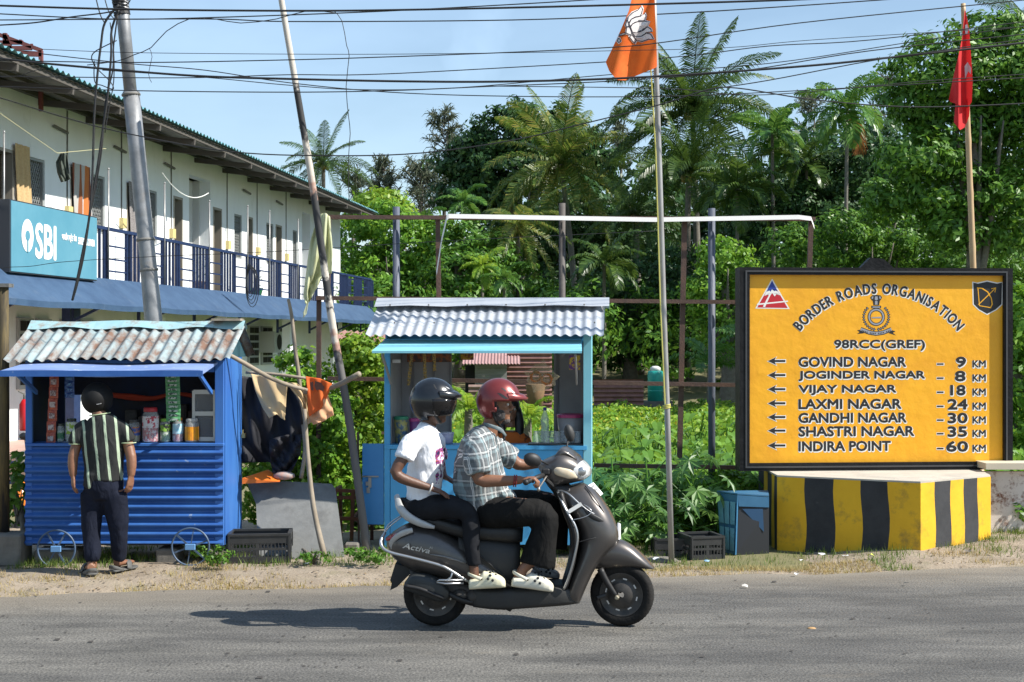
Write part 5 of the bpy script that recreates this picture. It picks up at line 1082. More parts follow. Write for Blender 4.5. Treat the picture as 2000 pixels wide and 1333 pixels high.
for nm, u1, vb, num, n0, n1 in rows:
    btext("place_name", nm, 1560.5, u1, vb, vb - 18.5); btext("distance_number", num, n0, n1, vb + .5, vb - 18.5, .0058); btext("unit_lettering", "KM", 1900, 1925, vb + 1, vb - 12, .003)
    m_ = MB(); vm = vb - 6.5; flat_poly(m_, [bq(u, v, .006) for u, v in ((1830, vm), (1843, vm), (1843, vm + 3), (1830, vm + 3))]); d_ = build("dash", m_, M_INK, BRD, fix=False); m_ = MB(); flat_poly(m_, [bq(u, v, .003) for u, v in ((1829, vm - .8), (1844.5, vm - .8), (1844.5, vm + 4.4), (1829, vm + 4.4))]); build("outline", m_, M_PW, d_, fix=False)
    vm = vb - 11; ar = [(1500, vm), (1516, vm - 7.5), (1513, vm - 2), (1534, vm - 2), (1534, vm + 2), (1513, vm + 2), (1516, vm + 7.5)]
    m_ = MB(); m_.add([bq(u, v, .006) for u, v in ar], [(0, 1, 2), (0, 2, 5), (0, 5, 6), (2, 3, 4, 5)]); d_ = build("arrow", m_, M_INK, BRD, fix=False)
    cu = 1514; m_ = MB(); ar2 = [(1498, vm + .6), (1518, vm - 9), (1514.6, vm - 3.4), (1535.4, vm - 3.4), (1535.4, vm + 4), (1514.6, vm + 4), (1518, vm + 10)]; m_.add([bq(u, v, .003) for u, v in ar2], [(0, 1, 2), (0, 2, 5), (0, 5, 6), (2, 3, 4, 5)]); build("outline", m_, M_PW, d_, fix=False)
btext("unit_title", "98RCC(GREF)", 1630, 1806, 685.5, 665, .0042)
# arched title
word = "BORDER ROADS ORGANISATION"; cw = {}
for ch in set(word.replace(" ", "")):
    vs, fs = text2d(ch); cw[ch] = (min(v[0] for v in vs), max(v[0] for v in vs))
adv = [(.42 if ch == ' ' else (cw[ch][1] - cw[ch][0]) + .17) for ch in word]; tot = sum(adv); cuv = (1716.5, 771); Rb = 197
m2, m1 = MB(), MB(); s = 0
for ch, a in zip(word, adv):
    th = R(-51.5 + 103 * (s + a / 2) / tot); s += a
    if ch == ' ': continue
    H = 20.5
    for mb_, k, bx_, bz_ in [(m2, .006 + .0003 * q, .85 * math.cos(q * 1.05) if q else 0, .85 * math.sin(q * 1.05) if q else 0) for q in range(7)] + [(m1, .002 + .0003 * q, 2.1 * math.cos(q * 1.05) + .6, 2.1 * math.sin(q * 1.05) - 1.0) for q in range(6)]:
        vs, fs = _tc.setdefault(ch, None) or text2d(ch); _tc[ch] = (vs, fs); xm = (cw[ch][0] + cw[ch][1]) / 2; out = []
        sc = 103 / 180 * math.pi * (Rb + 6) / tot
        for x, y in vs:
            lx = (x - xm) * sc + bx_; ly = y / .73 * H; r_ = Rb + ly + bz_
            uu = cuv[0] + r_ * math.sin(th) + lx * math.cos(th); vv = cuv[1] - r_ * math.cos(th) + lx * math.sin(th); out.append(bq(uu, vv, k))
        mb_.add(out, fs)
o = build("arched_title", m2, M_INK, BRD, fix=False); build("outline", m1, M_PW, o, fix=False)
# triangular emblem
tri = thing; T0 = [(1508, 545), (1475, 603.5), (1542.5, 604.5)]
def bpoly(name, lst, mat, parent, tri_=None):
    m_ = MB()
    for pts, k in lst:
        vs = [bq(u, v, k) for u, v in pts]; c = sum(vs, Vector()) / len(vs); m_.add([c] + vs, [(0, 1 + i, 1 + (i + 1) % len(vs)) for i in range(len(vs))])
    return build(name, m_, mat, parent, fix=False)
e1 = bpoly("mountain_emblem", [([(1508, 545), (1475, 603.5), (1542.5, 604.5)], .003)], M_PW, BRD)
bpoly("red_field", [([(1508, 550), (1479, 601.5), (1538.5, 602.5)], .005)], pm("emblem_red", (.5, .012, .02), rough=.5), e1)
bpoly("white_snow", [([(1493, 579), (1498, 567), (1508, 556), (1519, 570), (1524, 578), (1518, 574), (1513, 580), (1508, 573), (1503, 580), (1499, 575)], .0065), ([(1479, 594), (1539, 588), (1539, 590.5), (1478, 597)], .0065), ([(1490, 600), (1497, 586), (1504, 574), (1506, 575), (1500, 588), (1494, 601)], .0068)], M_PW, e1)
bpoly("blue_peak", [([(1508, 549), (1500, 564), (1497, 571), (1502, 567), (1505, 571), (1509, 564), (1513, 570), (1516, 566), (1519, 570)], .008)], pm("emblem_blue", (.02, .05, .3), rough=.5), e1)
shp = [(1901, 553), (1910, 555), (1928, 551), (1947, 555), (1957, 553), (1956, 595), (1945, 605), (1928, 614), (1912, 605), (1902, 595)]
e2 = bpoly("bow_shield", [([(1928 + (u - 1928) * 1.08, 582 + (v - 582) * 1.07) for u, v in shp], .003)], M_PW, BRD); bpoly("shield_field", [(shp, .005)], M_INK, e2)
m_ = MB()
for pts, w_ in (([(1908, 563), (1918, 564), (1929, 571), (1936, 583), (1938, 595), (1934, 603)], 2.2), ([(1910, 563), (1913, 598)], 1.6), ([(1913, 598), (1936, 602)], 1.6), ([(1911, 596), (1944, 564)], 1.8), ([(1936, 565), (1945, 563), (1943, 572)], 1.8)):
    vs, fs = ribbon2(pts, w_); m_.add([bq(u, v, .0075 + .0004 * len(m_.f) / 10) for u, v in vs], fs)
build("bow_and_arrow", m_, M_PANEL, e2, fix=False)
# crest: capital, ring, wreath, ribbon
M_CG = pm("crest_grey", (.30, .31, .34), rough=.5)
def ell_px(cu, cv, ru, rv, n=30, a0=0, a1=2 * math.pi): return [(cu + ru * math.cos(a0 + (a1 - a0) * i / n), cv + rv * math.sin(a0 + (a1 - a0) * i / n)) for i in range(n + 1)]
cr_ = MB()
vs, fs = ribbon2(ell_px(1711.5, 620, 14, 14.5), 6); cr_.add([bq(u, v, .003) for u, v in vs], fs)
crest = build("crest", cr_, M_INK, BRD, fix=False); m_ = MB(); vs, fs = ribbon2(ell_px(1711.5, 620, 14, 14.5), 3); m_.add([bq(u, v, .005) for u, v in vs], fs)
wr = MB()
for i in range(13):
    for sg in (-1, 1):
        q = R(90 - sg * (8 + i * 11.3)); cu, cv = 1711.5 + 24.5 * math.cos(q), 620 + 24.5 * math.sin(q); tx, ty = -math.sin(q) * -sg, math.cos(q) * -sg; nx_, ny_ = math.cos(q), math.sin(q)
        if sg * 1 and i > 11: continue
        wr.add([bq(cu + tx * a + nx_ * b, cv + ty * a + ny_ * b, .003 + .0001 * (i % 3)) for a, b in ((-2.5, 0), (1.5, 3.6), (3, 0), (1.5, -3.6))], [(0, 1, 2, 3)])
        m_.add([bq(cu + tx * a + nx_ * b, cv + ty * a + ny_ * b, .005) for a, b in ((-.5, 0), (1.2, 1.4), (2, 0), (1.2, -1.4))], [(0, 1, 2, 3)])
build("wreath", wr, M_INK, crest, fix=False)
cap = MB(); cap_l = [([(1702, 603), (1721, 603), (1721, 598), (1702, 598)], .003), ([(1706, 597), (1717, 597), (1718.5, 588), (1704.5, 588)], .0031), ([(1703, 588), (1699.5, 582), (1703, 578), (1711.5, 576.5), (1720, 578), (1723, 582), (1719.5, 588)], .0032)]
for pts, k in cap_l: cap.add([bq(u, v, k) for u, v in pts], [tuple(range(len(pts)))])
build("lion_capital", cap, M_INK, crest, fix=False)
for pts in ([(1704, 602), (1719, 602), (1719, 599.5), (1704, 599.5)], [(1709, 596), (1714, 596), (1714, 589), (1709, 589)], [(1708.5, 586), (1711.5, 588), (1714.5, 586), (1714, 580), (1709, 580)], [(1702, 584), (1705, 585), (1706, 580), (1703, 580)], [(1718, 585), (1721, 584), (1720, 580), (1717, 580)], [(1702, 620.5), (1721, 619.5), (1721, 622.5), (1703, 622.5)]): m_.add([bq(u, v, .005) for u, v in pts], [tuple(range(len(pts)))])
rb = MB(); mid = [(1681, 644), (1687, 646), (1697, 650), (1711, 652.5), (1725, 650.5), (1735, 646.5), (1741, 644)]
vs, fs = ribbon2(mid, 8.5); rb.add([bq(u, v, .003) for u, v in vs], fs); rb.add([bq(u, v, .0028) for u, v in ((1674, 646), (1687, 644), (1687, 652), (1674, 653), (1679, 649.5))], [(0, 1, 4), (1, 2, 4), (2, 3, 4)]); rb.add([bq(u, v, .0028) for u, v in ((1749, 648), (1736, 644), (1737, 652), (1750, 656), (1744, 651))], [(0, 1, 4), (1, 2, 4), (2, 3, 4)])
build("motto_ribbon", rb, M_INK, crest, fix=False); vs, fs = ribbon2(mid, 5.5); m_.add([bq(u, v, .0055) for u, v in vs], fs); build("silver_parts", m_, M_CG, crest, fix=False)
m_ = MB()
for i in range(18):
    u = 1684 + i * 3.2; v = 645.3 + 7 * (1 - ((u - 1711) / 30) ** 2); 
    if i % 5 == 4: continue
    m_.add([bq(u + a, v + b, .0075) for a, b in ((-.9, -1.4), (.9, -1.4), (.9, 1.2), (-.9, 1.2))], [(0, 1, 2, 3)])
build("motto_lettering", m_, M_INK, crest, fix=False)

# ================================================================== hoarding frame
M_RUST = pm("rusty_steel", (.075, .045, .035), (.12, .065, .045), ns=7, rough=.8, bump=.2)
M_POSTB = pm("blue_grey_pipe", (.06, .075, .11), (.11, .12, .15), ns=5, rough=.6, bump=.2, stretch=(1, 1, .25), c3=(.03, .03, .035), ns3=4)
HF = thing("hoarding_frame", "bare rusty steel frame of an empty hoarding behind the pale blue kiosk", "steel frame", P(1100, 1060, 14.3)); Y = 14.3
def fbar(name, a, b, wpx, mat, Yo=0, parent=HF):
    m_ = MB(); m_.bar(P(*a, Y + Yo), P(*b, Y + Yo), wpx / F * Y, .04); return build(name, m_, mat, parent)
fbar("rail", (640, 425), (1592, 429), 11, M_RUST); fbar("rail", (618, 583), (1442, 591), 10, M_RUST); fbar("rail", (640, 740), (1445, 753), 10, M_RUST); fbar("rail", (1160, 910), (1445, 914), 9, M_RUST)
for (a, b, w_) in (((855, 425), (857, 585), 9), ((1337, 430), (1327, 915), 10), ((1584, 430), (1580, 560), 9), ((623, 585), (622, 1050), 9), ((643, 425), (641, 600), 7)): fbar("upright", a, b, w_, M_RUST, .05)
for u, vt, w_, mt in ((774, 405, 14, M_POSTB), (1098, 398, 13, pm("dark_pipe", (.06, .05, .045), (.1, .09, .08), ns=6, rough=.7)), (1390, 408, 14, M_POSTB)):
    m_ = MB(); p_ = P(u, vt, Y + .1); m_.tube([Vector((p_.x, p_.y, -.2)), p_], w_ / 2 / F * Y, 14); build("pipe_post", m_, mt, HF, smooth=True)
ws = MB(); pts = [(852, 535), (862, 470), (872, 427), (876, 423), (1000, 425), (1280, 430), (1450, 427), (1560, 425), (1584, 428), (1590, 445)]; ws.loft([[P(u, v, Y - .06) + Vector((0, 0, .022)), P(u + 1, v, Y - .07) - Vector((0, 0, .022))] for u, v in pts], cap=False, closed=False)
o = build("banner_strip", ws, pm("white_flex", (.74, .72, .68), rough=.6), None, fix=False, loc=P(1200, 428, Y)); tag(o, "long torn white banner strip lying along the hoarding's top rail", "banner strip")
# ================================================================== poles
UP = thing("utility_pole", "leaning galvanised steel utility pole wrapped with cables at its top", "utility pole", P(342, 1062, 13.1)); m_ = MB()
pts = [(342, 1075), (322, 860), (302, 650), (288, 500), (268, 300), (256, 180)]; m_.tube([P(u, v, 13.1) for u, v in pts], [17.5 / F * 13.1] * 3 + [16 / F * 13.1] * 3, 18); m_.tube([P(255, 182, 13.1), P(243, 60, 13.1), P(233, -60, 13.1)], [12.5 / F * 13.1] * 3, 16)
build("pole", m_, pm("galvanised_pole", (.19, .195, .2), (.28, .285, .29), ns=9, rough=.5, metal=.35, bump=.05, c3=(.22, .2, .18), ns3=3), UP, smooth=True)
for u, v in ((291, 528), (284.5, 469), (256, 186)):
    m_ = MB(); p_ = P(u, v, 13.1); m_.lathe(p_, [(.082, -.012), (.088, 0), (.082, .012)], 18, axis=Vector((-.1, 0, 1))); build("collar", m_, M_GREYMETAL, UP, smooth=True)
m_ = MB(); M_CABLE = pm("black_cable", (.012, .012, .013), rough=.6)
for k in range(9):
    z = 4 + k * 4.5; c = P(234 + k * .55, -4 + k * 4.2, 13.1); m_.tube([c + Vector((.066 * math.cos(q), .066 * math.sin(q), .012 * math.sin(q + k))) for q in np.linspace(0, 6.28, 14)], .011, 5, cap=False)
build("cable_wrap", m_, M_CABLE, UP)
FP = thing("flagpole", "thin grey steel flagpole carrying the orange lotus flag", "flagpole", P(1311, 1078, 12.5)); m_ = MB()
m_.tube([P(1312, 1110, 12.5), P(1303, 800, 12.5), P(1296, 600, 12.5), P(1287, 300, 12.5), P(1279, 60, 12.5), P(1276, -40, 12.5)], [.026, .025, .025, .024, .023, .022], 12); build("pole", m_, pm("grey_pole_paint", (.36, .36, .36), (.25, .24, .23), ns=5, rough=.5, metal=.2, c3=(.18, .11, .08), ns3=3, t3=(.6, .7), stretch=(1, 1, .4)), FP, smooth=True)
m_ = MB(); m_.tube([P(1271, 135, 12.47), P(1281, 300, 12.47), P(1290, 600, 12.47), P(1299, 790, 12.46)], .006, 5); 
for k in range(3): c = P(1302, 796 + k * 3, 12.5); m_.tube([c + Vector((.032 * math.cos(q), .032 * math.sin(q), .004 * q)) for q in np.linspace(0, 6.28, 14)], .005, 5, cap=False)
build("halyard", m_, pm("yellow_halyard", (.55, .5, .12), rough=.8), FP)
BF = thing("bamboo_flagpole", "pale bamboo flagpole behind the yellow board carrying the red flag", "flagpole", P(1908, 600, 14.4)); m_ = MB(); pts = []; rad = []
for i in range(61):
    t = i / 60; u = 1915 + (1881 - 1915) * t; v = 900 + (8 - 900) * t; pts.append(P(u, v, 14.5)); rad.append((7.2 - 2.6 * t) / F * 14.5 * (1.12 if i % 7 == 0 else 1))
m_.tube(pts, rad, 12); m_.tube([P(1915, 900, 14.5), P(1918, 1050, 14.5)], .036, 10); build("pole", m_, pm("bamboo", (.50, .35, .19), (.42, .27, .13), ns=5, rough=.5, stretch=(1, 1, .5)), BF, smooth=True)
LP = thing("leaning_pole", "leaning bamboo pole with charred black bands carrying a pale cloth", "pole", P(718, 1085, 12.7)); m_ = MB()
m_.tube([P(u, v, 12.7) for u, v in ((718, 1085), (700, 950), (677, 790), (650, 640), (630, 500), (607, 340), (592, 250), (575, 150), (556, 40), (540, -60))], [.037, .036, .035, .034, .033, .031, .03, .028, .027, .025], 12, smooth=3)
def charred():
    m, nt, N, L, b = nodes("charred_bamboo"); t = N.new("ShaderNodeTexCoord"); s = N.new("ShaderNodeSeparateXYZ"); L.new(t.outputs['Object'], s.inputs[0]); nz_ = N.new("ShaderNodeTexNoise"); nz_.inputs['Scale'].default_value = 14; nz_.inputs['Detail'].default_value = 6; L.new(t.outputs['Object'], nz_.inputs[0])
    a = N.new("ShaderNodeMath"); a.operation = 'MULTIPLY_ADD'; a.inputs[1].default_value = .55; L.new(nz_.outputs[0], a.inputs[0]); L.new(s.outputs[2], a.inputs[2]); mr = N.new("ShaderNodeMapRange"); mr.inputs['From Max'].default_value = 5.2; L.new(a.outputs[0], mr.inputs[0])
    r = N.new("ShaderNodeValToRGB"); r.color_ramp.interpolation = 'EASE'; e = r.color_ramp.elements; bk_, gy, wt, pk = (.03, .03, .03), (.12, .115, .11), (.5, .45, .38), (.34, .2, .15)
    seq = [(0, gy), (.38, gy), (.4, bk_), (.41, pk), (.44, wt), (.475, wt), (.49, bk_), (.525, bk_), (.54, wt), (.565, bk_), (.66, bk_), (.68, pk), (.71, wt), (.75, wt), (.77, bk_), (.855, bk_), (.87, wt), (1, wt)]
    while len(e) < len(seq): e.new(.5)
    for i, (p_, c) in enumerate(seq): e[i].position = p_; e[i].color = _c(c)
    L.new(mr.outputs[0], r.inputs[0]); L.new(r.outputs[0], b.inputs['Base Color']); b.inputs['Roughness'].default_value = .75; return m
build("bamboo", m_, charred(), LP, smooth=True)
# ================================================================== flags and cloths
def sheet(name, label, cat, rows_uv, Y, mat, wav=.04, fx=9, fy=3, seed=0, thick=.004, sub=(30, 30)):
    """rows_uv: list of polylines (same length) in photo units -> bilinear interpolated cloth at distance Y"""
    rows = [np.array(r, float) for r in rows_uv]; nr, nc = sub; V = []
    def interp(L_, t):
        x = t * (len(L_) - 1); i = min(int(x), len(L_) - 2); return L_[i] + (L_[i + 1] - L_[i]) * (x - i)
    for i in range(nr + 1):
        ti = i / nr
        for j in range(nc + 1):
            tj = j / nc; col = [interp(r, tj) for r in rows]; p_ = interp(col, ti)
            d = wav * (math.sin(fx * tj + fy * ti + seed) + .5 * math.sin(2.3 * fx * tj - 2 * fy * ti + seed)) ; V.append(P(p_[0], p_[1], Y + d))
    Fs = [(i * (nc + 1) + j, i * (nc + 1) + j + 1, (i + 1) * (nc + 1) + j + 1, (i + 1) * (nc + 1) + j) for i in range(nr) for j in range(nc)]
    m_ = MB(); m_.add(V, Fs); o = build(name, m_, mat, None, smooth=True, fix=False, loc=V[0]); so_ = o.modifiers.new("thickness", 'SOLIDIFY'); so_.thickness = thick; tag(o, label, cat); return o
def clothmat(name, c1, c2, tr=.25, ns=6):
    m = pm(name, c1, c2, ns=ns, rough=.8); nt = m.node_tree; N, L = nt.nodes, nt.links; t = N.new("ShaderNodeBsdfTranslucent"); t.inputs[0].default_value = _c(c2); ms = N.new("ShaderNodeMixShader"); ms.inputs[0].default_value = tr
    L.new(N["Principled BSDF"].outputs[0], ms.inputs[1]); L.new(t.outputs[0], ms.inputs[2]); L.new(ms.outputs[0], N["Material Output"].inputs[0]); return m
FY = 12.42
OF = thing("orange_flag", "orange party flag with a white lotus hanging from the grey flagpole", "flag", P(1280, 60, FY))
out_l = [(1240, -30), (1229, 20), (1210, 65), (1190, 108), (1183, 122), (1190, 140), (1205, 157), (1222, 158)]; out_r = [(1278, -30), (1279, 20), (1281, 60), (1282, 90), (1283, 115), (1283, 132), (1272, 137), (1240, 150)]
def flagdepth(u, v): return FY + .05 * math.sin((u - 1180) * .09 + v * .02) - .02 * math.sin(v * .05 + u * .03)
V = []; Fs = []; nc = 24; n_r = 40
for i in range(n_r + 1):
    t = i / n_r * (len(out_l) - 1); k = min(int(t), len(out_l) - 2); q = t - k
    for j in range(nc + 1):
        a = j / nc; u = (out_l[k][0] * (1 - q) + out_l[k + 1][0] * q) * (1 - a) + (out_r[k][0] * (1 - q) + out_r[k + 1][0] * q) * a; v = (out_l[k][1] * (1 - q) + out_l[k + 1][1] * q) * (1 - a) + (out_r[k][1] * (1 - q) + out_r[k + 1][1] * q) * a; V.append(P(u, v, flagdepth(u, v)))
Fs = [(i * (nc + 1) + j, i * (nc + 1) + j + 1, (i + 1) * (nc + 1) + j + 1, (i + 1) * (nc + 1) + j) for i in range(n_r) for j in range(nc)]
m_ = MB(); m_.add(V, Fs); build("cloth", m_, clothmat("flag_orange", (.82, .13, .012), (.9, .2, .03), .3), OF, smooth=True, fix=False)
def fl(u, v, k): return P(u, v, flagdepth(u, v) - k)
Z = lambda pts: [(1160 + x / 7.406, y / 7.406) for x, y in pts]
pet = {'top': Z([(490, 310), (500, 250), (560, 190), (640, 150), (685, 95), (705, 140), (690, 200), (670, 240), (600, 250), (545, 280), (510, 330)]), 'top2': Z([(512, 345), (545, 282), (610, 252), (700, 232), (735, 200), (750, 240), (730, 300), (660, 312), (590, 330), (530, 380), (520, 390)]),
       'mid': Z([(530, 400), (560, 350), (640, 315), (720, 310), (800, 325), (770, 380), (700, 440), (620, 480), (560, 475)]), 'low': Z([(560, 485), (630, 482), (720, 440), (770, 395), (820, 425), (835, 465), (760, 480), (690, 530), (600, 540)]), 'low2': Z([(595, 550), (680, 535), (760, 485), (820, 500), (862, 575), (790, 575), (700, 605), (630, 595)]), 'foot': Z([(515, 540), (555, 510), (590, 555), (612, 595), (592, 632), (560, 600)]), 'base': Z([(465, 480), (475, 400), (515, 390), (550, 480), (535, 510), (490, 495)]), 'bud': Z([(460, 370), (478, 290), (505, 340), (510, 380), (475, 395)]), 'stem': Z([(365, 530), (370, 505), (450, 480), (465, 490), (440, 505)]), 'root': Z([(340, 600), (350, 560), (375, 570), (385, 600), (360, 625)])}
mw, mo, mk = MB(), MB(), MB()
for kx, pts in pet.items():
    cx = sum(p[0] for p in pts) / len(pts); cy = sum(p[1] for p in pts) / len(pts)
    big = [(cx + (u - cx) * 1.0 + 2.8 * (u - cx) / (math.hypot(u - cx, v - cy) + .1), cy + (v - cy) + 2.8 * (v - cy) / (math.hypot(u - cx, v - cy) + .1)) for u, v in pts]
    n = len(pts); mo.add([fl(cx, cy, .007)] + [fl(u, v, .007) for u, v in big], [(0, 1 + i, 1 + (i + 1) % n) for i in range(n)])
    mw.add([fl(cx, cy, .010)] + [fl(u, v, .010) for u, v in pts], [(0, 1 + i, 1 + (i + 1) % n) for i in range(n)])
    vs, fs = ribbon2(pts + [pts[0]], 1.7); mk.add([fl(u, v, .013) for u, v in vs], fs)
M_FW = pm("flag_white", (.74, .7, .68), (.66, .62, .62), ns=20, rough=.8); lot = build("lotus", mw, M_FW, OF, fix=False); build("white_border", mo, M_FW, lot, fix=False); build("lotus_outline", mk, pm("flag_black", (.02, .018, .03), rough=.8), lot, fix=False)
RF_ = thing("red_flag", "limp red flag with white marks hanging from the bamboo flagpole", "flag", P(1883, 100, 14.42)); rl_ = [(1884, 22), (1880, 70), (1872, 110), (1862, 150), (1853, 195), (1856, 200)]; rr_ = [(1886, 22), (1893, 60), (1896, 100), (1900, 160), (1898, 200), (1890, 212)]
def rfd(u, v): return 14.40 + .05 * math.sin((u - 1850) * .22) 
def rsheet(l, r, k=0):
    m_ = MB(); V = []; n = 30; c_ = 14
    for i in range(n + 1):
        t = i / n * (len(l) - 1); q_ = min(int(t), len(l) - 2); q = t - q_
        for j in range(c_ + 1):
            a = j / c_; u = (l[q_][0] * (1 - q) + l[q_ + 1][0] * q) * (1 - a) + (r[q_][0] * (1 - q) + r[q_ + 1][0] * q) * a; v = (l[q_][1] * (1 - q) + l[q_ + 1][1] * q) * (1 - a) + (r[q_][1] * (1 - q) + r[q_ + 1][1] * q) * a; V.append(P(u, v, rfd(u, v) + k))
    m_.add(V, [(i * (c_ + 1) + j, i * (c_ + 1) + j + 1, (i + 1) * (c_ + 1) + j + 1, (i + 1) * (c_ + 1) + j) for i in range(n) for j in range(c_)]); return m_
M_RED = clothmat("flag_red", (.55, .012, .018), (.65, .03, .03), .25); build("cloth", rsheet(rl_, rr_), M_RED, RF_, smooth=True, fix=False); build("cloth_fold", rsheet([(1868, 190), (1865, 215), (1863, 240), (1875, 255)], [(1893, 190), (1894, 215), (1893, 228), (1884, 250)], .03), M_RED, RF_, smooth=True, fix=False)
m_ = MB()
for pts in ([(1885, 50), (1889, 48), (1892, 58), (1889, 68), (1885, 66)], [(1884, 130), (1890, 122), (1897, 134), (1896, 146), (1891, 140), (1885, 156)]): m_.add([P(u, v, rfd(u, v) - .012) for u, v in pts], [tuple(range(len(pts)))])
build("white_mark", m_, M_FW, RF_, fix=False)
sheet("pale_cloth", "pale yellow cloth draped from the leaning pole in front of the white building", "cloth", [[(622, 420), (636, 417), (645, 425)], [(606, 470), (628, 470), (650, 500)], [(598, 540), (615, 530), (648, 535)], [(593, 580), (606, 560), (630, 540)], [(597, 595), (605, 590), (620, 560)]], 12.85, clothmat("pale_yellow_cloth", (.60, .62, .36), (.70, .71, .5), .3), .05, 9, 4)
sheet("hanging_shirt", "dark olive shirt drying on the balcony line above the sign", "shirt", [[(117, 301), (125, 300), (131, 303)], [(109, 318), (122, 320), (134, 322)], [(112, 338), (124, 340), (136, 340)], [(119, 357), (129, 355), (138, 350)]], 25.6, clothmat("olive_cloth", (.06, .075, .06), (.1, .12, .1), .15), .05, 8, 3)
o = sheet("cloth_tail", "thin torn tail of the pale cloth by the leaning pole", "cloth", [[(601, 588), (603, 588)], [(592, 612), (599, 614)], [(593, 622), (597, 616)]], 12.84, clothmat("pale_tail", (.6, .62, .36), (.7, .71, .5), .3), .005, 2, 2, sub=(8, 4))
# ================================================================== overhead wires
def wire(label, pts, wpx, Y=12.0, cat="wire", name="overhead_wire", smooth=6, group="wires across the sky"):
    m_ = MB(); m_.tube([P(u, v, Y) for u, v in pts], wpx / 2 / F * Y, 6, smooth=smooth); o = build(name, m_, M_CABLE, None, smooth=True, loc=P(*pts[0], Y)); tag(o, label, cat, group); return o
wire("thick black cable, highest of those crossing in front of the utility pole", [(-60, 10), (0, 12), (240, 19), (560, 22), (800, 20), (1200, 11), (1560, 0), (1700, -8)], 4.2, 11.8)
wire("thin wire below the thick top cable, rising out of the picture", [(-60, 26), (0, 28), (210, 38), (385, 36), (700, 25), (958, 12), (1161, 0), (1300, -10)], 2.4, 12.1)
wire("straight wire passing behind the lotus on the orange flag", [(-60, 40), (0, 40), (400, 38), (570, 43), (1000, 40), (1300, 28), (1560, 12), (1760, -2)], 2.4, 12.9)
wire("cable sagging from the left edge up to the utility pole's top", [(-60, 52), (0, 50), (70, 45), (140, 34), (205, 26), (236, 18)], 2.8, 12.9)
wire("hair thin wire with small clips above the roof edge", [(80, 97), (200, 102), (350, 105), (700, 107), (1000, 104), (1200, 100), (1420, 94), (1600, 78), (2050, 50)], 1.3, 12.3)
wire("wire rising to the top right corner above the two flags", [(-60, 118), (0, 119), (270, 123), (560, 118), (760, 112), (1000, 103), (1200, 93), (1300, 83), (1560, 46), (1960, 5), (2060, -6)], 2.2, 12.2)
wire("wire descending from the roof frame to the palms' tops", [(80, 106), (250, 125), (400, 138), (560, 162), (760, 181), (1000, 189), (1300, 189), (1560, 178), (2050, 150)], 2.0, 12.4)
wire("thickest lower black cable crossing in front of the palms and the red flag", [(-60, 108), (60, 122), (200, 135), (380, 149), (560, 155), (800, 160), (1000, 160), (1250, 152), (1560, 131), (1760, 111), (2060, 78)], 4.6, 11.9)
wire("wire running just above the thickest lower cable", [(-60, 149), (0, 150), (350, 153), (560, 147), (700, 147), (900, 138), (1300, 114), (1500, 91), (1700, 79), (2060, 36)], 2.0, 12.5)
wire("wire level with the first joint of the utility pole", [(-60, 169), (0, 170), (260, 178), (560, 181), (760, 178), (950, 170), (1200, 159), (1450, 139), (1700, 100), (2060, 62)], 2.2, 12.6)
wire("wire sloping below the thick cable near the leaning pole", [(200, 138), (400, 152), (560, 167), (700, 176), (900, 172), (1200, 146), (1500, 125), (1800, 80), (2060, 44)], 1.8, 12.7)
wire("lowest long sagging wire, crossing the white building and the palms", [(-60, 178), (0, 192), (125, 230), (250, 262), (450, 297), (640, 305), (820, 300), (1000, 275), (1150, 240), (1290, 205), (1380, 177), (1440, 173), (1600, 197), (1800, 210), (2060, 200)], 2.6, 11.7)
wire("branch wire crossing behind the areca palms", [(950, 169), (1300, 174), (1440, 186), (1560, 182), (1800, 160), (2060, 142)], 1.8, 12.8)
wire("rising wire from the sagging wire's crest to the right edge", [(1380, 176), (1500, 158), (1700, 120), (1850, 98), (2060, 70)], 2.2, 11.75)
wire("thin wire crossing the white building's wall and balcony", [(-60, 545), (0, 525), (60, 521), (130, 512), (300, 502), (500, 494), (700, 482), (900, 470), (1280, 452)], 1.3, 13.0)
wire("dangling crooked wire hanging down left of the dark spreading tree", [(652, 22), (668, 42), (677, 90), (682, 110), (676, 170), (681, 230), (684, 262), (680, 320), (682, 395)], 1.6, 12.0, name="dangling_wire", smooth=2, group=None)
wire("kinked branch of dead wire between the utility pole and the leaning pole", [(170, 128), (230, 120), (262, 108), (295, 94), (325, 62), (372, 37), (420, 38), (470, 46), (540, 38), (600, 22), (655, 26)], 1.8, 12.0, name="dangling_wire", smooth=2, group=None)
wire("short dead twig of wire left of the utility pole's joint", [(-10, 151), (40, 149), (80, 135), (112, 156)], 1.4, 12.0, name="dangling_wire", smooth=2, group=None)
wire("loose wire end hanging under the kinked branch wire", [(292, 96), (297, 112), (290, 145), (296, 162)], 1.2, 12.0, name="dangling_wire", smooth=2, group=None)
CB = thing("cable_bundle", "twisted bundle of black cables dropping from the utility pole to the awning", "cables", P(190, 200, 12.9))
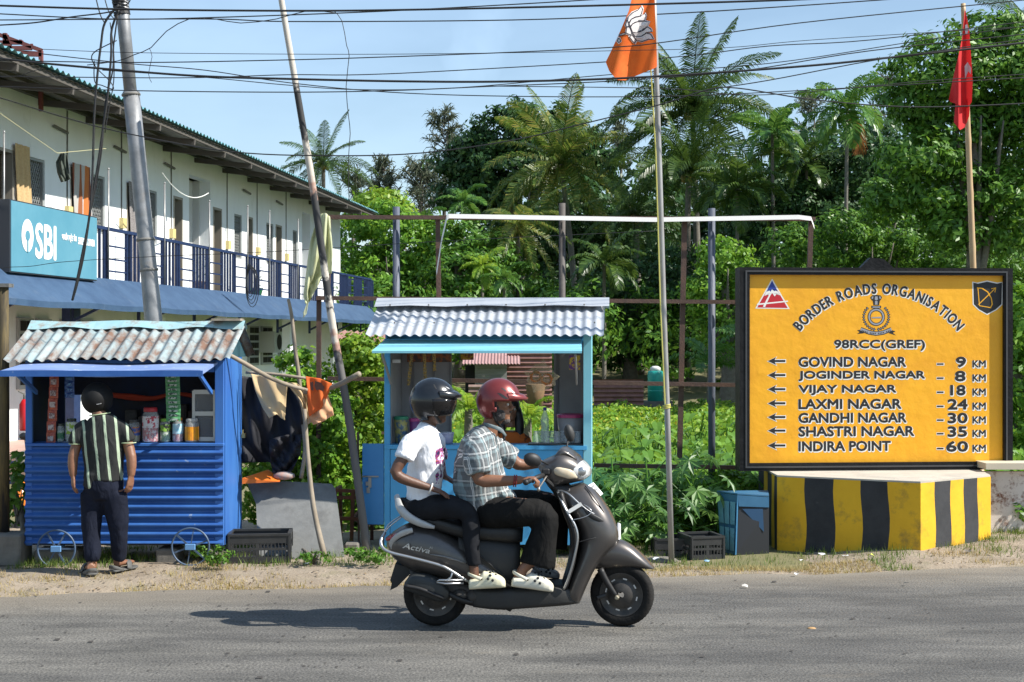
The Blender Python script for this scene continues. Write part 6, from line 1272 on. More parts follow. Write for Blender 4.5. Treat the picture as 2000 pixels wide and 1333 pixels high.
for i, (pts, wp) in enumerate((([(232, 10), (205, 45), (197, 90), (190, 150), (184, 230), (181, 330), (175, 420), (160, 500), (150, 550), (141, 588)], 4.5), ([(232, 20), (218, 60), (217, 110), (210, 190), (200, 260), (190, 330), (178, 400), (165, 490), (152, 550), (142, 585)], 4.5), ([(230, 30), (222, 90), (220, 140), (206, 200), (199, 290), (186, 370), (172, 440), (163, 500), (148, 560), (143, 586)], 3), ([(188, 0), (196, 30), (204, 45)], 2.5), ([(205, 0), (213, 25), (225, 40)], 2.2), ([(228, 80), (182, 105), (186, 130), (215, 160), (221, 175), (200, 168), (185, 160), (184, 120)], 2.2), ([(240, 10), (250, 8), (258, -8)], 2.4), ([(215, 45), (222, 100), (222, 160), (213, 210), (205, 260)], 2.2))):
    m_ = MB(); m_.tube([P(u, v, 12.9 + .02 * i) for u, v in pts], wp / 2 / F * 12.9, 6, smooth=5); build("cable", m_, M_CABLE, CB, smooth=True)
m_ = MB()
for k in range(5): c = P(487, 545, 33); m_.tube([c + Vector(((.07 + .02 * k) * math.cos(q) + .012 * k, .03 * k, (.34 + .03 * k) * math.sin(q) - .05 * k)) for q in np.linspace(0, 6.28, 18)], .009, 5, cap=False)
o = build("cable_coil", m_, M_CABLE, None, loc=P(487, 545, 33)); tag(o, "coil of black cable hung on the balcony railing", "cable coil")
# ================================================================== clutter between the kiosks
M_STICK = pm("weathered_stick", (.30, .25, .19), (.22, .18, .13), ns=9, rough=.85); M_TARPK = pm("black_tarp", (.008, .009, .014), (.014, .014, .02), ns=4, rough=.75, bump=.3, bs=6); M_TARPB = clothmat("beige_tarp", (.62, .45, .24), (.70, .52, .30), .2)
def stick(label, pts, rpx, Y, group="sticks propping the tarpaulin"):
    m_ = MB(); m_.tube([P(u, v, y) for u, v, y in pts], [r / F * Y for r in rpx], 8, smooth=3); o = build("stick", m_, M_STICK, None, smooth=True, loc=P(*pts[0])); tag(o, label, "stick", group); return o
stick("crooked pale branch tied to the rusty roofed kiosk's corner", [(440, 690, 11.95), (480, 712, 12.1), (520, 735, 12.2), (560, 752, 12.3), (600, 763, 12.4)], [4, 4.5, 4.5, 4, 3.5], 12.2)
stick("thick pale stick poking out right of the small orange flag", [(590, 768, 12.5), (650, 757, 12.4), (702, 731, 12.2)], [4, 5, 5.5], 12.3)
stick("straight brown rod holding the tarpaulin's top edge", [(480, 728, 12.5), (530, 731, 12.5), (600, 740, 12.5)], [3, 3, 3], 12.5)
stick("thin upright branch rising above the tarpaulin", [(590, 800, 12.9), (583, 730, 12.9), (576, 680, 12.9), (570, 620, 12.9), (563, 585, 12.9)], [4, 4, 4, 3.5, 3], 12.9)
stick("thin stick leaning on the grey panel", [(595, 800, 12.4), (600, 880, 12.35), (612, 990, 12.25), (633, 1085, 12.1)], [4, 4.5, 5, 6], 12.3)
stick("short curved prop under the tarpaulin's right edge", [(592, 830, 12.6), (596, 880, 12.6), (588, 935, 12.6)], [4, 4, 4], 12.6)
sheet("black_tarpaulin", "torn black tarpaulin hanging beside the rusty roofed kiosk", "tarpaulin", [[(472, 735), (520, 742), (560, 748), (598, 770)], [(472, 790), (510, 800), (560, 790), (600, 800)], [(472, 860), (510, 870), (560, 860), (590, 855)], [(472, 905), (525, 903), (560, 925), (585, 890)]], 12.75, M_TARPK, .06, 10, 5)
sheet("black_tarpaulin", "crumpled lower end of the black tarpaulin above the grey panel", "tarpaulin", [[(525, 860), (560, 850), (590, 850)], [(528, 900), (560, 905), (586, 890)], [(533, 925), (555, 932), (572, 918)]], 12.66, M_TARPK, .04, 8, 9, seed=2)
sheet("beige_tarpaulin", "beige sunlit piece of tarpaulin drooping over the black one", "tarpaulin", [[(490, 731), (525, 738), (562, 748)], [(498, 762), (530, 770), (560, 768)], [(512, 795), (535, 796), (558, 795)], [(526, 818), (540, 810), (556, 822)]], 12.42, M_TARPB, .022, 5, 3)
sheet("beige_tarpaulin", "pale curled right edge of the tarpaulin behind the small orange flag", "tarpaulin", [[(556, 746), (580, 750), (603, 768)], [(568, 760), (590, 770), (606, 790)], [(585, 780), (597, 800), (610, 820)], [(592, 820), (600, 832), (607, 826)]], 12.5, M_TARPB, .02, 6, 4, seed=1)
o = sheet("small_orange_flag", "small orange flag with a dark printed patch tied to a stick", "flag", [[(597, 736), (625, 740), (648, 750)], [(600, 765), (625, 772), (640, 772)], [(602, 800), (626, 800), (638, 778)], [(604, 815), (615, 805), (637, 775)]], 12.4, clothmat("small_flag_orange", (.75, .12, .02), (.82, .2, .04), .3), .015, 6, 3)
o2 = sheet("pale_orange_rag", "pale orange rag hanging under the small orange flag", "cloth", [[(602, 800), (625, 790), (640, 770)], [(605, 820), (628, 815), (650, 800)], [(612, 831), (630, 824), (652, 812)]], 12.42, clothmat("rag_orange", (.75, .4, .2), (.8, .5, .3), .3), .02, 7, 3)
m_ = MB()
for pts in ([(606, 748), (612, 746), (613, 764), (608, 763)], [(616, 745), (627, 748), (634, 757), (632, 766), (624, 762), (618, 763), (614, 755)]): m_.add([P(u, v, 12.37) - Vector((0, .012, 0)) for u, v in pts], [tuple(range(len(pts)))])
b_ = MB(); b_.v = m_.v; b_.f = m_.f; me_ = build("dark_print", b_, pm("flag_print", (.05, .015, .01), rough=.8), None, fix=False); me_.parent = o; me_.matrix_parent_inverse = Matrix.Translation(-o.location)
# grey panel
m_ = MB(); q = [P(482, 943, 12.75), P(560, 941, 12.75), P(648, 946, 12.75), P(655, 955, 12.7), P(673, 1092, 12.28), P(590, 1096, 12.25), P(505, 1094, 12.25), P(500, 985, 12.6)]; m_.prism(q, (0, .015, -.006)); o = build("grey_panel", m_, pm("cement_sheet", (.15, .155, .15), (.22, .22, .21), ns=2.2, rough=.9, bump=.2, bs=14, c3=(.09, .09, .085), ns3=2.4, t3=(.45, .72)), None, loc=P(580, 1092, 12.28)); tag(o, "large weathered grey cement panel leaning upright beside the kiosk", "panel")
m_ = MB(); m_.prism([P(473, 935, 12.5), P(522, 919, 12.7), P(546, 934, 12.6), P(546, 942, 12.55), P(473, 946, 12.5)], (0, .05, 0)); o = build("orange_board", m_, pm("orange_plastic", (.75, .17, .02), rough=.5), None, loc=P(510, 938, 12.5)); tag(o, "bent orange plastic board lying on top of the grey panel", "board")
m_ = MB(); m_.ell(P(555, 930, 12.62), (.1, .06, .04), 10); o = build("rag", m_, pm("rag_mixed", (.5, .25, .18), (.3, .3, .3), ns=20, rough=.9), None, smooth=True, loc=P(555, 930, 12.62)); tag(o, "small crumpled reddish rag behind the grey panel's top", "cloth")
M_CRATE = pm("black_crate", (.022, .022, .022), (.035, .035, .035), ns=6, rough=.5)
def crate(label, c, w_, d, h, rz, group="black plastic crates on the verge", gap=True):
    c = (c[0], c[1], ground_z(c[0], c[1])); t = thing("plastic_crate", label, "crate", c, group); Mz = Matrix.Rotation(rz, 3, 'Z'); c = Vector(c)
    def bx_(mb, x, y, z, sx, sy, sz): mb.box(c + Mz @ Vector((x, y, z)), (sx, sy, sz), Mz)
    m_ = MB(); bx_(m_, 0, 0, .01, w_, d, .02); build("base", m_, M_CRATE, t)
    for nm, ax, s_ in (("side_wall", 0, -1), ("side_wall", 0, 1), ("side_wall", 1, -1), ("side_wall", 1, 1)):
        m_ = MB(); L = w_ if ax == 0 else d; n = int(L / .028)
        for z0, hh in ((.03, .05), (h * .5, .02), (h - .035, .07)):
            (bx_(m_, 0, s_ * d / 2, z0, L, .014, hh) if ax == 0 else bx_(m_, s_ * w_ / 2, 0, z0, .014, L, hh))
        for k in range(n + 1):
            q = -L / 2 + L * k / n; wd = .03 if k in (0, n, n // 2) else .008
            (bx_(m_, q, s_ * d / 2, h / 2, wd, .012, h) if ax == 0 else bx_(m_, s_ * w_ / 2, q, h / 2, .012, wd, h))
        build(nm, m_, M_CRATE, t)
    m_ = MB(); bx_(m_, 0, -d / 2, h, w_ + .02, .03, .018); bx_(m_, 0, d / 2, h, w_ + .02, .03, .018); bx_(m_, -w_ / 2, 0, h, .03, d, .018); bx_(m_, w_ / 2, 0, h, .03, d, .018); build("rim", m_, M_CRATE, t)
crate("black crate standing beside the rusty roofed kiosk's right corner", (P(505, 1097, 12.05).x, 12.15, .02), .5, .34, .24, R(6))
crate("black crate left of the flagpole's foot, half hidden behind it", (P(1312, 1080, 12.9).x, 13.0, -.02), .3, .3, .16, R(0))
crate("larger black crate right of the flagpole's foot", (P(1372, 1085, 12.75).x, 12.85, -.03), .3, .32, .21, R(14))
# rusty table frame
m_ = MB(); Yt = 13.1
for a, b, w_ in (((652, 958), (722, 962), 6), ((652, 972), (722, 974), 5), ((652, 1013), (722, 1015), 8), ((690, 958), (686, 1072), 7), ((716, 1010), (718, 1068), 7), ((655, 960), (650, 1075), 6)): m_.bar(P(*a, Yt), P(*b, Yt), w_ / F * Yt, .03)
for u, v in ((655, 960), (718, 962), (690, 1014)): m_.bar(P(u, v, Yt), P(u, v, Yt) + Vector((0, .4, 0)), .03, .03)
for u in (655, 718): m_.bar(P(u, 960, Yt) + Vector((0, .4, 0)), P(u, 1075, Yt) + Vector((0, .4, 0)), .03, .03)
o = build("rusty_table", m_, pm("rust_orange", (.20, .075, .03), (.12, .05, .03), ns=9, rough=.85), None, loc=P(690, 1075, Yt)); tag(o, "rusty iron table frame left of the pale blue kiosk's door", "table frame")
m_ = MB(); m_.tube([P(699, 845, 13.0), P(701, 1075, 13.0)], .011, 6); o = build("iron_rod", m_, M_RUST, None, loc=P(701, 1075, 13.0)); tag(o, "thin rusty rod stuck upright beside the leaning pole", "rod")
# blue tin box
TB = thing("tin_box", "battered blue patterned tin box beside the striped plinth", "box", (P(1450, 1085, 13.0).x, 13.15, -.05)); m_ = MB(); f0 = [P(1402, 963, 13.3), P(1437, 968, 13.0), P(1424, 1078, 12.85), P(1412, 1075, 13.2)]
M_TINB = pm("tin_blue", (.035, .13, .24), (.05, .16, .28), ns=5, rough=.4)
m_.prism([P(1400, 963, 13.25), P(1440, 968, 12.98), P(1436, 1085, 12.9), P(1408, 1078, 13.2)], (.015, .02, 0)); build("side_panel", m_, M_TINB, TB)
m_ = MB(); a0, a1, a2, a3 = P(1400, 963, 13.25), P(1440, 968, 12.98), P(1436, 1085, 12.9), P(1408, 1078, 13.2)
def bil(s_, t_): return a0.lerp(a1, s_).lerp(a3.lerp(a2, s_), t_) + Vector((-.006, -.008, 0))
for i in range(3):
    for j in range(2): m_.add([bil(.06 + .31 * i, .12 + .44 * j), bil(.32 + .31 * i, .12 + .44 * j), bil(.32 + .31 * i, .5 + .44 * j), bil(.06 + .31 * i, .5 + .44 * j)], [(0, 1, 2, 3)])
build("tile_print", m_, pm("tin_pale", (.12, .3, .4), (.16, .36, .44), ns=12, rough=.4), TB, fix=False)
m_ = MB(); m_.prism([P(1440, 968, 12.98), P(1502, 972, 13.0), P(1502, 992, 13.0), P(1443, 990, 12.98)], (0, .03, 0)); build("lid_edge", m_, M_TINB, TB); m_ = MB(); m_.prism([P(1443, 990, 12.995), P(1502, 992, 13.01), P(1502, 1085, 13.0), P(1437, 1085, 12.93)], (0, .02, 0)); build("dark_front_sheet", m_, pm("tin_inside_shade", (.012, .014, .018), rough=.6), TB)  # near-black sheet paints the shade inside the open box
m_ = MB(); m_.prism([P(1450, 995, 12.985), P(1490, 995, 12.99), P(1492, 1040, 12.985)], (0, .004, 0)); build("blue_patch", m_, pm("patch_blue", (.02, .07, .15), rough=.5), TB); m_ = MB(); m_.prism([P(1400, 962, 13.25), P(1440, 967, 12.98), P(1502, 971, 13.0), P(1500, 961, 13.4)], (0, 0, .012)); build("top", m_, M_TINB, TB)
# rusty low wall and beam at the far right
m_ = MB(); m_.box2((4.5, 13.62, -.3), (7.5, 13.68, .63)); RW = build("rusty_sheet_fence", m_, pm("rust_on_white", (.70, .64, .58), (.62, .55, .48), ns=6, rough=.8, c3=(.16, .055, .02), ns3=7, t3=(.5, .62)), None, loc=(4.6, 13.65, 0)); tag(RW, "white painted iron sheet fence eaten by rust right of the striped plinth", "fence")
m_ = MB(); m_.box2((4.5, 13.5, .66), (7.5, 13.8, .72)); o = build("concrete_beam", m_, pm("beige_beam", (.55, .48, .36), rough=.8), None, loc=(5, 13.6, .66)); tag(o, "beige capping beam lying on the rusty sheet fence", "beam")
# blocks, stones, litter, twig
M_CONC = pm("old_concrete", (.19, .175, .15), (.12, .11, .095), ns=5, rough=.95, bump=.5, bs=14)
def block(label, u0, u1, v0, v1, Y, d=.25, group="concrete blocks under the kiosk"):
    a, b = P(u0, v0, Y), P(u1, v1, Y); m_ = MB(); m_.box2((a.x, Y, b.z - .05), (b.x, Y + d, a.z), .015); o = build("concrete_block", m_, M_CONC, None, loc=((a.x + b.x) / 2, Y, b.z)); tag(o, label, "block", group)
block("dark concrete block at the photo's left edge", -40, 40, 1046, 1097, 11.8, .3); block("concrete block behind the kiosk's left wheel", 66, 152, 1075, 1108, 11.95); block("concrete block behind the kiosk's right wheel", 304, 346, 1073, 1108, 11.9); block("flat stone beside the foot of the leaning pole", 672, 700, 1062, 1082, 12.6, .15)
m_ = MB(); q_ = P(1290, 1080, 12.6); m_.ell(Vector((q_.x, q_.y, ground_z(q_.x, q_.y) + .01)), (.16, .1, .04), 12); o = build("stone", m_, M_CONC, None, smooth=True, loc=P(1290, 1080, 12.6)); tag(o, "pale flat stone lying in front of the flagpole's foot", "stone")
OPST = thing("wooden_post", "yellow and black streaked wooden post at the left edge of the picture", "post", P(8, 1050, 12.0)); m_ = MB(); m_.tube([P(8, 1060, 12), P(8, 800, 12), P(7, 557, 12)], [.046, .044, .042], 12); build("shaft", m_, pm("streaked_post", (.05, .038, .018), (.2, .14, .04), ns=6, rough=.8, stretch=(1, 1, .12), c3=(.014, .012, .01), ns3=5, t3=(.44, .56)), OPST, smooth=True); m_ = MB(); m_.box2((P(-6, 0, 12).x, 11.94, P(0, 562, 12).z), (P(22, 0, 12).x, 12.06, P(0, 555, 12).z)); build("cap", m_, M_GREYMETAL, OPST)
LIT = [(1282, 905 + 180, (.6, .62, .66)), (1560, 1088, (.62, .62, .6)), (1605, 1075, (.6, .6, .62)), (1652, 1080, (.5, .5, .48)), (1700, 1078, (.62, .65, .1)), (1555, 1115, (.6, .6, .6)), (600, 1097, (.7, .72, .76)), (680, 1132, (.6, .6, .6)), (1380, 1088, (.2, .35, .5)), (1770, 1133, (.6, .6, .58)), (1890, 1076, (.1, .09, .08)), (985, 1132, (.6, .58, .5)), (130, 1073, (.7, .72, .75)), (1455, 1137, (.5, .47, .42))]
LN = ["white scrap on the dirt left of the flagpole's stone", "crumpled white scrap nearest the road below the striped plinth", "white paper scrap right of the crumpled one", "grey scrap on the dirt under the plinth's black stripe", "yellow wrapper lying at the grass below the plinth's corner", "pale scrap at the very edge of the tarmac", "white plastic scrap in front of the grey panel", "pale paper scrap on the bare dirt left of the scooter", "blue wrapper beside the larger black crate", "flat pale scrap on the tarmac's edge right of the scooter", "dark twisted rag on the dirt right of the plinth", "small beige scrap on the dirt behind the scooter", "white plastic under the kiosk's left wheel", "small beige chip on the tarmac just right of the front wheel"]
for (u, v, c), lab in zip(LIT, LN):
    Y = 1.83 * F / (v - 667); x = (u - CX) / F * Y; z = max(0, ground_z(x, Y)) + .012; m_ = MB(); q = random.uniform(0, 6); r_ = .032 if v < 1110 else .022
    m_.add([Vector((x, Y, z + .012)) + Vector((0, 0, 0))] + [Vector((x + r_ * random.uniform(.6, 1.3) * math.cos(q + k * 1.05), Y + .7 * r_ * math.sin(q + k * 1.05), z + random.uniform(-.005, .022))) for k in range(6)], [(0, 1 + k, 1 + (k + 1) % 6) for k in range(6)])
    o = build("litter", m_, pm("scrap", c, rough=.6), None, loc=(x, Y, z)); tag(o, lab, "litter", "litter along the verge")
m_ = MB(); m_.ell(P(1585, 1229, 9.3), (.032, .02, .012), 10); o = build("fallen_leaf", m_, pm("brown_leaf", (.4, .24, .1), rough=.7), None, smooth=True, loc=P(1585, 1229, 9.3)); tag(o, "curled brown leaf lying alone on the tarmac right of the scooter", "leaf")
# loose chips on the tarmac
ch = []; 
for _ in range(260):
    y = random.uniform(7.9, 11.2); x = random.uniform(-.4, .4) * y; s_ = random.uniform(.002, .007) * (1.8 if random.random() < .1 else 1); ch.append((x, y, s_))
V = []; 
for x, y, s_ in ch: V += [(x - s_ * 1.6, y - s_, .0045), (x + s_ * 1.5, y - s_ * .8, .0045), (x + s_ * 1.2, y + s_, .0045 + s_ * .6), (x - s_ * 1.3, y + s_ * .9, .0045 + s_ * .5)]
o = np_mesh("road_grit", np.array(V), np.arange(len(V)).reshape(-1, 4), pm("grit", (.05, .045, .04), rough=.9)); tag(o, "dark grit and bark chips scattered over the tarmac", "grit", None, "stuff")
# ================================================================== far sheds, tank, fence
M_REDTIN = pm("red_tin", (.19, .085, .075), (.26, .13, .11), ns=4, rough=.7, c3=(.11, .05, .04), ns3=3)
TK = thing("water_tank", "turquoise water tank with a white lid at the back of the field", "water tank", P(1280, 790, 44)); c = P(1280, 784, 44); m_ = MB(); m_.lathe(c, [(.24, 0), (.24, .84), (.22, .92), (.2, .93)], 24); m_.lathe(c + Vector((0, 0, .3)), [(.242, 0), (.247, .02), (.242, .04)], 24, cap=False); build("barrel", m_, pm("turquoise_plastic", (.02, .36, .30), (.03, .42, .36), ns=3, rough=.4), TK, smooth=True); m_ = MB(); m_.lathe(c + Vector((0, 0, .93)), [(.17, 0), (.16, .1), (.08, .15)], 20); build("lid", m_, pm("tank_lid", (.7, .7, .68), rough=.5), TK, smooth=True)
m_ = MB(); m_.box2((c.x - .42, 43.7, -.7), (c.x + .5, 44.6, c.z)); build("stand", m_, M_CONC, TK)
def cfence(label, u0, u1, v0, v1, Y, mat, vertical=False, name="corrugated_fence"):
    a, b = P(u0, v0, Y), P(u1, v1, Y); m_ = MB(); corrug(m_, (lambda p, q, h: Vector((q, Y - h, p))) if not vertical else (lambda p, q, h: Vector((p, Y - h, q))), 0, *((b.z, a.z) if not vertical else (a.x, b.x)), .13, .03, ([a.x, b.x] if not vertical else [b.z, a.z]), 8)
    o = build(name, m_, mat, None, smooth=True, fix=False, loc=(a.x, Y, b.z)); tag(o, label, "fence"); return o
cfence("rust red corrugated fence left of the turquoise tank", 1160, 1257, 741, 792, 42, M_REDTIN)
SHD = thing("shed", "tin roofed shack with a grey plank wall at the back of the field", "shed", P(960, 800, 40)); Y = 40; m_ = MB(); a = P(912, 705, Y); b = P(1015, 692, Y); corrug(m_, lambda p, q, h: Vector((p, Y - .8 + q * 1.6, 1.25 + .35 * q + h)), 0, P(905, 0, Y).x, P(1016, 0, Y).x, .09, .014, [0, 1], 8); build("roof", m_, pm("pink_tin", (.30, .17, .16), (.36, .22, .21), ns=3, rough=.7), SHD, smooth=True, fix=False)
m_ = MB(); w0, w1 = P(928, 0, Y).x, P(990, 0, Y).x
for k in range(8): m_.box2((w0, Y - .02 - .01 * (k % 2), -.3 + k * .2), (w1, Y, -.11 + k * .2))
build("plank_wall", m_, pm("grey_planks", (.2, .2, .19), (.28, .28, .27), ns=6, rough=.9, stretch=(.3, 1, 4)), SHD); m_ = MB(); m_.box2((P(908, 0, Y).x, Y + .3, -.3), (P(927, 0, Y).x, Y + .35, 1.2)); m_.box2((P(990, 0, Y).x, Y + .3, .8), (P(1012, 0, Y).x, Y + .35, 1.2)); build("doorway", m_, M_DARKIN, SHD)  # doorway is near-black sheets painting the shade inside the shack
cfence("rust red corrugated fence joined to the right side of the grey shack", 990, 1078, 690, 800, 40.2, M_REDTIN); cfence("rust streaked corrugated fence in front of the grey shack", 915, 992, 752, 812, 39.2, pm("rust_streak_tin", (.28, .2, .17), (.2, .12, .1), ns=4, rough=.8))
m_ = MB(); c = P(1046, 800, 36); m_.lathe(c, [(.18, 0), (.21, .3), (.26, .62), (.24, .64)], 18); o = build("brown_bin", m_, pm("brown_bin_mat", (.2, .11, .05), (.13, .08, .04), ns=8, rough=.8), None, smooth=True, loc=c); tag(o, "brown woven bin standing in the weeds seen through the kiosk", "bin")
m_ = MB(); Yg = 30; 
SL = thing("rust_roof_shelter", "low shelter with a rusty sloping tin roof left of the pale blue kiosk", "shelter", P(690, 690, 22)); corrug(m_, lambda p, q, h: Vector((p, 21.5 + q * 1.8, P(0, 664, 22).z + .12 * q + h - (p + 2.4) * .06)), 0, P(655, 0, 22).x, P(755, 0, 22).x, .1, .02, [0, 1], 8); build("roof", m_, pm("rust_tin", (.22, .10, .08), (.3, .17, .14), ns=4, rough=.8), SL, smooth=True, fix=False); m_ = MB()
for u in (660, 705, 748): p_ = P(u, 672, 21.8); m_.bar(p_, Vector((p_.x, p_.y, -.2)), .05)
m_.bar(P(655, 668, 21.6), P(752, 676, 21.6), .05); build("frame", m_, M_RUST, SL)
# extinguisher and parked two-wheeler by the building's left end
EX = thing("fire_extinguisher", "red fire extinguisher hanging on the building's blue column", "fire extinguisher", P(50, 815, 21.7)); c = P(49, 842, 21.7); m_ = MB(); m_.lathe(c, [(.075, 0), (.085, .03), (.085, .4), (.04, .48)], 18); build("cylinder", m_, pm("extinguisher_red", (.5, .015, .02), rough=.3), EX, smooth=True); m_ = MB(); m_.lathe(c + Vector((0, 0, .48)), [(.03, 0), (.03, .06), (.015, .09)], 12); m_.bar(c + Vector((0, 0, .55)), c + Vector((-.1, -.02, .6)), .02); build("valve", m_, M_GREYMETAL, EX)
m_ = MB(); bb(m_, 20.8, 21.2, .5, .62, -.2, 1.05); 
PS = thing("parked_scooter", "orange scooter parked behind the rusty roofed kiosk, only its front edge showing", "scooter", P(55, 1000, 15.5)); c = P(52, 905, 15.5); m_ = MB(); m_.ell(c + Vector((0, 0, -.42)), (.12, .3, .28), 16); m_.ell(c + Vector((.1, .3, -.3)), (.16, .5, .25), 16); build("body", m_, pm("orange_paint", (.6, .17, .02), rough=.3), PS, smooth=True); m_ = MB(); m_.ell(c + Vector((0, -.05, .02)), (.1, .14, .12), 16); build("headlight_cowl", m_, M_GREYMETAL, PS, smooth=True)
m_ = MB(); m_.ell(c + Vector((-.03, 0, .29)), (.055, .03, .04), 12); m_.tube([c + Vector((0, 0, .1)), c + Vector((-.02, 0, .27))], .008, 6); build("mirror", m_, pm("mirror_black", (.015, .015, .015), rough=.3), PS, smooth=True)
m_ = MB(); m_.lathe(c + Vector((-.02, 0, -.75)), [(.05, -.05), (.22, -.05), (.24, 0), (.22, .05), (.05, .05)], 24, axis=Vector((1, 0, 0))); build("wheel", m_, pm("tyre_rubber_far", (.015, .015, .015), rough=.8), PS, smooth=True)
m_ = MB(); Yg = 15.8
for a, b in (((14, 905), (62, 900)), ((14, 945), (58, 935)), ((14, 905), (14, 1045)), ((14, 968), (50, 960)), ((60, 900), (60, 1045))): m_.bar(P(*a, Yg), P(*b, Yg), .028)
o = build("blue_gate", m_, M_BLUE_D, None, loc=P(14, 1045, Yg)); tag(o, "dark blue barred gate left of the rusty roofed kiosk", "gate")
# ================================================================== the scooter
Y0 = 9.39
def S(u, v, dy=0.0): return P(u, v, Y0 + dy)
def sring(top, bot, hw, n=28, ex=2.6, dyc=0.0, ax=Vector((0, 1, 0))):
    t, b = S(*top), S(*bot); mid = (t + b) / 2; h = (t - b) / 2; out = []
    for k in range(n):
        q = 2 * math.pi * k / n; c, s = math.cos(q), math.sin(q)
        out.append(mid + h * (math.copysign(abs(s) ** (2 / ex), s)) + ax * (hw * math.copysign(abs(c) ** (2 / ex), c) + dyc))
    return out
def smooth_st(st, sub=3):
    """catmull interpolation of stations"""
    arr = [np.array([*a, *b, w_], float) for a, b, w_ in st]; out = []
    for i in range(len(arr) - 1):
        p0, p1, p2, p3 = arr[max(i - 1, 0)], arr[i], arr[i + 1], arr[min(i + 2, len(arr) - 1)]
        for k in range(sub):
            t = k / sub; out.append(.5 * ((2 * p1) + (p2 - p0) * t + (2 * p0 - 5 * p1 + 4 * p2 - p3) * t * t + (3 * p1 - p0 - 3 * p2 + p3) * t ** 3))
    out.append(arr[-1]); return [((a[0], a[1]), (a[2], a[3]), a[4]) for a in out]
def sloft(mb, st, ex=2.6, n=28, sub=4, ax=Vector((0, 1, 0)), dyc=0.0): return mb.loft([sring(a, b, w_, n, ex, dyc, ax) for a, b, w_ in smooth_st(st, sub)])
SCO = thing("scooter", "dark grey metallic scooter ridden by two people along the road", "scooter", (S(1000, 1222).x, Y0, 0))
M_PAINT = pm("grey_metallic_paint", (.082, .074, .069), (.104, .094, .088), ns=2.5, rough=.38, metal=.6, coat=.4, bump=.03, bs=7, c3=(.19, .165, .14), ns3=4.5, t3=(.56, .9))
M_PLAS = pm("black_plastic", (.008, .008, .0085), (.016, .015, .015), ns=9, rough=.55); M_GPLAS = pm("dark_grey_plastic", (.022, .022, .022), (.032, .031, .029), ns=5, rough=.6, bump=.05, bs=80)
M_CHROME = pm("chrome_tube", (.48, .48, .48), rough=.32, metal=.9); M_SILV = pm("silver_paint", (.38, .38, .37), (.46, .46, .45), ns=8, rough=.4, metal=.3)
M_TYRE = pm("tyre_rubber", (.007, .007, .007), (.02, .018, .016), ns=9, rough=.85, spec=.25, bump=.2, bs=60); M_HUB = pm("hub_dark", (.028, .027, .026), (.075, .066, .058), ns=12, rough=.55, metal=.3)
m_ = MB(); sloft(m_, [((757, 1052), (758, 1070), .06), ((770, 1038), (770, 1090), .115), ((800, 1022), (800, 1110), .165), ((835, 1022), (835, 1123), .18), ((870, 1036), (870, 1130), .18), ((905, 1056), (905, 1137), .175), ((940, 1080), (935, 1140), .165), ((975, 1108), (968, 1143), .155), ((1003, 1134), (998, 1146), .14)]); build("side_body", m_, M_PAINT, SCO, smooth=True)
m_ = MB(); sloft(m_, [((895, 1040), (905, 1125), .15), ((930, 1044), (945, 1140), .15), ((970, 1048), (975, 1142), .14), ((1003, 1054), (1006, 1140), .125), ((1016, 1060), (1016, 1138), .10)], 3.2); build("under_seat_panel", m_, M_GPLAS, SCO, smooth=True)
m_ = MB(); m_.tube([S(905, 1062, -.168), S(930, 1080, -.172), S(965, 1110, -.166), S(1000, 1142, -.15)], .006, 6, smooth=3); build("panel_seam", m_, M_PLAS, SCO, smooth=True)
m_ = MB(); sloft(m_, [((797, 998), (800, 1014), .09), ((812, 992), (815, 1025), .13), ((850, 1000), (853, 1034), .15), ((900, 1014), (905, 1050), .155), ((950, 1018), (955, 1056), .15), ((1000, 1018), (1000, 1060), .14), ((1022, 1030), (1020, 1058), .10)], 3); build("seat", m_, pm("seat_vinyl", (.014, .014, .014), rough=.5, bump=.15, bs=90), SCO, smooth=True)
m_ = MB(); ra = [(.013, .026)] * 9; m_.tube([S(849, 1031, -.165), S(822, 1023, -.17), S(797, 1010, -.168), S(781, 992, -.15), S(776, 974, -.09), S(775, 970, .0), S(776, 974, .09), S(781, 992, .15), S(797, 1010, .168), S(822, 1023, .17), S(849, 1031, .165)], [(.01, .012), (.013, .024), (.014, .028), (.014, .026), (.013, .02), (.013, .018), (.013, .02), (.014, .026), (.014, .028), (.013, .024), (.01, .012)], 12, smooth=4); build("grab_rail", m_, M_SILV, SCO, smooth=True)
m_ = MB(); sloft(m_, [((754, 1051), (756, 1056), .06), ((765, 1043), (765, 1054), .105), ((775, 1038), (775, 1050), .128), ((788, 1034), (787, 1044), .145)]); build("tail_light", m_, pm("red_lens", (.32, .012, .015), rough=.15), SCO, smooth=True)
m_ = MB(); m_.tube([S(806, 1036, -.162), S(790, 1041, -.158), S(774, 1050, -.135), S(764, 1062, -.105), S(766, 1074, -.1)], [(.006, .016), (.006, .02), (.006, .018), (.006, .016), (.006, .008)], 8, smooth=3); build("tail_trim", m_, M_SILV, SCO, smooth=True)
m_ = MB(); m_.tube([S(840, 1084, -.185), S(870, 1089, -.188), S(900, 1098, -.183), S(912, 1103, -.176)], [(.002, .004), (.003, .008), (.003, .009), (.002, .004)], 6, smooth=3); build("crease_highlight_strip", m_, pm("crease_highlight", (.2, .19, .18), rough=.35, metal=.5), SCO, smooth=True)  # pale strip paints the highlight along the panel's crease
m_ = MB(); g0 = [S(752, 1042, -.12), S(744, 1056, -.17), S(747, 1070, -.2), S(763, 1080, -.215), S(803, 1090, -.22), S(856, 1104, -.225), S(878, 1114, -.225), S(908, 1133, -.22), S(918, 1137, -.17)]; m_.tube(g0, .0105, 10, smooth=4)
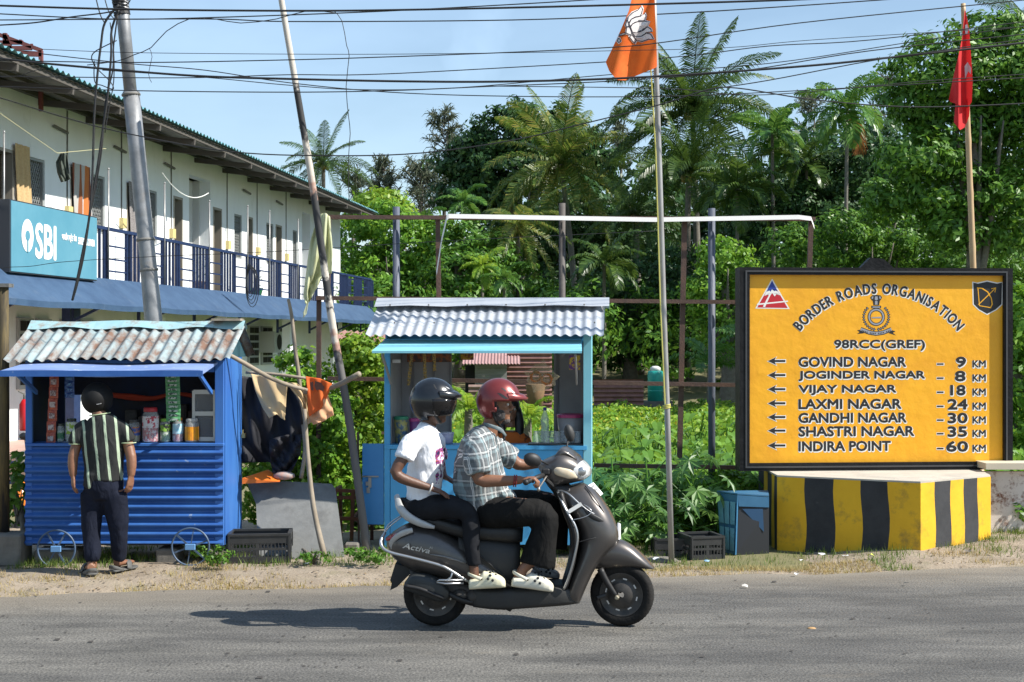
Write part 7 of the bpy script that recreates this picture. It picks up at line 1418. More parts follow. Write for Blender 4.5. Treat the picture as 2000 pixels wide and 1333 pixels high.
m_.tube([S(853, 1138, -.23), S(858, 1134, -.235), S(905, 1134, -.23)], .007, 8); m_.tube([S(853, 1138, -.23), S(870, 1141, -.235), S(905, 1140, -.23)], .007, 8); m_.tube([S(884, 1117, -.228), S(881, 1128, -.23), S(873, 1134, -.232)], .006, 8); build("crash_guard", m_, M_CHROME, SCO, smooth=True)
m_ = MB(); m_.tube([S(750, 1045, -.1), S(760, 1030, -.11), S(788, 1008, -.12)], .005, 6, smooth=3); m_.tube([S(748, 1052, .1), S(758, 1026, .1), S(790, 1004, .12)], .005, 6, smooth=3); m_.tube([S(757, 1034, -.11), S(755, 1034, .1)], .005, 6); build("carrier", m_, M_CHROME, SCO, smooth=True)
# 'Activa' script on the side panel
sa = S(786, 1071, -.187); sb_ = S(842, 1083, -.187); exs = (sb_ - sa); wl_ = exs.length; exs.normalize(); ezs = (Vector((.55, 0, 1))).normalized(); m_ = MB(); put_text(m_, "Activa", sa, exs, ezs, wl_ * .93, .036, .0008); put_text(m_, "3G", S(838, 1072, -.187), exs, ezs, .02, .014, .0); build("script_lettering", m_, pm("badge_silver", (.5, .5, .48), rough=.3, metal=.5), SCO, fix=False)
# floorboard
m_ = MB(); sloft(m_, [((925, 1142), (925, 1182), .14), ((970, 1143), (975, 1186), .165), ((1040, 1140), (1045, 1182), .17), ((1092, 1136), (1098, 1178), .17), ((1126, 1150), (1128, 1174), .15)], 5, n=32); build("floorboard", m_, M_GPLAS, SCO, smooth=True)
m_ = MB(); m_.box(S(1050, 1139.5, 0), (.17, .27, .012), None, .004); build("floor_mat", m_, M_PLAS, SCO)
# leg shield
m_ = MB(); sloft(m_, [((1088, 957), (1140, 944), .09), ((1095, 972), (1163, 958), .14), ((1103, 990), (1183, 983), .18), ((1118, 1012), (1198, 1009), .2), ((1128, 1034), (1207, 1036), .207), ((1130, 1055), (1205, 1056), .207), ((1126, 1080), (1182, 1080), .203), ((1117, 1108), (1163, 1106), .195), ((1107, 1138), (1148, 1136), .183), ((1102, 1156), (1139, 1158), .17), ((1106, 1166), (1133, 1173), .15)], 2.7, n=32); build("leg_shield", m_, M_PAINT, SCO, smooth=True)
m_ = MB(); sloft(m_, [((1086, 962), (1100, 955), .15), ((1098, 1000), (1112, 996), .19), ((1112, 1040), (1128, 1040), .2), ((1112, 1090), (1124, 1090), .19), ((1098, 1140), (1108, 1146), .17)], 3); build("inner_shield", m_, M_PLAS, SCO, smooth=True)
m_ = MB(); tr = [S(1089, 960, -.10), S(1098, 982, -.165), S(1110, 1005, -.195), S(1124, 1030, -.208), S(1128, 1056, -.212), S(1120, 1096, -.205), S(1110, 1130, -.192), S(1101, 1152, -.178)]; m_.tube(tr, .0085, 8, smooth=4); build("shield_trim", m_, M_CHROME, SCO, smooth=True)
def sflat(name, pts, dy, mat, th=.008, parent=SCO):
    """thin panel following the shield's side: pts (u,v,dy offset)"""
    m2 = MB(); m2.prism([S(u, v, dy + (d[0] if d else 0)) for u, v, *d in pts], Vector((0, th, 0))); return build(name, m2, mat, parent)
m_ = MB(); m_.tube([S(1089, 958, -.10), S(1108, 964, -.135), S(1128, 982, -.165), S(1150, 1000, -.185), S(1172, 1010, -.18), S(1190, 1027, -.165), S(1203, 1046, -.12)], [(.006, .007)] * 7, 8, smooth=4); build("front_chrome_strip", m_, M_CHROME, SCO, smooth=True)
m_ = MB(); m_.tube([S(1138, 992, -.182), S(1155, 1008, -.196), S(1175, 1020, -.19), S(1196, 1042, -.155)], [(.004, .004), (.008, .018), (.008, .018), (.005, .006)], 10, smooth=4); build("side_vent", m_, M_PLAS, SCO, smooth=True)
m_ = MB(); m_.tube([S(1143, 950, -.09), S(1160, 972, -.15), S(1178, 1000, -.165), S(1192, 1032, -.15), S(1204, 1052, -.09)], .004, 6, smooth=4); m_.tube([S(1130, 1060, -.211), S(1160, 1052, -.21), S(1196, 1050, -.13)], .003, 6, smooth=4); build("cover_seam", m_, M_PLAS, SCO, smooth=True)
m_ = MB(); m_.tube([S(1115, 1017, -.207), S(1138, 1012, -.215), S(1152, 1005, -.207), S(1154, 996, -.2), S(1140, 986, -.185)], .003, 6, smooth=3); build("tie_wire", m_, M_CHROME, SCO, smooth=True)
sflat("white_tape", [(1107, 999, 0), (1134, 982, .01), (1138, 988, .01), (1112, 1004, 0)], -.212, pm("tape_white", (.6, .6, .58), rough=.5), .012)
m_ = MB(); q_ = [S(1145, 951, -.06), S(1159, 943, .1), S(1178, 965, .1), S(1162, 978, -.06)]; m_.prism(q_, Vector((-.006, 0, -.006))); npl = build("number_plate", m_, pm("plate_white", (.78, .78, .76), rough=.45), SCO)
m_ = MB(); nrm = (q_[1] - q_[0]).cross(q_[3] - q_[0]).normalized(); nrm = nrm if nrm.z > 0 else -nrm
for r_ in range(3):
    for c_ in range(5):
        if (r_ * 5 + c_) % 7 == 6: continue
        def bp_(s_, t_): return q_[0].lerp(q_[1], s_).lerp(q_[3].lerp(q_[2], s_), t_) + nrm * .002
        s0, t0 = .12 + .16 * c_, .14 + .27 * r_; m_.add([bp_(s0, t0), bp_(s0 + .09, t0), bp_(s0 + .09, t0 + .15), bp_(s0, t0 + .15)], [(0, 1, 2, 3)])
build("plate_characters", m_, pm("plate_grey", (.35, .35, .36), rough=.5), npl, fix=False)
m_ = MB(); m_.prism([S(1206, 1022, -.08), S(1210, 1024, .08), S(1210, 1056, .08), S(1206, 1055, -.08)], Vector((.008, 0, 0))); build("front_plate", m_, pm("front_plate_white", (.7, .7, .72), rough=.5), SCO)
# head cowl (turned with the bars)
HA = Vector((math.sin(R(13)), math.cos(R(13)), 0))
m_ = MB(); sloft(m_, [((1050, 906), (1060, 924), .05), ((1066, 897), (1070, 945), .12), ((1084, 889), (1084, 955), .155), ((1100, 880), (1102, 948), .165), ((1120, 886), (1122, 943), .155), ((1138, 900), (1140, 938), .13), ((1150, 915), (1150, 928), .08)], 2.4, ax=HA); build("handlebar_cowl", m_, M_PAINT, SCO, smooth=True)
m_ = MB(); sloft(m_, [((1083, 894), (1086, 900), .10), ((1096, 876), (1104, 896), .115), ((1106, 874), (1118, 893), .115), ((1126, 888), (1134, 902), .10)], 2.4, ax=HA); build("visor", m_, M_PAINT, SCO, smooth=True)
m_ = MB(); sloft(m_, [((1109, 901), (1118, 936), .155), ((1122, 897), (1130, 938), .15), ((1138, 900), (1142, 937), .135), ((1151, 914), (1152, 930), .085)], 2.5, ax=HA); hl = build("headlight", m_, pm("headlight_lens", (.36, .38, .39), (.6, .6, .6), ns=22, rough=.1, coat=.3), SCO, smooth=True)
m_ = MB(); m_.ell(S(1136, 922, -.13), (.03, .012, .03), 12); build("reflector", m_, M_CHROME, hl, smooth=True)
m_ = MB(); m_.tube([S(1076, 918, -.135), S(1092, 922, -.165), S(1112, 927, -.168), S(1127, 934, -.15)], [(.004, .004), (.012, .03), (.012, .032), (.004, .006)], 10, smooth=4); build("turn_signal", m_, pm("turn_lens", (.62, .5, .34), (.7, .6, .46), ns=14, rough=.12), SCO, smooth=True)
m_ = MB(); sloft(m_, [((1068, 948), (1112, 946), .10), ((1078, 960), (1124, 956), .11), ((1086, 974), (1140, 966), .10)], 3); build("steering_neck", m_, M_PLAS, SCO, smooth=True)
gA, gB = S(1027, 943, -.36), S(1070, 925, -.12); m_ = MB(); m_.tube([gA, gB], .017, 12); m_.ell(gA, (.02, .02, .02), 10); build("grip", m_, M_PLAS, SCO, smooth=True)
m_ = MB(); m_.tube([S(1068, 930, -.17), S(1058, 946, -.26), S(1052, 955, -.33)], .006, 8, smooth=3); m_.ell(S(1052, 957, -.335), (.012, .012, .014), 8); build("brake_lever", m_, pm("lever_metal", (.3, .28, .25), rough=.4, metal=.7), SCO, smooth=True)
m_ = MB(); m_.tube([S(1066, 938, -.18), S(1080, 950, -.15)], .014, 8); m_.box(S(1066, 922, -.16), (.05, .05, .04), None, .008); build("switch_gear", m_, M_PLAS, SCO)
m_ = MB(); m_.tube([S(1072, 908, .12), S(1088, 900, .35)], .016, 10); build("grip", m_, M_PLAS, SCO, smooth=True)
def mirror(c, rx, rz, stem, tilt, dy):
    m2 = MB(); m2.tube([c, *stem], .006, 8, smooth=3); st = build("mirror", m2, M_PLAS, SCO, smooth=True)
    m2 = MB(); m2.ell(c, (rx, .035, rz), 20, Matrix.Rotation(tilt, 3, 'Y') @ Matrix.Rotation(.35, 3, 'Z')); build("mirror_housing", m2, M_PLAS if dy < 0 else M_GPLAS, st, smooth=True)
mirror(S(1040, 899, -.33), .062, .044, [S(1058, 902, -.28), S(1070, 908, -.16)], R(20), -1); mirror(S(1112, 847, .33), .034, .062, [S(1108, 868, .3), S(1106, 888, .2)], R(-14), 1)
# front fender, fork, wheel
FA = HA
m_ = MB(); sloft(m_, [((1163, 1082), (1158, 1112), .05), ((1175, 1062), (1172, 1112), .072), ((1203, 1053), (1203, 1111), .085), ((1230, 1063), (1230, 1110), .085), ((1252, 1081), (1252, 1111), .078), ((1268, 1098), (1268, 1112), .06), ((1277, 1109), (1277, 1112), .03)], 2.3, ax=FA); build("front_fender", m_, M_PAINT, SCO, smooth=True)
def wheel(c, r, wd, axis, rim_r, near, fine=True):
    axis = axis.normalized(); t = MB(); pr = []
    for q in np.linspace(-1.25, 1.25, 13): pr.append((r - .045 + .045 * math.cos(q * 1.0) ** .8 if abs(q) < 1.5 else r - .05, wd * math.sin(q) / math.sin(1.25)))
    pr = [(rim_r, -wd * .62), (rim_r + .02, -wd * .95)] + [(r - .05 + .05 * math.cos(q) ** .7, wd * math.sin(q) / math.sin(1.2)) for q in np.linspace(-1.2, 1.2, 15)] + [(rim_r + .02, wd * .95), (rim_r, wd * .62)]
    t.lathe(c, pr, 64, axis=axis, cap=False)
    wl_ = thing_part = build("wheel", t, M_TYRE, SCO, smooth=True)
    tr_ = MB(); ref = Vector((1, 0, 0)); a = (ref - axis * ref.dot(axis)).normalized(); b = axis.cross(a)
    for k in range(44):
        q = 2 * math.pi * k / 44
        for sg in (-1, 1):
            p = lambda rr, h, dq: c + axis * h + a * (rr * math.cos(q + dq)) + b * (rr * math.sin(q + dq))
            tr_.add([p(r + .0015, sg * .004, 0), p(r + .0015, sg * .004, .03), p(r - .010, sg * wd * .75, .11), p(r - .010, sg * wd * .75, .085)], [(0, 1, 2, 3)])
    build("tread", tr_, pm("tread_light", (.05, .048, .045), rough=.9), wl_, fix=False)
    h = MB(); h.lathe(c, [(.02, near * wd * 1.05), (.075, near * wd * .98), (.085, near * wd * .75), (rim_r * .82, near * wd * .62), (rim_r * .86, near * wd * .72), (rim_r * .95, near * wd * .72), (rim_r + .004, near * wd * .9), (rim_r + .012, near * wd * .9)], 48, axis=axis, cap=False); h.lathe(c, [(rim_r, -near * wd * .6), (.03, -near * wd * .6)], 32, axis=axis, cap=False)
    build("rim", h, M_HUB, wl_, smooth=True)
    s_ = MB()
    for k in range(8):
        q = 2 * math.pi * (k + .3) / 8; vs = []
        for rr, dq in ((rim_r * .76, -.13), (rim_r * .76, .13), (rim_r * .83, .13), (rim_r * .83, -.13)): vs.append(c + axis * near * wd * .685 + a * (rr * math.cos(q + dq)) + b * (rr * math.sin(q + dq)))
        s_.add(vs, [(0, 1, 2, 3)])
    build("rim_slots", s_, pm("slot_silver", (.6, .58, .55), rough=.4, metal=.3), wl_, fix=False); return wl_
fc = S(1215, 1160.5, 0); wheel(fc, .212, .047, FA, .132, -1)
m_ = MB(); o_ = FA * -.085; m_.tube([S(1176, 1108) + o_, S(1190, 1135) + o_, S(1208, 1162) + o_], [.022, .02, .014], 12, smooth=3); m_.tube([S(1180, 1112) - o_, S(1210, 1162) - o_], [.022, .016], 10); build("front_fork", m_, M_PLAS, SCO, smooth=True)
m_ = MB(); m_.lathe(S(1209, 1163) + FA * -.09, [(.016, .02), (.016, -.012), (.01, -.02)], 8, axis=FA); build("axle_nut", m_, pm("axle_brass", (.45, .4, .3), rough=.4, metal=.8), SCO)
m_ = MB(); m_.tube([S(1170, 1165) + o_ * .8, S(1186, 1160) + o_ * .8], [.012, .016], 8); build("brake_arm", m_, M_GPLAS, SCO)
rc = S(851, 1160, 0.0); wheel(rc, .2115, .045, Vector((0, 1, 0)), .132, -1)
# rear mudguard, muffler, engine, mudflap
m_ = MB(); sloft(m_, [((794, 1130), (791, 1144), .02), ((810, 1114), (806, 1149), .045), ((842, 1116), (838, 1161), .055), ((866, 1129), (862, 1168), .05), ((880, 1147), (877, 1162), .025)], 3, dyc=-.15); build("muffler", m_, pm("muffler_black", (.015, .018, .019), (.03, .032, .032), ns=6, rough=.5), SCO, smooth=True)
m_ = MB(); m_.tube([S(789, 1145, -.205), S(820, 1151, -.21), S(850, 1163, -.21), S(866, 1169, -.2)], .013, 8, smooth=3); m_.tube([S(875, 1160, -.15), S(905, 1174, -.14), S(940, 1178, -.1), S(975, 1168, -.06)], .018, 10, smooth=3); build("exhaust_pipe", m_, M_PLAS, SCO, smooth=True)
m_ = MB(); sloft(m_, [((800, 1108), (806, 1132), .08), ((850, 1120), (850, 1140), .09), ((890, 1130), (892, 1172), .10), ((930, 1140), (930, 1184), .11), ((965, 1146), (965, 1182), .10)], 3); m_.ell(S(900, 1162, -.08), (.06, .06, .045), 14); m_.ell(S(925, 1165, -.1), (.05, .05, .05), 14); build("engine", m_, pm("engine_dirty", (.035, .032, .03), (.07, .062, .055), ns=14, rough=.7), SCO, smooth=True)
m_ = MB(); m_.prism([S(*p_, -.06) for p_ in [(772, 1102), (809, 1112), (801, 1122), (776, 1147), (762, 1154), (765, 1140), (762, 1134)]], Vector((0, .14, 0))); build("mudflap", m_, M_PLAS, SCO)
m_ = MB(); m_.prism([S(*p_, -.05) for p_ in [(978, 1184), (1010, 1182), (1006, 1186), (996, 1196), (984, 1190)]], Vector((0, .12, 0))); m_.tube([S(940, 1184, -.1), S(985, 1190, -.12), S(1010, 1184, -.12)], .009, 6); build("stand", m_, M_PLAS, SCO)
# ================================================================== people
M_SKIN = pm("brown_skin", (.19, .085, .046), (.235, .11, .06), ns=18, rough=.5, bump=.06, bs=120)
M_SKIN2 = pm("dark_brown_skin", (.105, .048, .028), (.135, .064, .038), ns=18, rough=.5, bump=.06, bs=120)
def hand(mb, wst, f, n, s, L=.185, curl=(.35, .45, .4), spread=.12, thumb=(.5, .5), k=1.0):
    """wst wrist centre, f forward, n palm normal (fingers curl towards n), s thumb side"""
    f = f.normalized(); n = (n - f * n.dot(f)).normalized(); s = (s - f * s.dot(f) - n * s.dot(n)).normalized(); pl = L * .52
    mb.tube([wst - f * .01, wst + f * pl * .35, wst + f * pl * .8, wst + f * pl], [(.024, .021), (.036, .017), (.040, .015), (.036, .012)], 12, side=s)
    for i, (o, ln) in enumerate(((.030, .43), (.010, .48), (-.011, .45), (-.030, .36))):
        b = wst + f * (pl * .92 - .004 * abs(i - 1)) + s * o; d = (f + s * (o / .03 * spread)).normalized(); pts = [b - f * .02, b]; ang = 0; r_ = [.0095, .0095]
        for q, fr in enumerate((.45, .32, .25)):
            ang += curl[q] * (1 + .07 * i); dd = d * math.cos(ang) + n * math.sin(ang); pts.append(pts[-1] + dd * (L * ln * fr)); r_.append((.0092, .0085, .0068)[q])
        mb.tube(pts, [x * k for x in r_], 8)
    b = wst + f * pl * .28 + s * .026; t1 = b + (f * .75 + s * thumb[0] + n * .25).normalized() * L * .2; t2 = t1 + (f * .9 + s * (thumb[0] - .35) + n * thumb[1]).normalized() * L * .17
    mb.tube([b - s * .014, b, t1, t2], [.014, .013, .0105, .008], 8)
def skin(name, mb, mat, parent, vox=.006, it=5):
    r = solid(mb, vox, it); return build(name, r, mat, parent, smooth=True, fix=False)
def cloth(name, mb, mat, parent, vox=.012, it=6, amp=.006, sc=9, st=(1, 1, .5), seed=0, amp2=.0):
    r = solid(mb, vox, it); ruffle(r, amp, sc, st, seed)
    return build(name, r, mat, parent, smooth=True, fix=False)
def helmet_shell(name, c, r, keep, mat, parent, th=.018, rot=None, n=64):
    m2 = MB(); m2.ell(Vector((0, 0, 0)), r, n, rot); fs = []
    for f in m2.f:
        q = sum((Vector(m2.v[i]) for i in f), Vector()) / 4
        if keep(q.x / r[0], q.y / r[1], q.z / r[2]): fs.append(f)
    m3 = MB(); m3.v = [tuple(Vector(v) + c) for v in m2.v]; m3.f = fs
    me = bpy.data.meshes.new(name); off = wloc(parent); me.from_pydata([tuple(Vector(v) - off) for v in m3.v], [], m3.f)
    bm = bmesh.new(); bm.from_mesh(me); bmesh.ops.delete(bm, geom=[v for v in bm.verts if not v.link_faces], context='VERTS'); bmesh.ops.remove_doubles(bm, verts=bm.verts, dist=1e-5); bmesh.ops.recalc_face_normals(bm, faces=bm.faces); bm.to_mesh(me); bm.free()
    me.polygons.foreach_set('use_smooth', [True] * len(me.polygons)); o = link_mesh(name, me, mat, parent); so_ = o.modifiers.new("thick", 'SOLIDIFY'); so_.thickness = th; so_.offset = -1; return o
def head(mb, c, k=1.0, fwd=Vector((1, 0, 0)), beard=0):
    """head with brow, nose, lips, chin, ears; c = centre of the skull"""
    f = fwd.normalized(); s = Vector((-f.y, f.x, 0)); z = Vector((0, 0, 1)); Mx = Matrix((f, s, z)).transposed()
    E = lambda a, b, h, r, n=14: mb.ell(c + f * a * k + s * b * k + z * h * k, [q * k for q in r], n, Mx)
    E(-.008, 0, .03, (.098, .076, .092), 24); E(.02, 0, -.045, (.068, .060, .075), 20); E(.062, 0, -.088, (.026, .030, .024)); E(.074, 0, .022, (.022, .05, .014))
    mb.tube([c + f * .084 * k + z * .014 * k, c + f * .104 * k - z * .02 * k, c + f * .088 * k - z * .034 * k], [.009 * k, .013 * k, .010 * k], 10); E(.094, .011, -.03, (.012, .008, .008)); E(.094, -.011, -.03, (.012, .008, .008))
    E(.078, 0, -.054, (.015, .026, .007)); E(.077, 0, -.064, (.014, .022, .007)); E(.055, .038, -.012, (.026, .02, .02)); E(.055, -.038, -.012, (.026, .02, .02))
    for sg in (-1, 1): E(-.005, sg * .076, -.012, (.017, .009, .03))
def eyes(c, k, fwd, parent):
    f = fwd.normalized(); s = Vector((-f.y, f.x, 0)); m2 = MB()
    for sg in (-1, 1): m2.ell(c + f * .076 * k + s * sg * .031 * k + Vector((0, 0, .003)), (.012, .014, .011), 12)
    e = build("eyes", m2, pm("eye_white", (.6, .56, .52), rough=.3), parent, smooth=True); m2 = MB()
    for sg in (-1, 1): m2.ell(c + f * .084 * k + s * sg * .031 * k + Vector((0, 0, .003)), (.0055, .007, .0075), 10)
    build("iris", m2, pm("iris_dark", (.015, .01, .008), rough=.2), e, smooth=True)
def clog(name, heel, toe, w_, h, mat, parent, ez=Vector((0, 0, 1))):
    """foam clog from heel to toe (points on the sole)"""
    d = (toe - heel); L = d.length; d.normalize(); m2 = MB(); s = d.cross(ez).normalized(); z = s.cross(d)
    rings = []
    for t, ww, hh in ((0, .5, .4), (.03, .78, .58), (.12, .88, .64), (.28, .88, .70), (.42, .95, 1.0), (.58, 1.06, .98), (.76, 1.1, .82), (.9, .98, .64), (.97, .7, .5), (1, .4, .36)):
        c = heel + d * (L * t); ring = []
        for k in range(22):
            q = 2 * math.pi * k / 22; cx, cz = math.cos(q), math.sin(q); ring.append(c + s * (w_ / 2 * ww * math.copysign(abs(cx) ** .75, cx)) + z * (h * hh / 2 * (1 + math.copysign(abs(cz) ** .7, cz))))
        rings.append(ring)
    m2.loft(rings); r = solid(m2, .005, 2); o = build(name, r, mat, parent, smooth=True, fix=False)
    m3 = MB(); m3.tube([heel + d * (L * .36) - s * w_ * .5 + z * h * .62, heel + d * (L * .12) - s * w_ * .5 + z * h * .84, heel + d * (-.0) + z * h * .9, heel + d * (L * .12) + s * w_ * .5 + z * h * .84, heel + d * (L * .36) + s * w_ * .5 + z * h * .62], [(.011, .004)] * 5, 8, smooth=4, side=ez); build("heel_strap", m3, mat, o, smooth=True)
    m3 = MB(); 
    for t, b, hh in ((.52, .0, 1.0), (.60, .45, .93), (.60, -.45, .93), (.68, 0, .92), (.74, .45, .78), (.74, -.45, .78), (.54, .88, .62), (.66, .92, .52), (.6, .8, .8)): m3.ell(heel + d * (L * t) + s * (w_ * .5 * b * 1.12) + z * (h * hh), (.0095, .0095, .0095), 10)
    m3.ell(heel + d * (L * .36) - s * w_ * .5 + z * h * .62, (.007, .005, .007), 10); m3.ell(heel + d * (L * .36) + s * w_ * .5 + z * h * .62, (.007, .005, .007), 10)
    build("vent_holes", m3, pm("clog_hole", (.02, .022, .025), rough=.8), o, smooth=True); return o
def plaid():
    m, nt, N, L, b = nodes("plaid_cloth"); t = N.new("ShaderNodeTexCoord"); nz_ = N.new("ShaderNodeTexNoise"); nz_.inputs['Scale'].default_value = 5; L.new(t.outputs['Object'], nz_.inputs[0])
    mm = N.new("ShaderNodeMix"); mm.data_type = 'RGBA'; mm.blend_type = 'LINEAR_LIGHT'; mm.inputs['Factor'].default_value = .015; L.new(t.outputs['Object'], mm.inputs['A']); L.new(nz_.outputs[1], mm.inputs['B']); s = N.new("ShaderNodeSeparateXYZ"); L.new(mm.outputs['Result'], s.inputs[0])
    def band(cx, cy, cz, per, seq):
        v = N.new("ShaderNodeVectorMath"); v.operation = 'DOT_PRODUCT'; v.inputs[1].default_value = (cx / per, cy / per, cz / per); L.new(mm.outputs['Result'], v.inputs[0]); f = N.new("ShaderNodeMath"); f.operation = 'FRACT'; L.new(v.outputs['Value'], f.inputs[0]); r = N.new("ShaderNodeValToRGB"); r.color_ramp.interpolation = 'CONSTANT'; e = r.color_ramp.elements
        while len(e) < len(seq): e.new(.5)
        for i, (p_, c) in enumerate(seq): e[i].position = p_; e[i].color = (*c, 1)
        L.new(f.outputs[0], r.inputs[0]); return r.outputs[0]
    K = (0, 0, 0); Wt = (.62, .62, .6); va = band(1, .75, .12, .088, [(0, (.11, .125, .13)), (.20, (.26, .36, .38)), (.36, (.11, .125, .13)), (.52, (.16, .17, .175)), (.70, (.09, .10, .105)), (.9, (.14, .15, .155))]); ha = band(.12, .05, -1, .096, [(0, (.11, .12, .125)), (.3, (.23, .3, .315)), (.5, (.1, .11, .115)), (.75, (.15, .16, .165))])
    vl = band(1, .75, .12, .088, [(0, K), (.60, (1, 1, 1)), (.635, K), (.67, (1, 1, 1)), (.705, K)]); hl_ = band(.12, .05, -1, .096, [(0, K), (.08, (1, 1, 1)), (.105, K), (.14, (1, 1, 1)), (.165, K)])
    m1 = N.new("ShaderNodeMix"); m1.data_type = 'RGBA'; m1.inputs['Factor'].default_value = .5; L.new(va, m1.inputs['A']); L.new(ha, m1.inputs['B'])
    mxx = N.new("ShaderNodeMix"); mxx.data_type = 'RGBA'; mxx.blend_type = 'LIGHTEN'; mxx.inputs['Factor'].default_value = 1; L.new(vl, mxx.inputs['A']); L.new(hl_, mxx.inputs['B'])
    m3 = N.new("ShaderNodeMix"); m3.data_type = 'RGBA'; m3.inputs['B'].default_value = (*Wt, 1); L.new(mxx.outputs['Result'], m3.inputs['Factor']); L.new(m1.outputs['Result'], m3.inputs['A']); L.new(m3.outputs['Result'], b.inputs['Base Color']); b.inputs['Roughness'].default_value = .85; return m
M_TROUS = pm("black_trousers", (.005, .005, .005), (.013, .012, .011), ns=5, rough=.85, spec=.2, bump=.1, bs=60, contrast=(.45, .75)); M_CLOG = pm("white_clog", (.72, .69, .58), (.64, .6, .48), ns=9, rough=.6)
# ------------------------------------------------------------------ rider
RD = thing("person", "rider in red helmet, checked short sleeved shirt and black trousers steering the scooter", "person", (S(950, 1000).x, Y0, S(950, 1010).z))
hc = S(969, 791, 0); b_ = MB(); head(b_, hc, 1.06, Vector((1, -.12, 0)))
b_.tube([S(966, 805), S(960, 828), S(952, 848)], [.058, .055, .07], 14); b_.tube([S(950, 845), S(940, 868), S(936, 905), S(938, 950), S(932, 1000)], [(.06, .07), (.145, .08), (.135, .10), (.13, .10), (.14, .11)], 18, side=(0, 1, 0))
wr_n = S(1018, 938, -.29); b_.tube([S(938, 866, -.16), S(928, 876, -.19), S(930, 910, -.245), S(937, 938, -.265), S(958, 940, -.275), S(990, 940, -.285), wr_n], [.05, .056, .049, .043, .041, .035, .027], 12, smooth=2)
hand(b_, wr_n, Vector((1, .04, .1)), Vector((.1, 0, -1)), Vector((0, 1, 0)), .18, (.75, 1.05, .8), .06, (.25, .9), 1.05)
wr_f = S(1058, 906, .28); b_.tube([S(948, 866, .16), S(960, 872, .19), S(990, 890, .25), S(1012, 908, .27), S(1035, 908, .28), wr_f], [.05, .056, .049, .042, .036, .027], 12, smooth=2); hand(b_, wr_f, Vector((1, .1, .05)), Vector((.1, 0, -1)), Vector((0, -1, 0)), .18, (.7, 1.0, .8), .06, (.25, .9), 1.05)
an_n, an_f = S(1022, 1112, -.19), S(1068, 1096, .15)
b_.tube([S(930, 990, -.08), S(1000, 995, -.13), S(1056, 1002, -.17), S(1055, 1050, -.18), S(1045, 1088, -.185), an_n, S(1012, 1134, -.19)], [.085, .078, .062, .052, .042, .034, .036], 12, smooth=2); b_.tube([S(935, 985, .08), S(1010, 985, .12), S(1078, 980, .15), S(1075, 1040, .15), an_f, S(1062, 1112, .15)], [.085, .078, .062, .055, .036, .036], 12, smooth=2)
b_.tube([S(1008, 1134, -.19), S(1045, 1140, -.19), S(1068, 1145, -.19)], [(.03, .025), (.038, .02), (.03, .014)], 10); b_.tube([S(1055, 1114, .15), S(1080, 1120, .15)], [(.03, .025), (.03, .014)], 10)
skin("body", b_, M_SKIN, RD, .006, 4)
eyes(hc, 1.06, Vector((1, -.12, 0)), RD)
# beard and moustache
bd = MB(); fwd = Vector((1, -.12, 0)).normalized(); sdv = Vector((-fwd.y, fwd.x, 0)); Mx = Matrix((fwd, sdv, Vector((0, 0, 1)))).transposed()
for a, b, h, r in ((.058, 0, -.100, (.034, .036, .026)), (.03, .052, -.065, (.04, .018, .04)), (.03, -.052, -.065, (.04, .018, .04)), (.01, .066, -.03, (.022, .012, .036)), (.01, -.066, -.03, (.022, .012, .036)), (.088, 0, -.046, (.011, .027, .006))): bd.ell(hc + fwd * a * 1.06 + sdv * b * 1.06 + Vector((0, 0, h * 1.06)), r, 14, Mx)
bd = solid(bd, .005, 2); ruffle(bd, .003, 60); build("beard", bd, pm("beard_hair", (.025, .02, .018), (.10, .09, .085), ns=50, rough=.9, bump=.6, bs=160), RD, smooth=True, fix=False)
# shirt
sh = MB(); sh.tube([S(956, 838), S(948, 850), S(938, 870), S(934, 905), S(938, 950), S(944, 985), S(946, 1003)], [(.075, .06), (.14, .085), (.205, .125), (.205, .158), (.20, .178), (.205, .17), (.19, .14)], 24, side=(0, 1, 0), smooth=2)
sh.tube([S(938, 862, -.13), S(930, 876, -.2), S(931, 905, -.245), S(935, 927, -.262)], [.075, .082, .083, .078], 16, smooth=2); sh.tube([S(948, 862, .13), S(965, 876, .2), S(990, 890, .25), S(1006, 899, .262)], [.075, .08, .078, .074], 16, smooth=2)
sh.tube([S(915, 985, -.12), S(935, 1000, -.15), S(945, 1006, -.14)], [.06, .055, .03], 12); sh.tube([S(985, 965, 0), S(1003, 978, -.05)], [(.15, .05), (.14, .03)], 14, side=(0, 1, 0))
cloth("shirt", sh, wrinkle(plaid()), RD, .010, 4, .016, 11, (1, 1, .6), 3)
M_PLN = pm("shirt_collar", (.11, .14, .145), (.2, .25, .26), ns=16, rough=.85)
cl = MB(); cl.tube([S(988, 852, -.04), S(977, 840, -.075), S(955, 832, -.08), S(944, 829, 0), S(955, 832, .08), S(977, 840, .075), S(988, 852, .04)], [(.009, .004), (.013, .004), (.012, .004), (.012, .004), (.012, .004), (.013, .004), (.009, .004)], 10, smooth=3, side=(0, 0, 1)); build("collar", cl, M_PLN, RD, smooth=True)
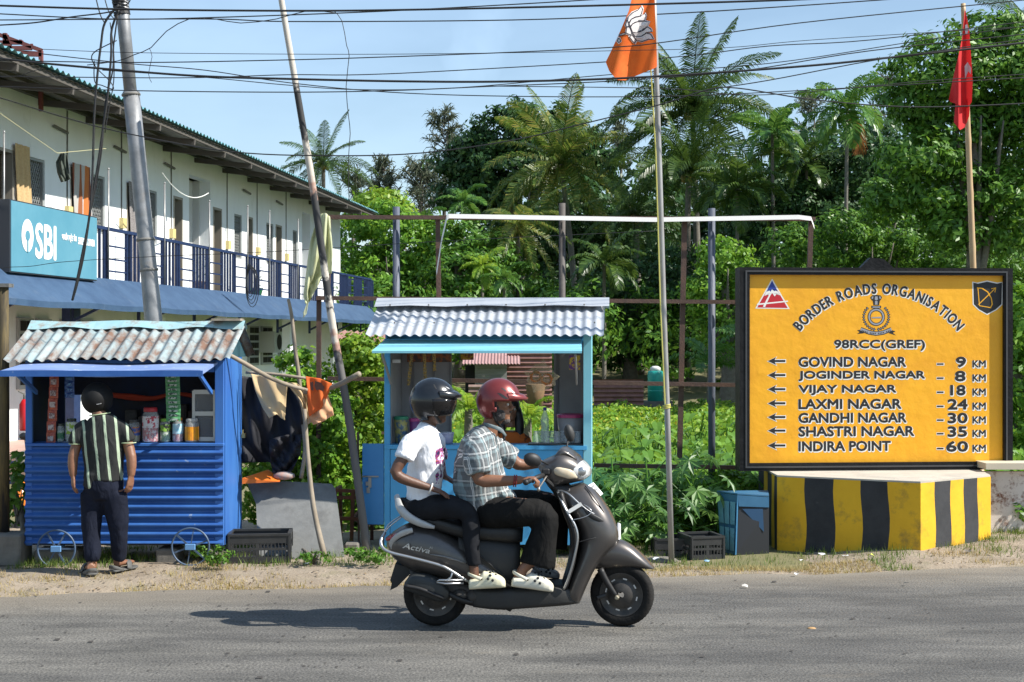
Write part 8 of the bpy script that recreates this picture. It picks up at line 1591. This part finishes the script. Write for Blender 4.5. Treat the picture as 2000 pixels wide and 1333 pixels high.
# trousers
tr_ = MB(); tr_.tube([S(915, 985), S(932, 1000), S(955, 1010)], [(.18, .12), (.19, .13), (.16, .09)], 18, side=(0, 1, 0)); tr_.tube([S(930, 997, -.09), S(985, 1002, -.14), S(1050, 1002, -.175), S(1066, 1012, -.18), S(1064, 1040, -.18), S(1056, 1075, -.18), S(1050, 1105, -.18)], [.105, .1, .088, .085, (.09, .088), (.085, .105), (.085, .118)], 18, smooth=2, side=(0, 1, 0)); tr_.tube([S(935, 988, .09), S(1010, 985, .13), S(1072, 985, .15), S(1086, 998, .15), S(1084, 1040, .15), S(1082, 1072, .15)], [.1, .095, .085, .08, (.08, .085), (.08, .09)], 18, smooth=2, side=(0, 1, 0))
cloth("trousers", tr_, wrinkle(M_TROUS, 9), RD, .011, 5, .010, 7, (1, 1, .4), 5)
clog("shoe", S(998, 1146, -.2), S(1080, 1157, -.2), .115, .105, M_CLOG, RD, S(998, 1146, -.2) * 0 + Vector((.12, 0, 1))); clog("shoe", S(1036, 1126, .15), S(1093, 1131, .14), .11, .075, pm("grey_clog", (.24, .24, .24), (.3, .3, .3), ns=9, rough=.6), RD)
# bracelets
m_ = MB()
for u in (1004, 1008): c = S(u, 940, -.288); m_.tube([c + Vector((.003 * math.sin(q), .036 * math.cos(q), .036 * math.sin(q))) for q in np.linspace(0, 6.28, 20)], .0045, 6, cap=False)
build("bracelet", m_, pm("red_thread", (.35, .02, .02), (.08, .02, .02), ns=40, rough=.8), RD, smooth=True)
# red helmet
M_RHEL = pm("red_helmet_paint", (.155, .02, .018), (.20, .03, .027), ns=2.5, rough=.32, metal=.35, coat=.4); M_HBLK = pm("helmet_black", (.012, .012, .013), rough=.5)
hcen = S(974, 783.5, 0); hr = (.149, .128, .150)
h1 = helmet_shell("helmet", hcen, hr, lambda x, y, z: z > -.80 - .0 * x and not (x > -.22 - .28 * z and z < .03) and not (z < -.45 and x > -.30), M_RHEL, RD)
m_ = MB(); rg = []
for q in np.linspace(-1.15, 1.15, 21):
    ya = hr[1] * math.sin(q); xa = hr[0] * math.cos(q); k = math.cos(q / 1.15 * 1.35)
    rg.append([hcen + Vector((xa * .90 + .0, ya * .97, .052)), hcen + Vector((xa * .98 + .02 * k, ya, .042)), hcen + Vector((xa * .95 + .055 * k, ya * .98, .018)), hcen + Vector((xa * .93 + .05 * k, ya * .96, .006)), hcen + Vector((xa * .9, ya * .93, .006))])
m_.loft(rg, cap=False, closed=True); build("peak", m_, M_RHEL, h1, smooth=True)
def hslot(pts, w_, hc_, hr_, mat, name, par, k=1.008):
    m2 = MB(); vs = []
    for x, z, ww in pts:
        for sg in (-1, 1):
            xx, zz = x, z + sg * ww; yy = -math.sqrt(max(.02, 1 - xx * xx - zz * zz)); vs.append(hc_ + Vector((xx * hr_[0] * k, yy * hr_[1] * k, zz * hr_[2] * k)))
    m2.loft([[vs[2 * i], vs[2 * i + 1]] for i in range(len(pts))], cap=False, closed=False); return build(name, m2, mat, par, smooth=True, fix=False)
hslot([(-.05, .36, .01), (.08, .30, .055), (.2, .22, .07), (.32, .15, .05), (.42, .12, .01)], 0, hcen, hr, M_HBLK, "vent", h1); hslot([(.12, .58, .01), (.2, .53, .035), (.3, .46, .03), (.34, .43, .01)], 0, hcen, hr, M_HBLK, "vent", h1)
hslot([(.5, .50, .01), (.58, .44, .05), (.68, .36, .05), (.74, .31, .01)], 0, hcen, hr, pm("helmet_badge", (.6, .52, .5), rough=.3), "badge", h1)
m_ = MB(); m_.tube([S(962, 800, -.092), S(968, 822, -.07), S(978, 834, -.03), S(983, 846, -.03), S(985, 862, -.04)], [(.003, .008)] * 5, 8, smooth=3, side=(0, 1, 0)); build("chin_strap", m_, M_HBLK, h1, smooth=True)
m_ = MB(); m_.ell(hcen + Vector((-.012, 0, -.0)), (.125, .112, .12), 24); m_.v = [v for v in m_.v]; m3 = MB(); m3.v = m_.v; m3.f = [f for f in m_.f if (sum((Vector(m_.v[i]) for i in f), Vector()) / 4 - hcen).x < -.02 and (sum((Vector(m_.v[i]) for i in f), Vector()) / 4 - hcen).z < .06]; build("padding", m3, M_HBLK, h1, smooth=True)
# ------------------------------------------------------------------ passenger
PG = thing("person", "passenger in black helmet and white printed T-shirt sitting behind the rider", "person", (S(830, 990).x, Y0, S(830, 1000).z))
hc2 = S(846, 794, 0); b_ = MB(); hf_ = Vector((1, -.2, 0)); head(b_, hc2, 1.0, hf_); b_.tube([S(842, 808), S(838, 828), S(834, 845)], [.05, .047, .06], 14)
b_.tube([S(834, 843), S(830, 862), S(832, 895), S(828, 945), S(826, 995)], [(.055, .06), (.125, .07), (.115, .085), (.105, .085), (.12, .10)], 18, side=(0, 1, 0))
wn_ = S(838, 953, -.215); b_.tube([S(826, 858, -.14), S(805, 866, -.175), S(788, 895, -.22), S(772, 922, -.245), S(785, 935, -.245), S(812, 945, -.23), wn_], [.045, .047, .041, .037, .036, .031, .023], 12, smooth=2)
hand(b_, wn_, Vector((1, .12, -.38)), Vector((-.35, .1, -1)), Vector((.1, 1, 0)), .17, (.12, .18, .15), .22, (.6, .1))
wf_ = S(868, 932, .2); b_.tube([S(838, 858, .14), S(850, 866, .175), S(858, 900, .22), S(862, 922, .23), wf_], [.045, .047, .04, .034, .023], 12, smooth=2); hand(b_, wf_, Vector((1, -.1, -.5)), Vector((-.35, -.1, -1)), Vector((.1, -1, 0)), .17, (.15, .2, .15), .15, (.5, .1))
b_.tube([S(820, 995, -.08), S(865, 992, -.14), S(910, 1002, -.19), S(915, 1050, -.2), S(926, 1112, -.21), S(926, 1132, -.21)], [.075, .055, .042, .036, .03, .032], 12, smooth=2); b_.tube([S(825, 990, .08), S(870, 990, .14), S(915, 1000, .19), S(918, 1050, .2), S(926, 1112, .21), S(926, 1132, .21)], [.075, .055, .042, .036, .03, .032], 12, smooth=2)
for dy in (-.21, .21): b_.tube([S(924, 1134, dy), S(955, 1142, dy), S(975, 1144, dy)], [(.026, .022), (.034, .018), (.026, .012)], 10)
skin("body", b_, M_SKIN2, PG, .006, 4); eyes(hc2, 1.0, hf_, PG)
def teeprint():
    m, nt, N, L, b = nodes("white_tee"); t = N.new("ShaderNodeTexCoord"); b.inputs['Roughness'].default_value = .85; s = N.new("ShaderNodeSeparateXYZ"); L.new(t.outputs['Object'], s.inputs[0])
    n1 = N.new("ShaderNodeTexNoise"); n1.inputs['Scale'].default_value = 22; n1.inputs['Detail'].default_value = 3; L.new(t.outputs['Object'], n1.inputs[0]); r = N.new("ShaderNodeValToRGB"); r.color_ramp.interpolation = 'CONSTANT'; e = r.color_ramp.elements
    seq = [(0, (.02, .02, .08)), (.40, (.25, .03, .18)), (.48, (.03, .025, .06)), (.54, (.55, .1, .04)), (.58, (.3, .12, .35)), (.64, (.78, .78, .8))]
    while len(e) < len(seq): e.new(.5)
    for i, (p_, c) in enumerate(seq): e[i].position = p_; e[i].color = (*c, 1)
    L.new(n1.outputs[0], r.inputs[0])
    # print region: a tall patch on the chest's right side
    def rng_(o, a0, a1):
        mr = N.new("ShaderNodeMapRange"); mr.interpolation_type = 'SMOOTHSTEP'; mr.inputs['From Min'].default_value = a0; mr.inputs['From Max'].default_value = a1; L.new(o, mr.inputs[0]); return mr.outputs[0]
    px = S(856, 900).x - (S(830, 990).x); z0 = S(0, 945).z - S(830, 1000).z; z1 = S(0, 868).z - S(830, 1000).z
    ms = [rng_(s.outputs[0], px - .035, px - .005), rng_(s.outputs[0], px + .075, px + .04), rng_(s.outputs[2], z0 - .01, z0 + .01), rng_(s.outputs[2], z1 + .01, z1 - .03)]
    o = ms[0]
    for q in ms[1:]: mu = N.new("ShaderNodeMath"); mu.operation = 'MULTIPLY'; L.new(o, mu.inputs[0]); L.new(q, mu.inputs[1]); o = mu.outputs[0]
    n2 = N.new("ShaderNodeTexNoise"); n2.inputs['Scale'].default_value = 13; n2.inputs['Detail'].default_value = 4; L.new(t.outputs['Object'], n2.inputs[0]); mu = N.new("ShaderNodeMath"); mu.operation = 'MULTIPLY'; L.new(o, mu.inputs[0]); L.new(n2.outputs[0], mu.inputs[1]); o = mu.outputs[0]
    nm = N.new("ShaderNodeMath"); nm.operation = 'GREATER_THAN'; nm.inputs[1].default_value = .45; L.new(o, nm.inputs[0])
    mm = N.new("ShaderNodeMix"); mm.data_type = 'RGBA'; mm.inputs['A'].default_value = (.80, .80, .82, 1); L.new(nm.outputs[0], mm.inputs['Factor']); L.new(r.outputs[0], mm.inputs['B']); L.new(mm.outputs['Result'], b.inputs['Base Color']); return m
sh = MB(); sh.tube([S(838, 829), S(833, 846), S(831, 868), S(834, 900), S(829, 945), S(826, 985)], [(.062, .055), (.14, .085), (.17, .108), (.165, .122), (.15, .122), (.155, .11)], 24, side=(0, 1, 0), smooth=2)
sh.tube([S(826, 856, -.12), S(806, 866, -.175), S(795, 883, -.205), S(789, 897, -.222)], [.06, .064, .063, .06], 16, smooth=2); sh.tube([S(838, 856, .12), S(850, 866, .175), S(856, 885, .21), S(858, 900, .222)], [.06, .064, .063, .06], 16, smooth=2)
cloth("tee_shirt", sh, wrinkle(teeprint()), PG, .010, 4, .017, 10, (1, 1, .7), 8)
tr_ = MB(); tr_.tube([S(812, 974), S(812, 985), S(826, 1000), S(845, 1008)], [(.155, .11), (.16, .12), (.165, .12), (.14, .07)], 18, side=(0, 1, 0)); 
for sg in (-1, 1): tr_.tube([S(822, 997, sg * .09), S(868, 990, sg * .15), S(908, 1000, sg * .195), S(918, 1015, sg * .2), S(920, 1050, sg * .205), S(926, 1105, sg * .21)], [.092, .082, .066, .062, .056, .046], 16, smooth=3)
cloth("jeans", tr_, pm("dark_denim", (.004, .0045, .006), (.011, .012, .016), ns=6, rough=.8, spec=.25), PG, .010, 5, .009, 12, (1, 1, .7), 11)
clog("shoe", S(916, 1152, -.215), S(988, 1148, -.215), .1, .112, pm("cream_clog", (.74, .70, .54), (.64, .6, .42), ns=9, rough=.6), PG, Vector((-.05, 0, 1))); clog("shoe", S(916, 1150, .215), S(988, 1150, .215), .1, .095, pm("cream_clog", (.74, .70, .54), rough=.6), PG)
m_ = MB(); c = S(841, 955, -.214); d_ = Vector((1, .1, -.4)).normalized(); a_ = d_.orthogonal().normalized(); bb_ = d_.cross(a_); m_.tube([c + a_ * .033 * math.cos(q) + bb_ * .033 * math.sin(q) for q in np.linspace(0, 6.28, 22)], .005, 8, cap=False); build("bangle", m_, pm("white_bangle", (.75, .72, .66), rough=.4), PG, smooth=True)
M_BHEL = pm("black_helmet_paint", (.006, .007, .009), (.010, .011, .013), ns=3, rough=.25, coat=.3)
hcen2 = S(845.5, 783.5, 0); hr2 = (.156, .132, .152)
h2 = helmet_shell("helmet", hcen2, hr2, lambda x, y, z: z > -.84 and not (x > .05 - .35 * z and z < -.0) and not (z < -.6 and x > -.2), M_BHEL, PG)
m_ = MB(); rg = []
for q in np.linspace(-1.25, 1.25, 21):
    ya = hr2[1] * math.sin(q); xa = hr2[0] * math.cos(q); k = max(0, math.cos(q / 1.25 * 1.45)); rg.append([hcen2 + Vector((xa * .90, ya * .98, .07)), hcen2 + Vector((xa * 1.0 + .01 * k, ya * 1.01, .058)), hcen2 + Vector((xa * .97 + .045 * k, ya, .034)), hcen2 + Vector((xa * .95 + .035 * k, ya * .98, .02)), hcen2 + Vector((xa * .9, ya * .95, .012))])
m_.loft(rg, cap=False, closed=True); build("peak", m_, M_BHEL, h2, smooth=True)
vz = helmet_shell("visor", hcen2 + Vector((.004, 0, 0)), (hr2[0] * 1.0, hr2[1] * 1.02, hr2[2]), lambda x, y, z: x > -.02 and -.62 < z < .08 and x > -.1 - .3 * z, pm("smoked_visor", (.012, .011, .011), rough=.08), h2, .004)
vb_ = vz.data.materials[0].node_tree.nodes["Principled BSDF"]; vb_.inputs['Alpha'].default_value = .85
hslot([(-.02, .06, .008), (.15, .10, .03), (.35, .13, .06), (.55, .17, .035), (.68, .21, .008)], 0, hcen2, hr2, M_HBLK, "vent", h2); hslot([(.05, .72, .01), (.1, .66, .06), (.16, .58, .05), (.2, .52, .01)], 0, hcen2, hr2, M_HBLK, "vent", h2); hslot([(.56, .62, .005), (.66, .56, .018), (.72, .52, .006)], 0, hcen2, hr2, pm("helmet_badge_pale", (.55, .55, .55), rough=.3), "badge", h2); hslot([(-.02, .03, .003), (.2, .0, .006), (.4, .0, .006), (.6, .05, .006), (.75, .12, .003)], 0, hcen2, hr2, pm("trim_grey", (.12, .12, .12), rough=.3), "trim_line", h2)
m_ = MB(); m_.tube([S(850, 812, -.10), S(858, 824, -.06), S(862, 828, 0)], [(.004, .011)] * 3, 8, smooth=3, side=(0, 1, 0)); build("chin_strap", m_, M_HBLK, h2, smooth=True)
m_ = MB(); m_.ell(hcen2 + Vector((-.02, 0, -.01)), (.125, .115, .118), 24); build("padding", m_, M_HBLK, h2, smooth=True) if False else None
# ------------------------------------------------------------------ man at the kiosk
YM = 11.42
Q = lambda u, v, dy=0.0: P(u, v, YM + dy)
MN = thing("person", "man in black helmet and striped polo shirt standing with his back turned at the kiosk", "person", (Q(200, 1110).x, YM, .0))
b_ = MB(); hc3 = Q(190, 778, .03); head(b_, hc3, 1.0, Vector((-.35, 1, 0))); b_.tube([Q(191, 795, .0), Q(194, 815, -.02), Q(197, 830, -.02)], [.055, .056, .075], 14)
b_.tube([Q(197, 826, -.02), Q(199, 845), Q(201, 890), Q(202, 940), Q(202, 970)], [(.07, .06), (.14, .08), (.13, .09), (.12, .09), (.135, .10)], 18, side=(1, 0, 0))
wl3 = Q(143, 930, -.05); b_.tube([Q(170, 835, -.01), Q(157, 842, -.01), Q(149, 872, -.01), Q(143, 893, -.03), Q(142, 912, -.04), wl3], [.034, .042, .043, .042, .039, .028], 12, smooth=2); hand(b_, wl3, Vector((.02, -.06, -1)), Vector((1, .5, .1)), Vector((-.4, 1, 0)), .165, (.22, .4, .35), .05, (.4, .5))
wr3 = Q(256, 930, -.05); b_.tube([Q(230, 835, -.01), Q(242, 842, -.01), Q(251, 872, -.01), Q(256, 893, -.03), Q(257, 912, -.04), wr3], [.034, .042, .043, .042, .039, .028], 12, smooth=2); hand(b_, wr3, Vector((-.1, -.06, -1)), Vector((-1, .5, .1)), Vector((.4, 1, 0)), .165, (.22, .4, .35), .05, (.4, .5))
fl_, fr_ = Q(180, 1106, -.1), Q(230, 1097, .06)
b_.tube([Q(186, 960), Q(180, 1010), Q(180, 1060, -.03), Q(180, 1100, -.08), fl_], [.09, .075, .058, .038, .04], 12, smooth=2); b_.tube([Q(220, 960), Q(228, 1010), Q(231, 1060, .03), Q(231, 1098, .06), fr_], [.09, .075, .058, .038, .04], 12, smooth=2)
b_.tube([fl_ + Vector((0, -.03, -.01)), fl_ + Vector((-.05, .08, -.02)), fl_ + Vector((-.08, .15, -.025))], [(.034, .03), (.042, .022), (.035, .014)], 10); b_.tube([fr_ + Vector((0, -.03, -.01)), fr_ + Vector((.05, .08, -.02)), fr_ + Vector((.07, .15, -.025))], [(.034, .03), (.042, .022), (.035, .014)], 10)
skin("body", b_, M_SKIN, MN, .006, 4); eyes(hc3, 1.0, Vector((-.35, 1, 0)), MN)
def polo():
    m, nt, N, L, b = nodes("striped_polo"); t = N.new("ShaderNodeTexCoord"); s = N.new("ShaderNodeSeparateXYZ"); L.new(t.outputs['Object'], s.inputs[0]); b.inputs['Roughness'].default_value = .9
    nz_ = N.new("ShaderNodeTexNoise"); nz_.inputs['Scale'].default_value = 6; L.new(t.outputs['Object'], nz_.inputs[0])
    a = N.new("ShaderNodeVectorMath"); a.operation = 'DOT_PRODUCT'; a.inputs[1].default_value = (11.6, 2.5, 1.25); L.new(t.outputs['Object'], a.inputs[0]); ad = N.new("ShaderNodeMath"); ad.operation = 'MULTIPLY_ADD'; ad.inputs[1].default_value = .16; L.new(nz_.outputs[0], ad.inputs[0]); L.new(a.outputs['Value'], ad.inputs[2]); f = N.new("ShaderNodeMath"); f.operation = 'FRACT'; L.new(ad.outputs[0], f.inputs[0])
    r = N.new("ShaderNodeValToRGB"); r.color_ramp.interpolation = 'CONSTANT'; e = r.color_ramp.elements; e[0].color = (.013, .014, .014, 1); e[1].position = .76; e[1].color = (.34, .42, .30, 1); L.new(f.outputs[0], r.inputs[0]); L.new(r.outputs[0], b.inputs['Base Color']); return m
sh = MB(); sh.tube([Q(194, 812, -.01), Q(197, 824, -.01), Q(200, 842), Q(202, 880), Q(203, 915), Q(202, 938)], [(.08, .07), (.145, .085), (.182, .105), (.165, .122), (.158, .122), (.164, .128)], 26, side=(1, 0, 0), smooth=2)
sh.tube([Q(172, 832, 0), Q(158, 841, 0), Q(152, 856, -.01), Q(149, 866, -.01)], [.06, .062, .06, .058], 16, smooth=2); sh.tube([Q(228, 832, 0), Q(240, 841, 0), Q(248, 856, -.01), Q(251, 864, -.01)], [.06, .062, .06, .058], 16, smooth=2)
sh.tube([Q(186, 925, -.02), Q(182, 953, -.02)], [(.085, .11), (.08, .10)], 16, side=(1, 0, 0))
cloth("polo_shirt", sh, wrinkle(polo()), MN, .010, 5, .012, 7, (1, 1, .6), 15)
m_ = MB(); M_EDGE = pm("polo_edge", (.42, .5, .3), rough=.9)
for c, r_ in ((Q(149.2, 866.5, -.01), .057), (Q(251, 864.5, -.01), .057)): m_.tube([c + Vector((r_ * math.cos(q), r_ * math.sin(q), -.004 - .0 * math.cos(q))) for q in np.linspace(0, 6.28, 26)], .0045, 6, cap=False)
m_.tube([Q(195, 811, -.01) + Vector((.082 * math.cos(q), .072 * math.sin(q), .004 + .012 * math.cos(q))) for q in np.linspace(0, 6.28, 26)], .0045, 6, cap=False); build("polo_edging", m_, M_EDGE, MN, smooth=True)
tr_ = MB(); tr_.tube([Q(202, 932), Q(202, 955), Q(203, 975)], [(.152, .12), (.16, .13), (.145, .11)], 20, side=(1, 0, 0)); tr_.tube([Q(184, 965), Q(179, 1010), Q(179, 1050, -.02), Q(180, 1085, -.07), Q(181, 1097, -.08)], [(.10, .11), .088, .072, .062, .05], 18, smooth=3); tr_.tube([Q(222, 965), Q(229, 1010), Q(232, 1050, .02), Q(232, 1085, .05), Q(231, 1095, .06)], [(.10, .11), .088, .072, .062, .05], 18, smooth=3)
cloth("track_pants", tr_, wrinkle(pm("navy_track_cloth", (.0055, .0075, .016), (.010, .013, .026), ns=8, rough=.9, spec=.2)), MN, .011, 5, .010, 9, (1, 1, .5), 21)
def sandal(c, dx, name="sandal"):
    d = Vector((dx, 1, 0)).normalized(); s = Vector((1, -dx, 0)).normalized(); m2 = MB(); rings = []
    for t, w_ in ((-.10, .03), (-.085, .042), (0, .05), (.1, .058), (.16, .05), (.2, .025)):
        rings.append([c + d * t + s * (w_ * math.cos(q) * 1.15) + Vector((0, 0, .012 * math.sin(q))) for q in np.linspace(0, 6.28, 16, endpoint=False)])
    m2.loft(rings); m2 = solid(m2, .006, 2); o = build(name, m2, pm("grey_sandal", (.075, .075, .07), (.1, .1, .095), ns=8, rough=.7), MN, smooth=True, fix=False); m3 = MB()
    m3.tube([c + d * .05 - s * .062, c + d * .07 - s * .04 + Vector((0, 0, .05)), c + d * .08 + Vector((0, 0, .065)), c + d * .07 + s * .04 + Vector((0, 0, .05)), c + d * .05 + s * .062], [(.03, .006)] * 5, 8, smooth=3, side=d); m3.tube([c - d * .02 - s * .055, c - d * .09 - s * .03 + Vector((0, 0, .03)), c - d * .1 + Vector((0, 0, .035)), c - d * .09 + s * .03 + Vector((0, 0, .03)), c - d * .02 + s * .055], [(.014, .005)] * 5, 8, smooth=3, side=(0, 0, 1)); build("strap", m3, pm("grey_sandal", (.085, .085, .08), rough=.7), o, smooth=True)
sandal(Vector((fl_.x - .015, fl_.y + .0, ground_z(fl_.x, fl_.y) + .022)), -.5); sandal(Vector((fr_.x + .015, fr_.y + .0, ground_z(fr_.x, fr_.y) + .022)), .45)
hcen3 = Q(190, 779, .02); hr3 = (.124, .14, .132)
h3 = helmet_shell("helmet", hcen3, hr3, lambda x, y, z: z > -.9 and not (y > .3 and -.7 < z < .15 and True), pm("matt_black_helmet", (.008, .008, .008), rough=.65, spec=.25), MN)
m_ = MB(); 
for i, (x, z) in enumerate(((.28, -.32), (.36, -.31), (.44, -.29), (.5, -.27))):
    y = -math.sqrt(1 - x * x - z * z); c = hcen3 + Vector((x * hr3[0], y * hr3[1], z * hr3[2])) * 1.0 ; m_.ell(hcen3 + Vector((x * hr3[0] * 1.005, y * hr3[1] * 1.005, z * hr3[2] * 1.005)), (.005, .002, .004), 8)
build("badge", m_, pm("badge_grey", (.35, .35, .35), rough=.4), h3)
# ------------------------------------------------------------------ kiosk keeper behind the counter
KP = thing("person", "person in orange and black clothes with long dark hair behind the pale blue kiosk's counter", "person", kp(.97, .42, 0)); b_ = MB(); cH = P(996, 800, 13.35); head(b_, cH, .95, Vector((.2, -1, 0))); b_.tube([cH - Vector((0, 0, .08)), cH - Vector((0, 0, .17))], [.05, .055], 12); tb_ = cH - Vector((0, 0, .2)); b_.tube([tb_, tb_ - Vector((0, 0, .1)), tb_ - Vector((0, 0, .45)), tb_ - Vector((0, 0, .75))], [(.06, .06), (.15, .08), (.14, .1), (.15, .12)], 16, side=(1, 0, 0))
for sg in (-1, 1): 
    b_.tube([tb_ + Vector((sg * .12, 0, -.07)), tb_ + Vector((sg * .19, .0, -.3)), tb_ + Vector((sg * .14, -.14, -.42))], [.045, .04, .03], 10, smooth=3); b_.tube([tb_ + Vector((sg * .08, 0, -.7)), tb_ + Vector((sg * .09, .02, -1.2))], [.08, .05], 10); hand(b_, tb_ + Vector((sg * .14, -.14, -.42)), Vector((-sg * .6, -.8, -.1)), Vector((0, 0, -1)), Vector((-sg, 0, 0)), .16, (.4, .5, .4))
skin("body", b_, M_SKIN, KP, .008, 4); eyes(cH, .95, Vector((.2, -1, 0)), KP); sh = MB(); sh.tube([tb_ + Vector((0, 0, -.01)), tb_ - Vector((0, 0, .08)), tb_ - Vector((0, 0, .45)), tb_ - Vector((0, 0, .78))], [(.08, .075), (.19, .10), (.17, .13), (.19, .15)], 18, side=(1, 0, 0), smooth=2)
for sg in (-1, 1): sh.tube([tb_ + Vector((sg * .12, 0, -.07)), tb_ + Vector((sg * .19, 0, -.26))], [.065, .058], 12)
cloth("orange_top", sh, pm("orange_black_cloth", (.55, .12, .015), (.02, .015, .012), ns=5, rough=.85, contrast=(.5, .53)), KP, .014, 4, .008, 8); hr_ = MB(); hr_.ell(cH + Vector((0, .02, .035)), (.095, .105, .1), 20); hr_.tube([cH + Vector((-.06, .03, 0)), cH + Vector((-.08, .0, -.16)), cH + Vector((-.07, -.06, -.36))], [.05, .045, .02], 12, smooth=3); hr_.tube([cH + Vector((.06, .03, 0)), cH + Vector((.09, .0, -.16)), cH + Vector((.08, -.08, -.36))], [.05, .045, .02], 12, smooth=3)
hr_ = solid(hr_, .012, 2); ruffle(hr_, .006, 25, (1, 1, .2)); build("hair", hr_, pm("black_hair", (.008, .007, .006), rough=.5), KP, smooth=True, fix=False)
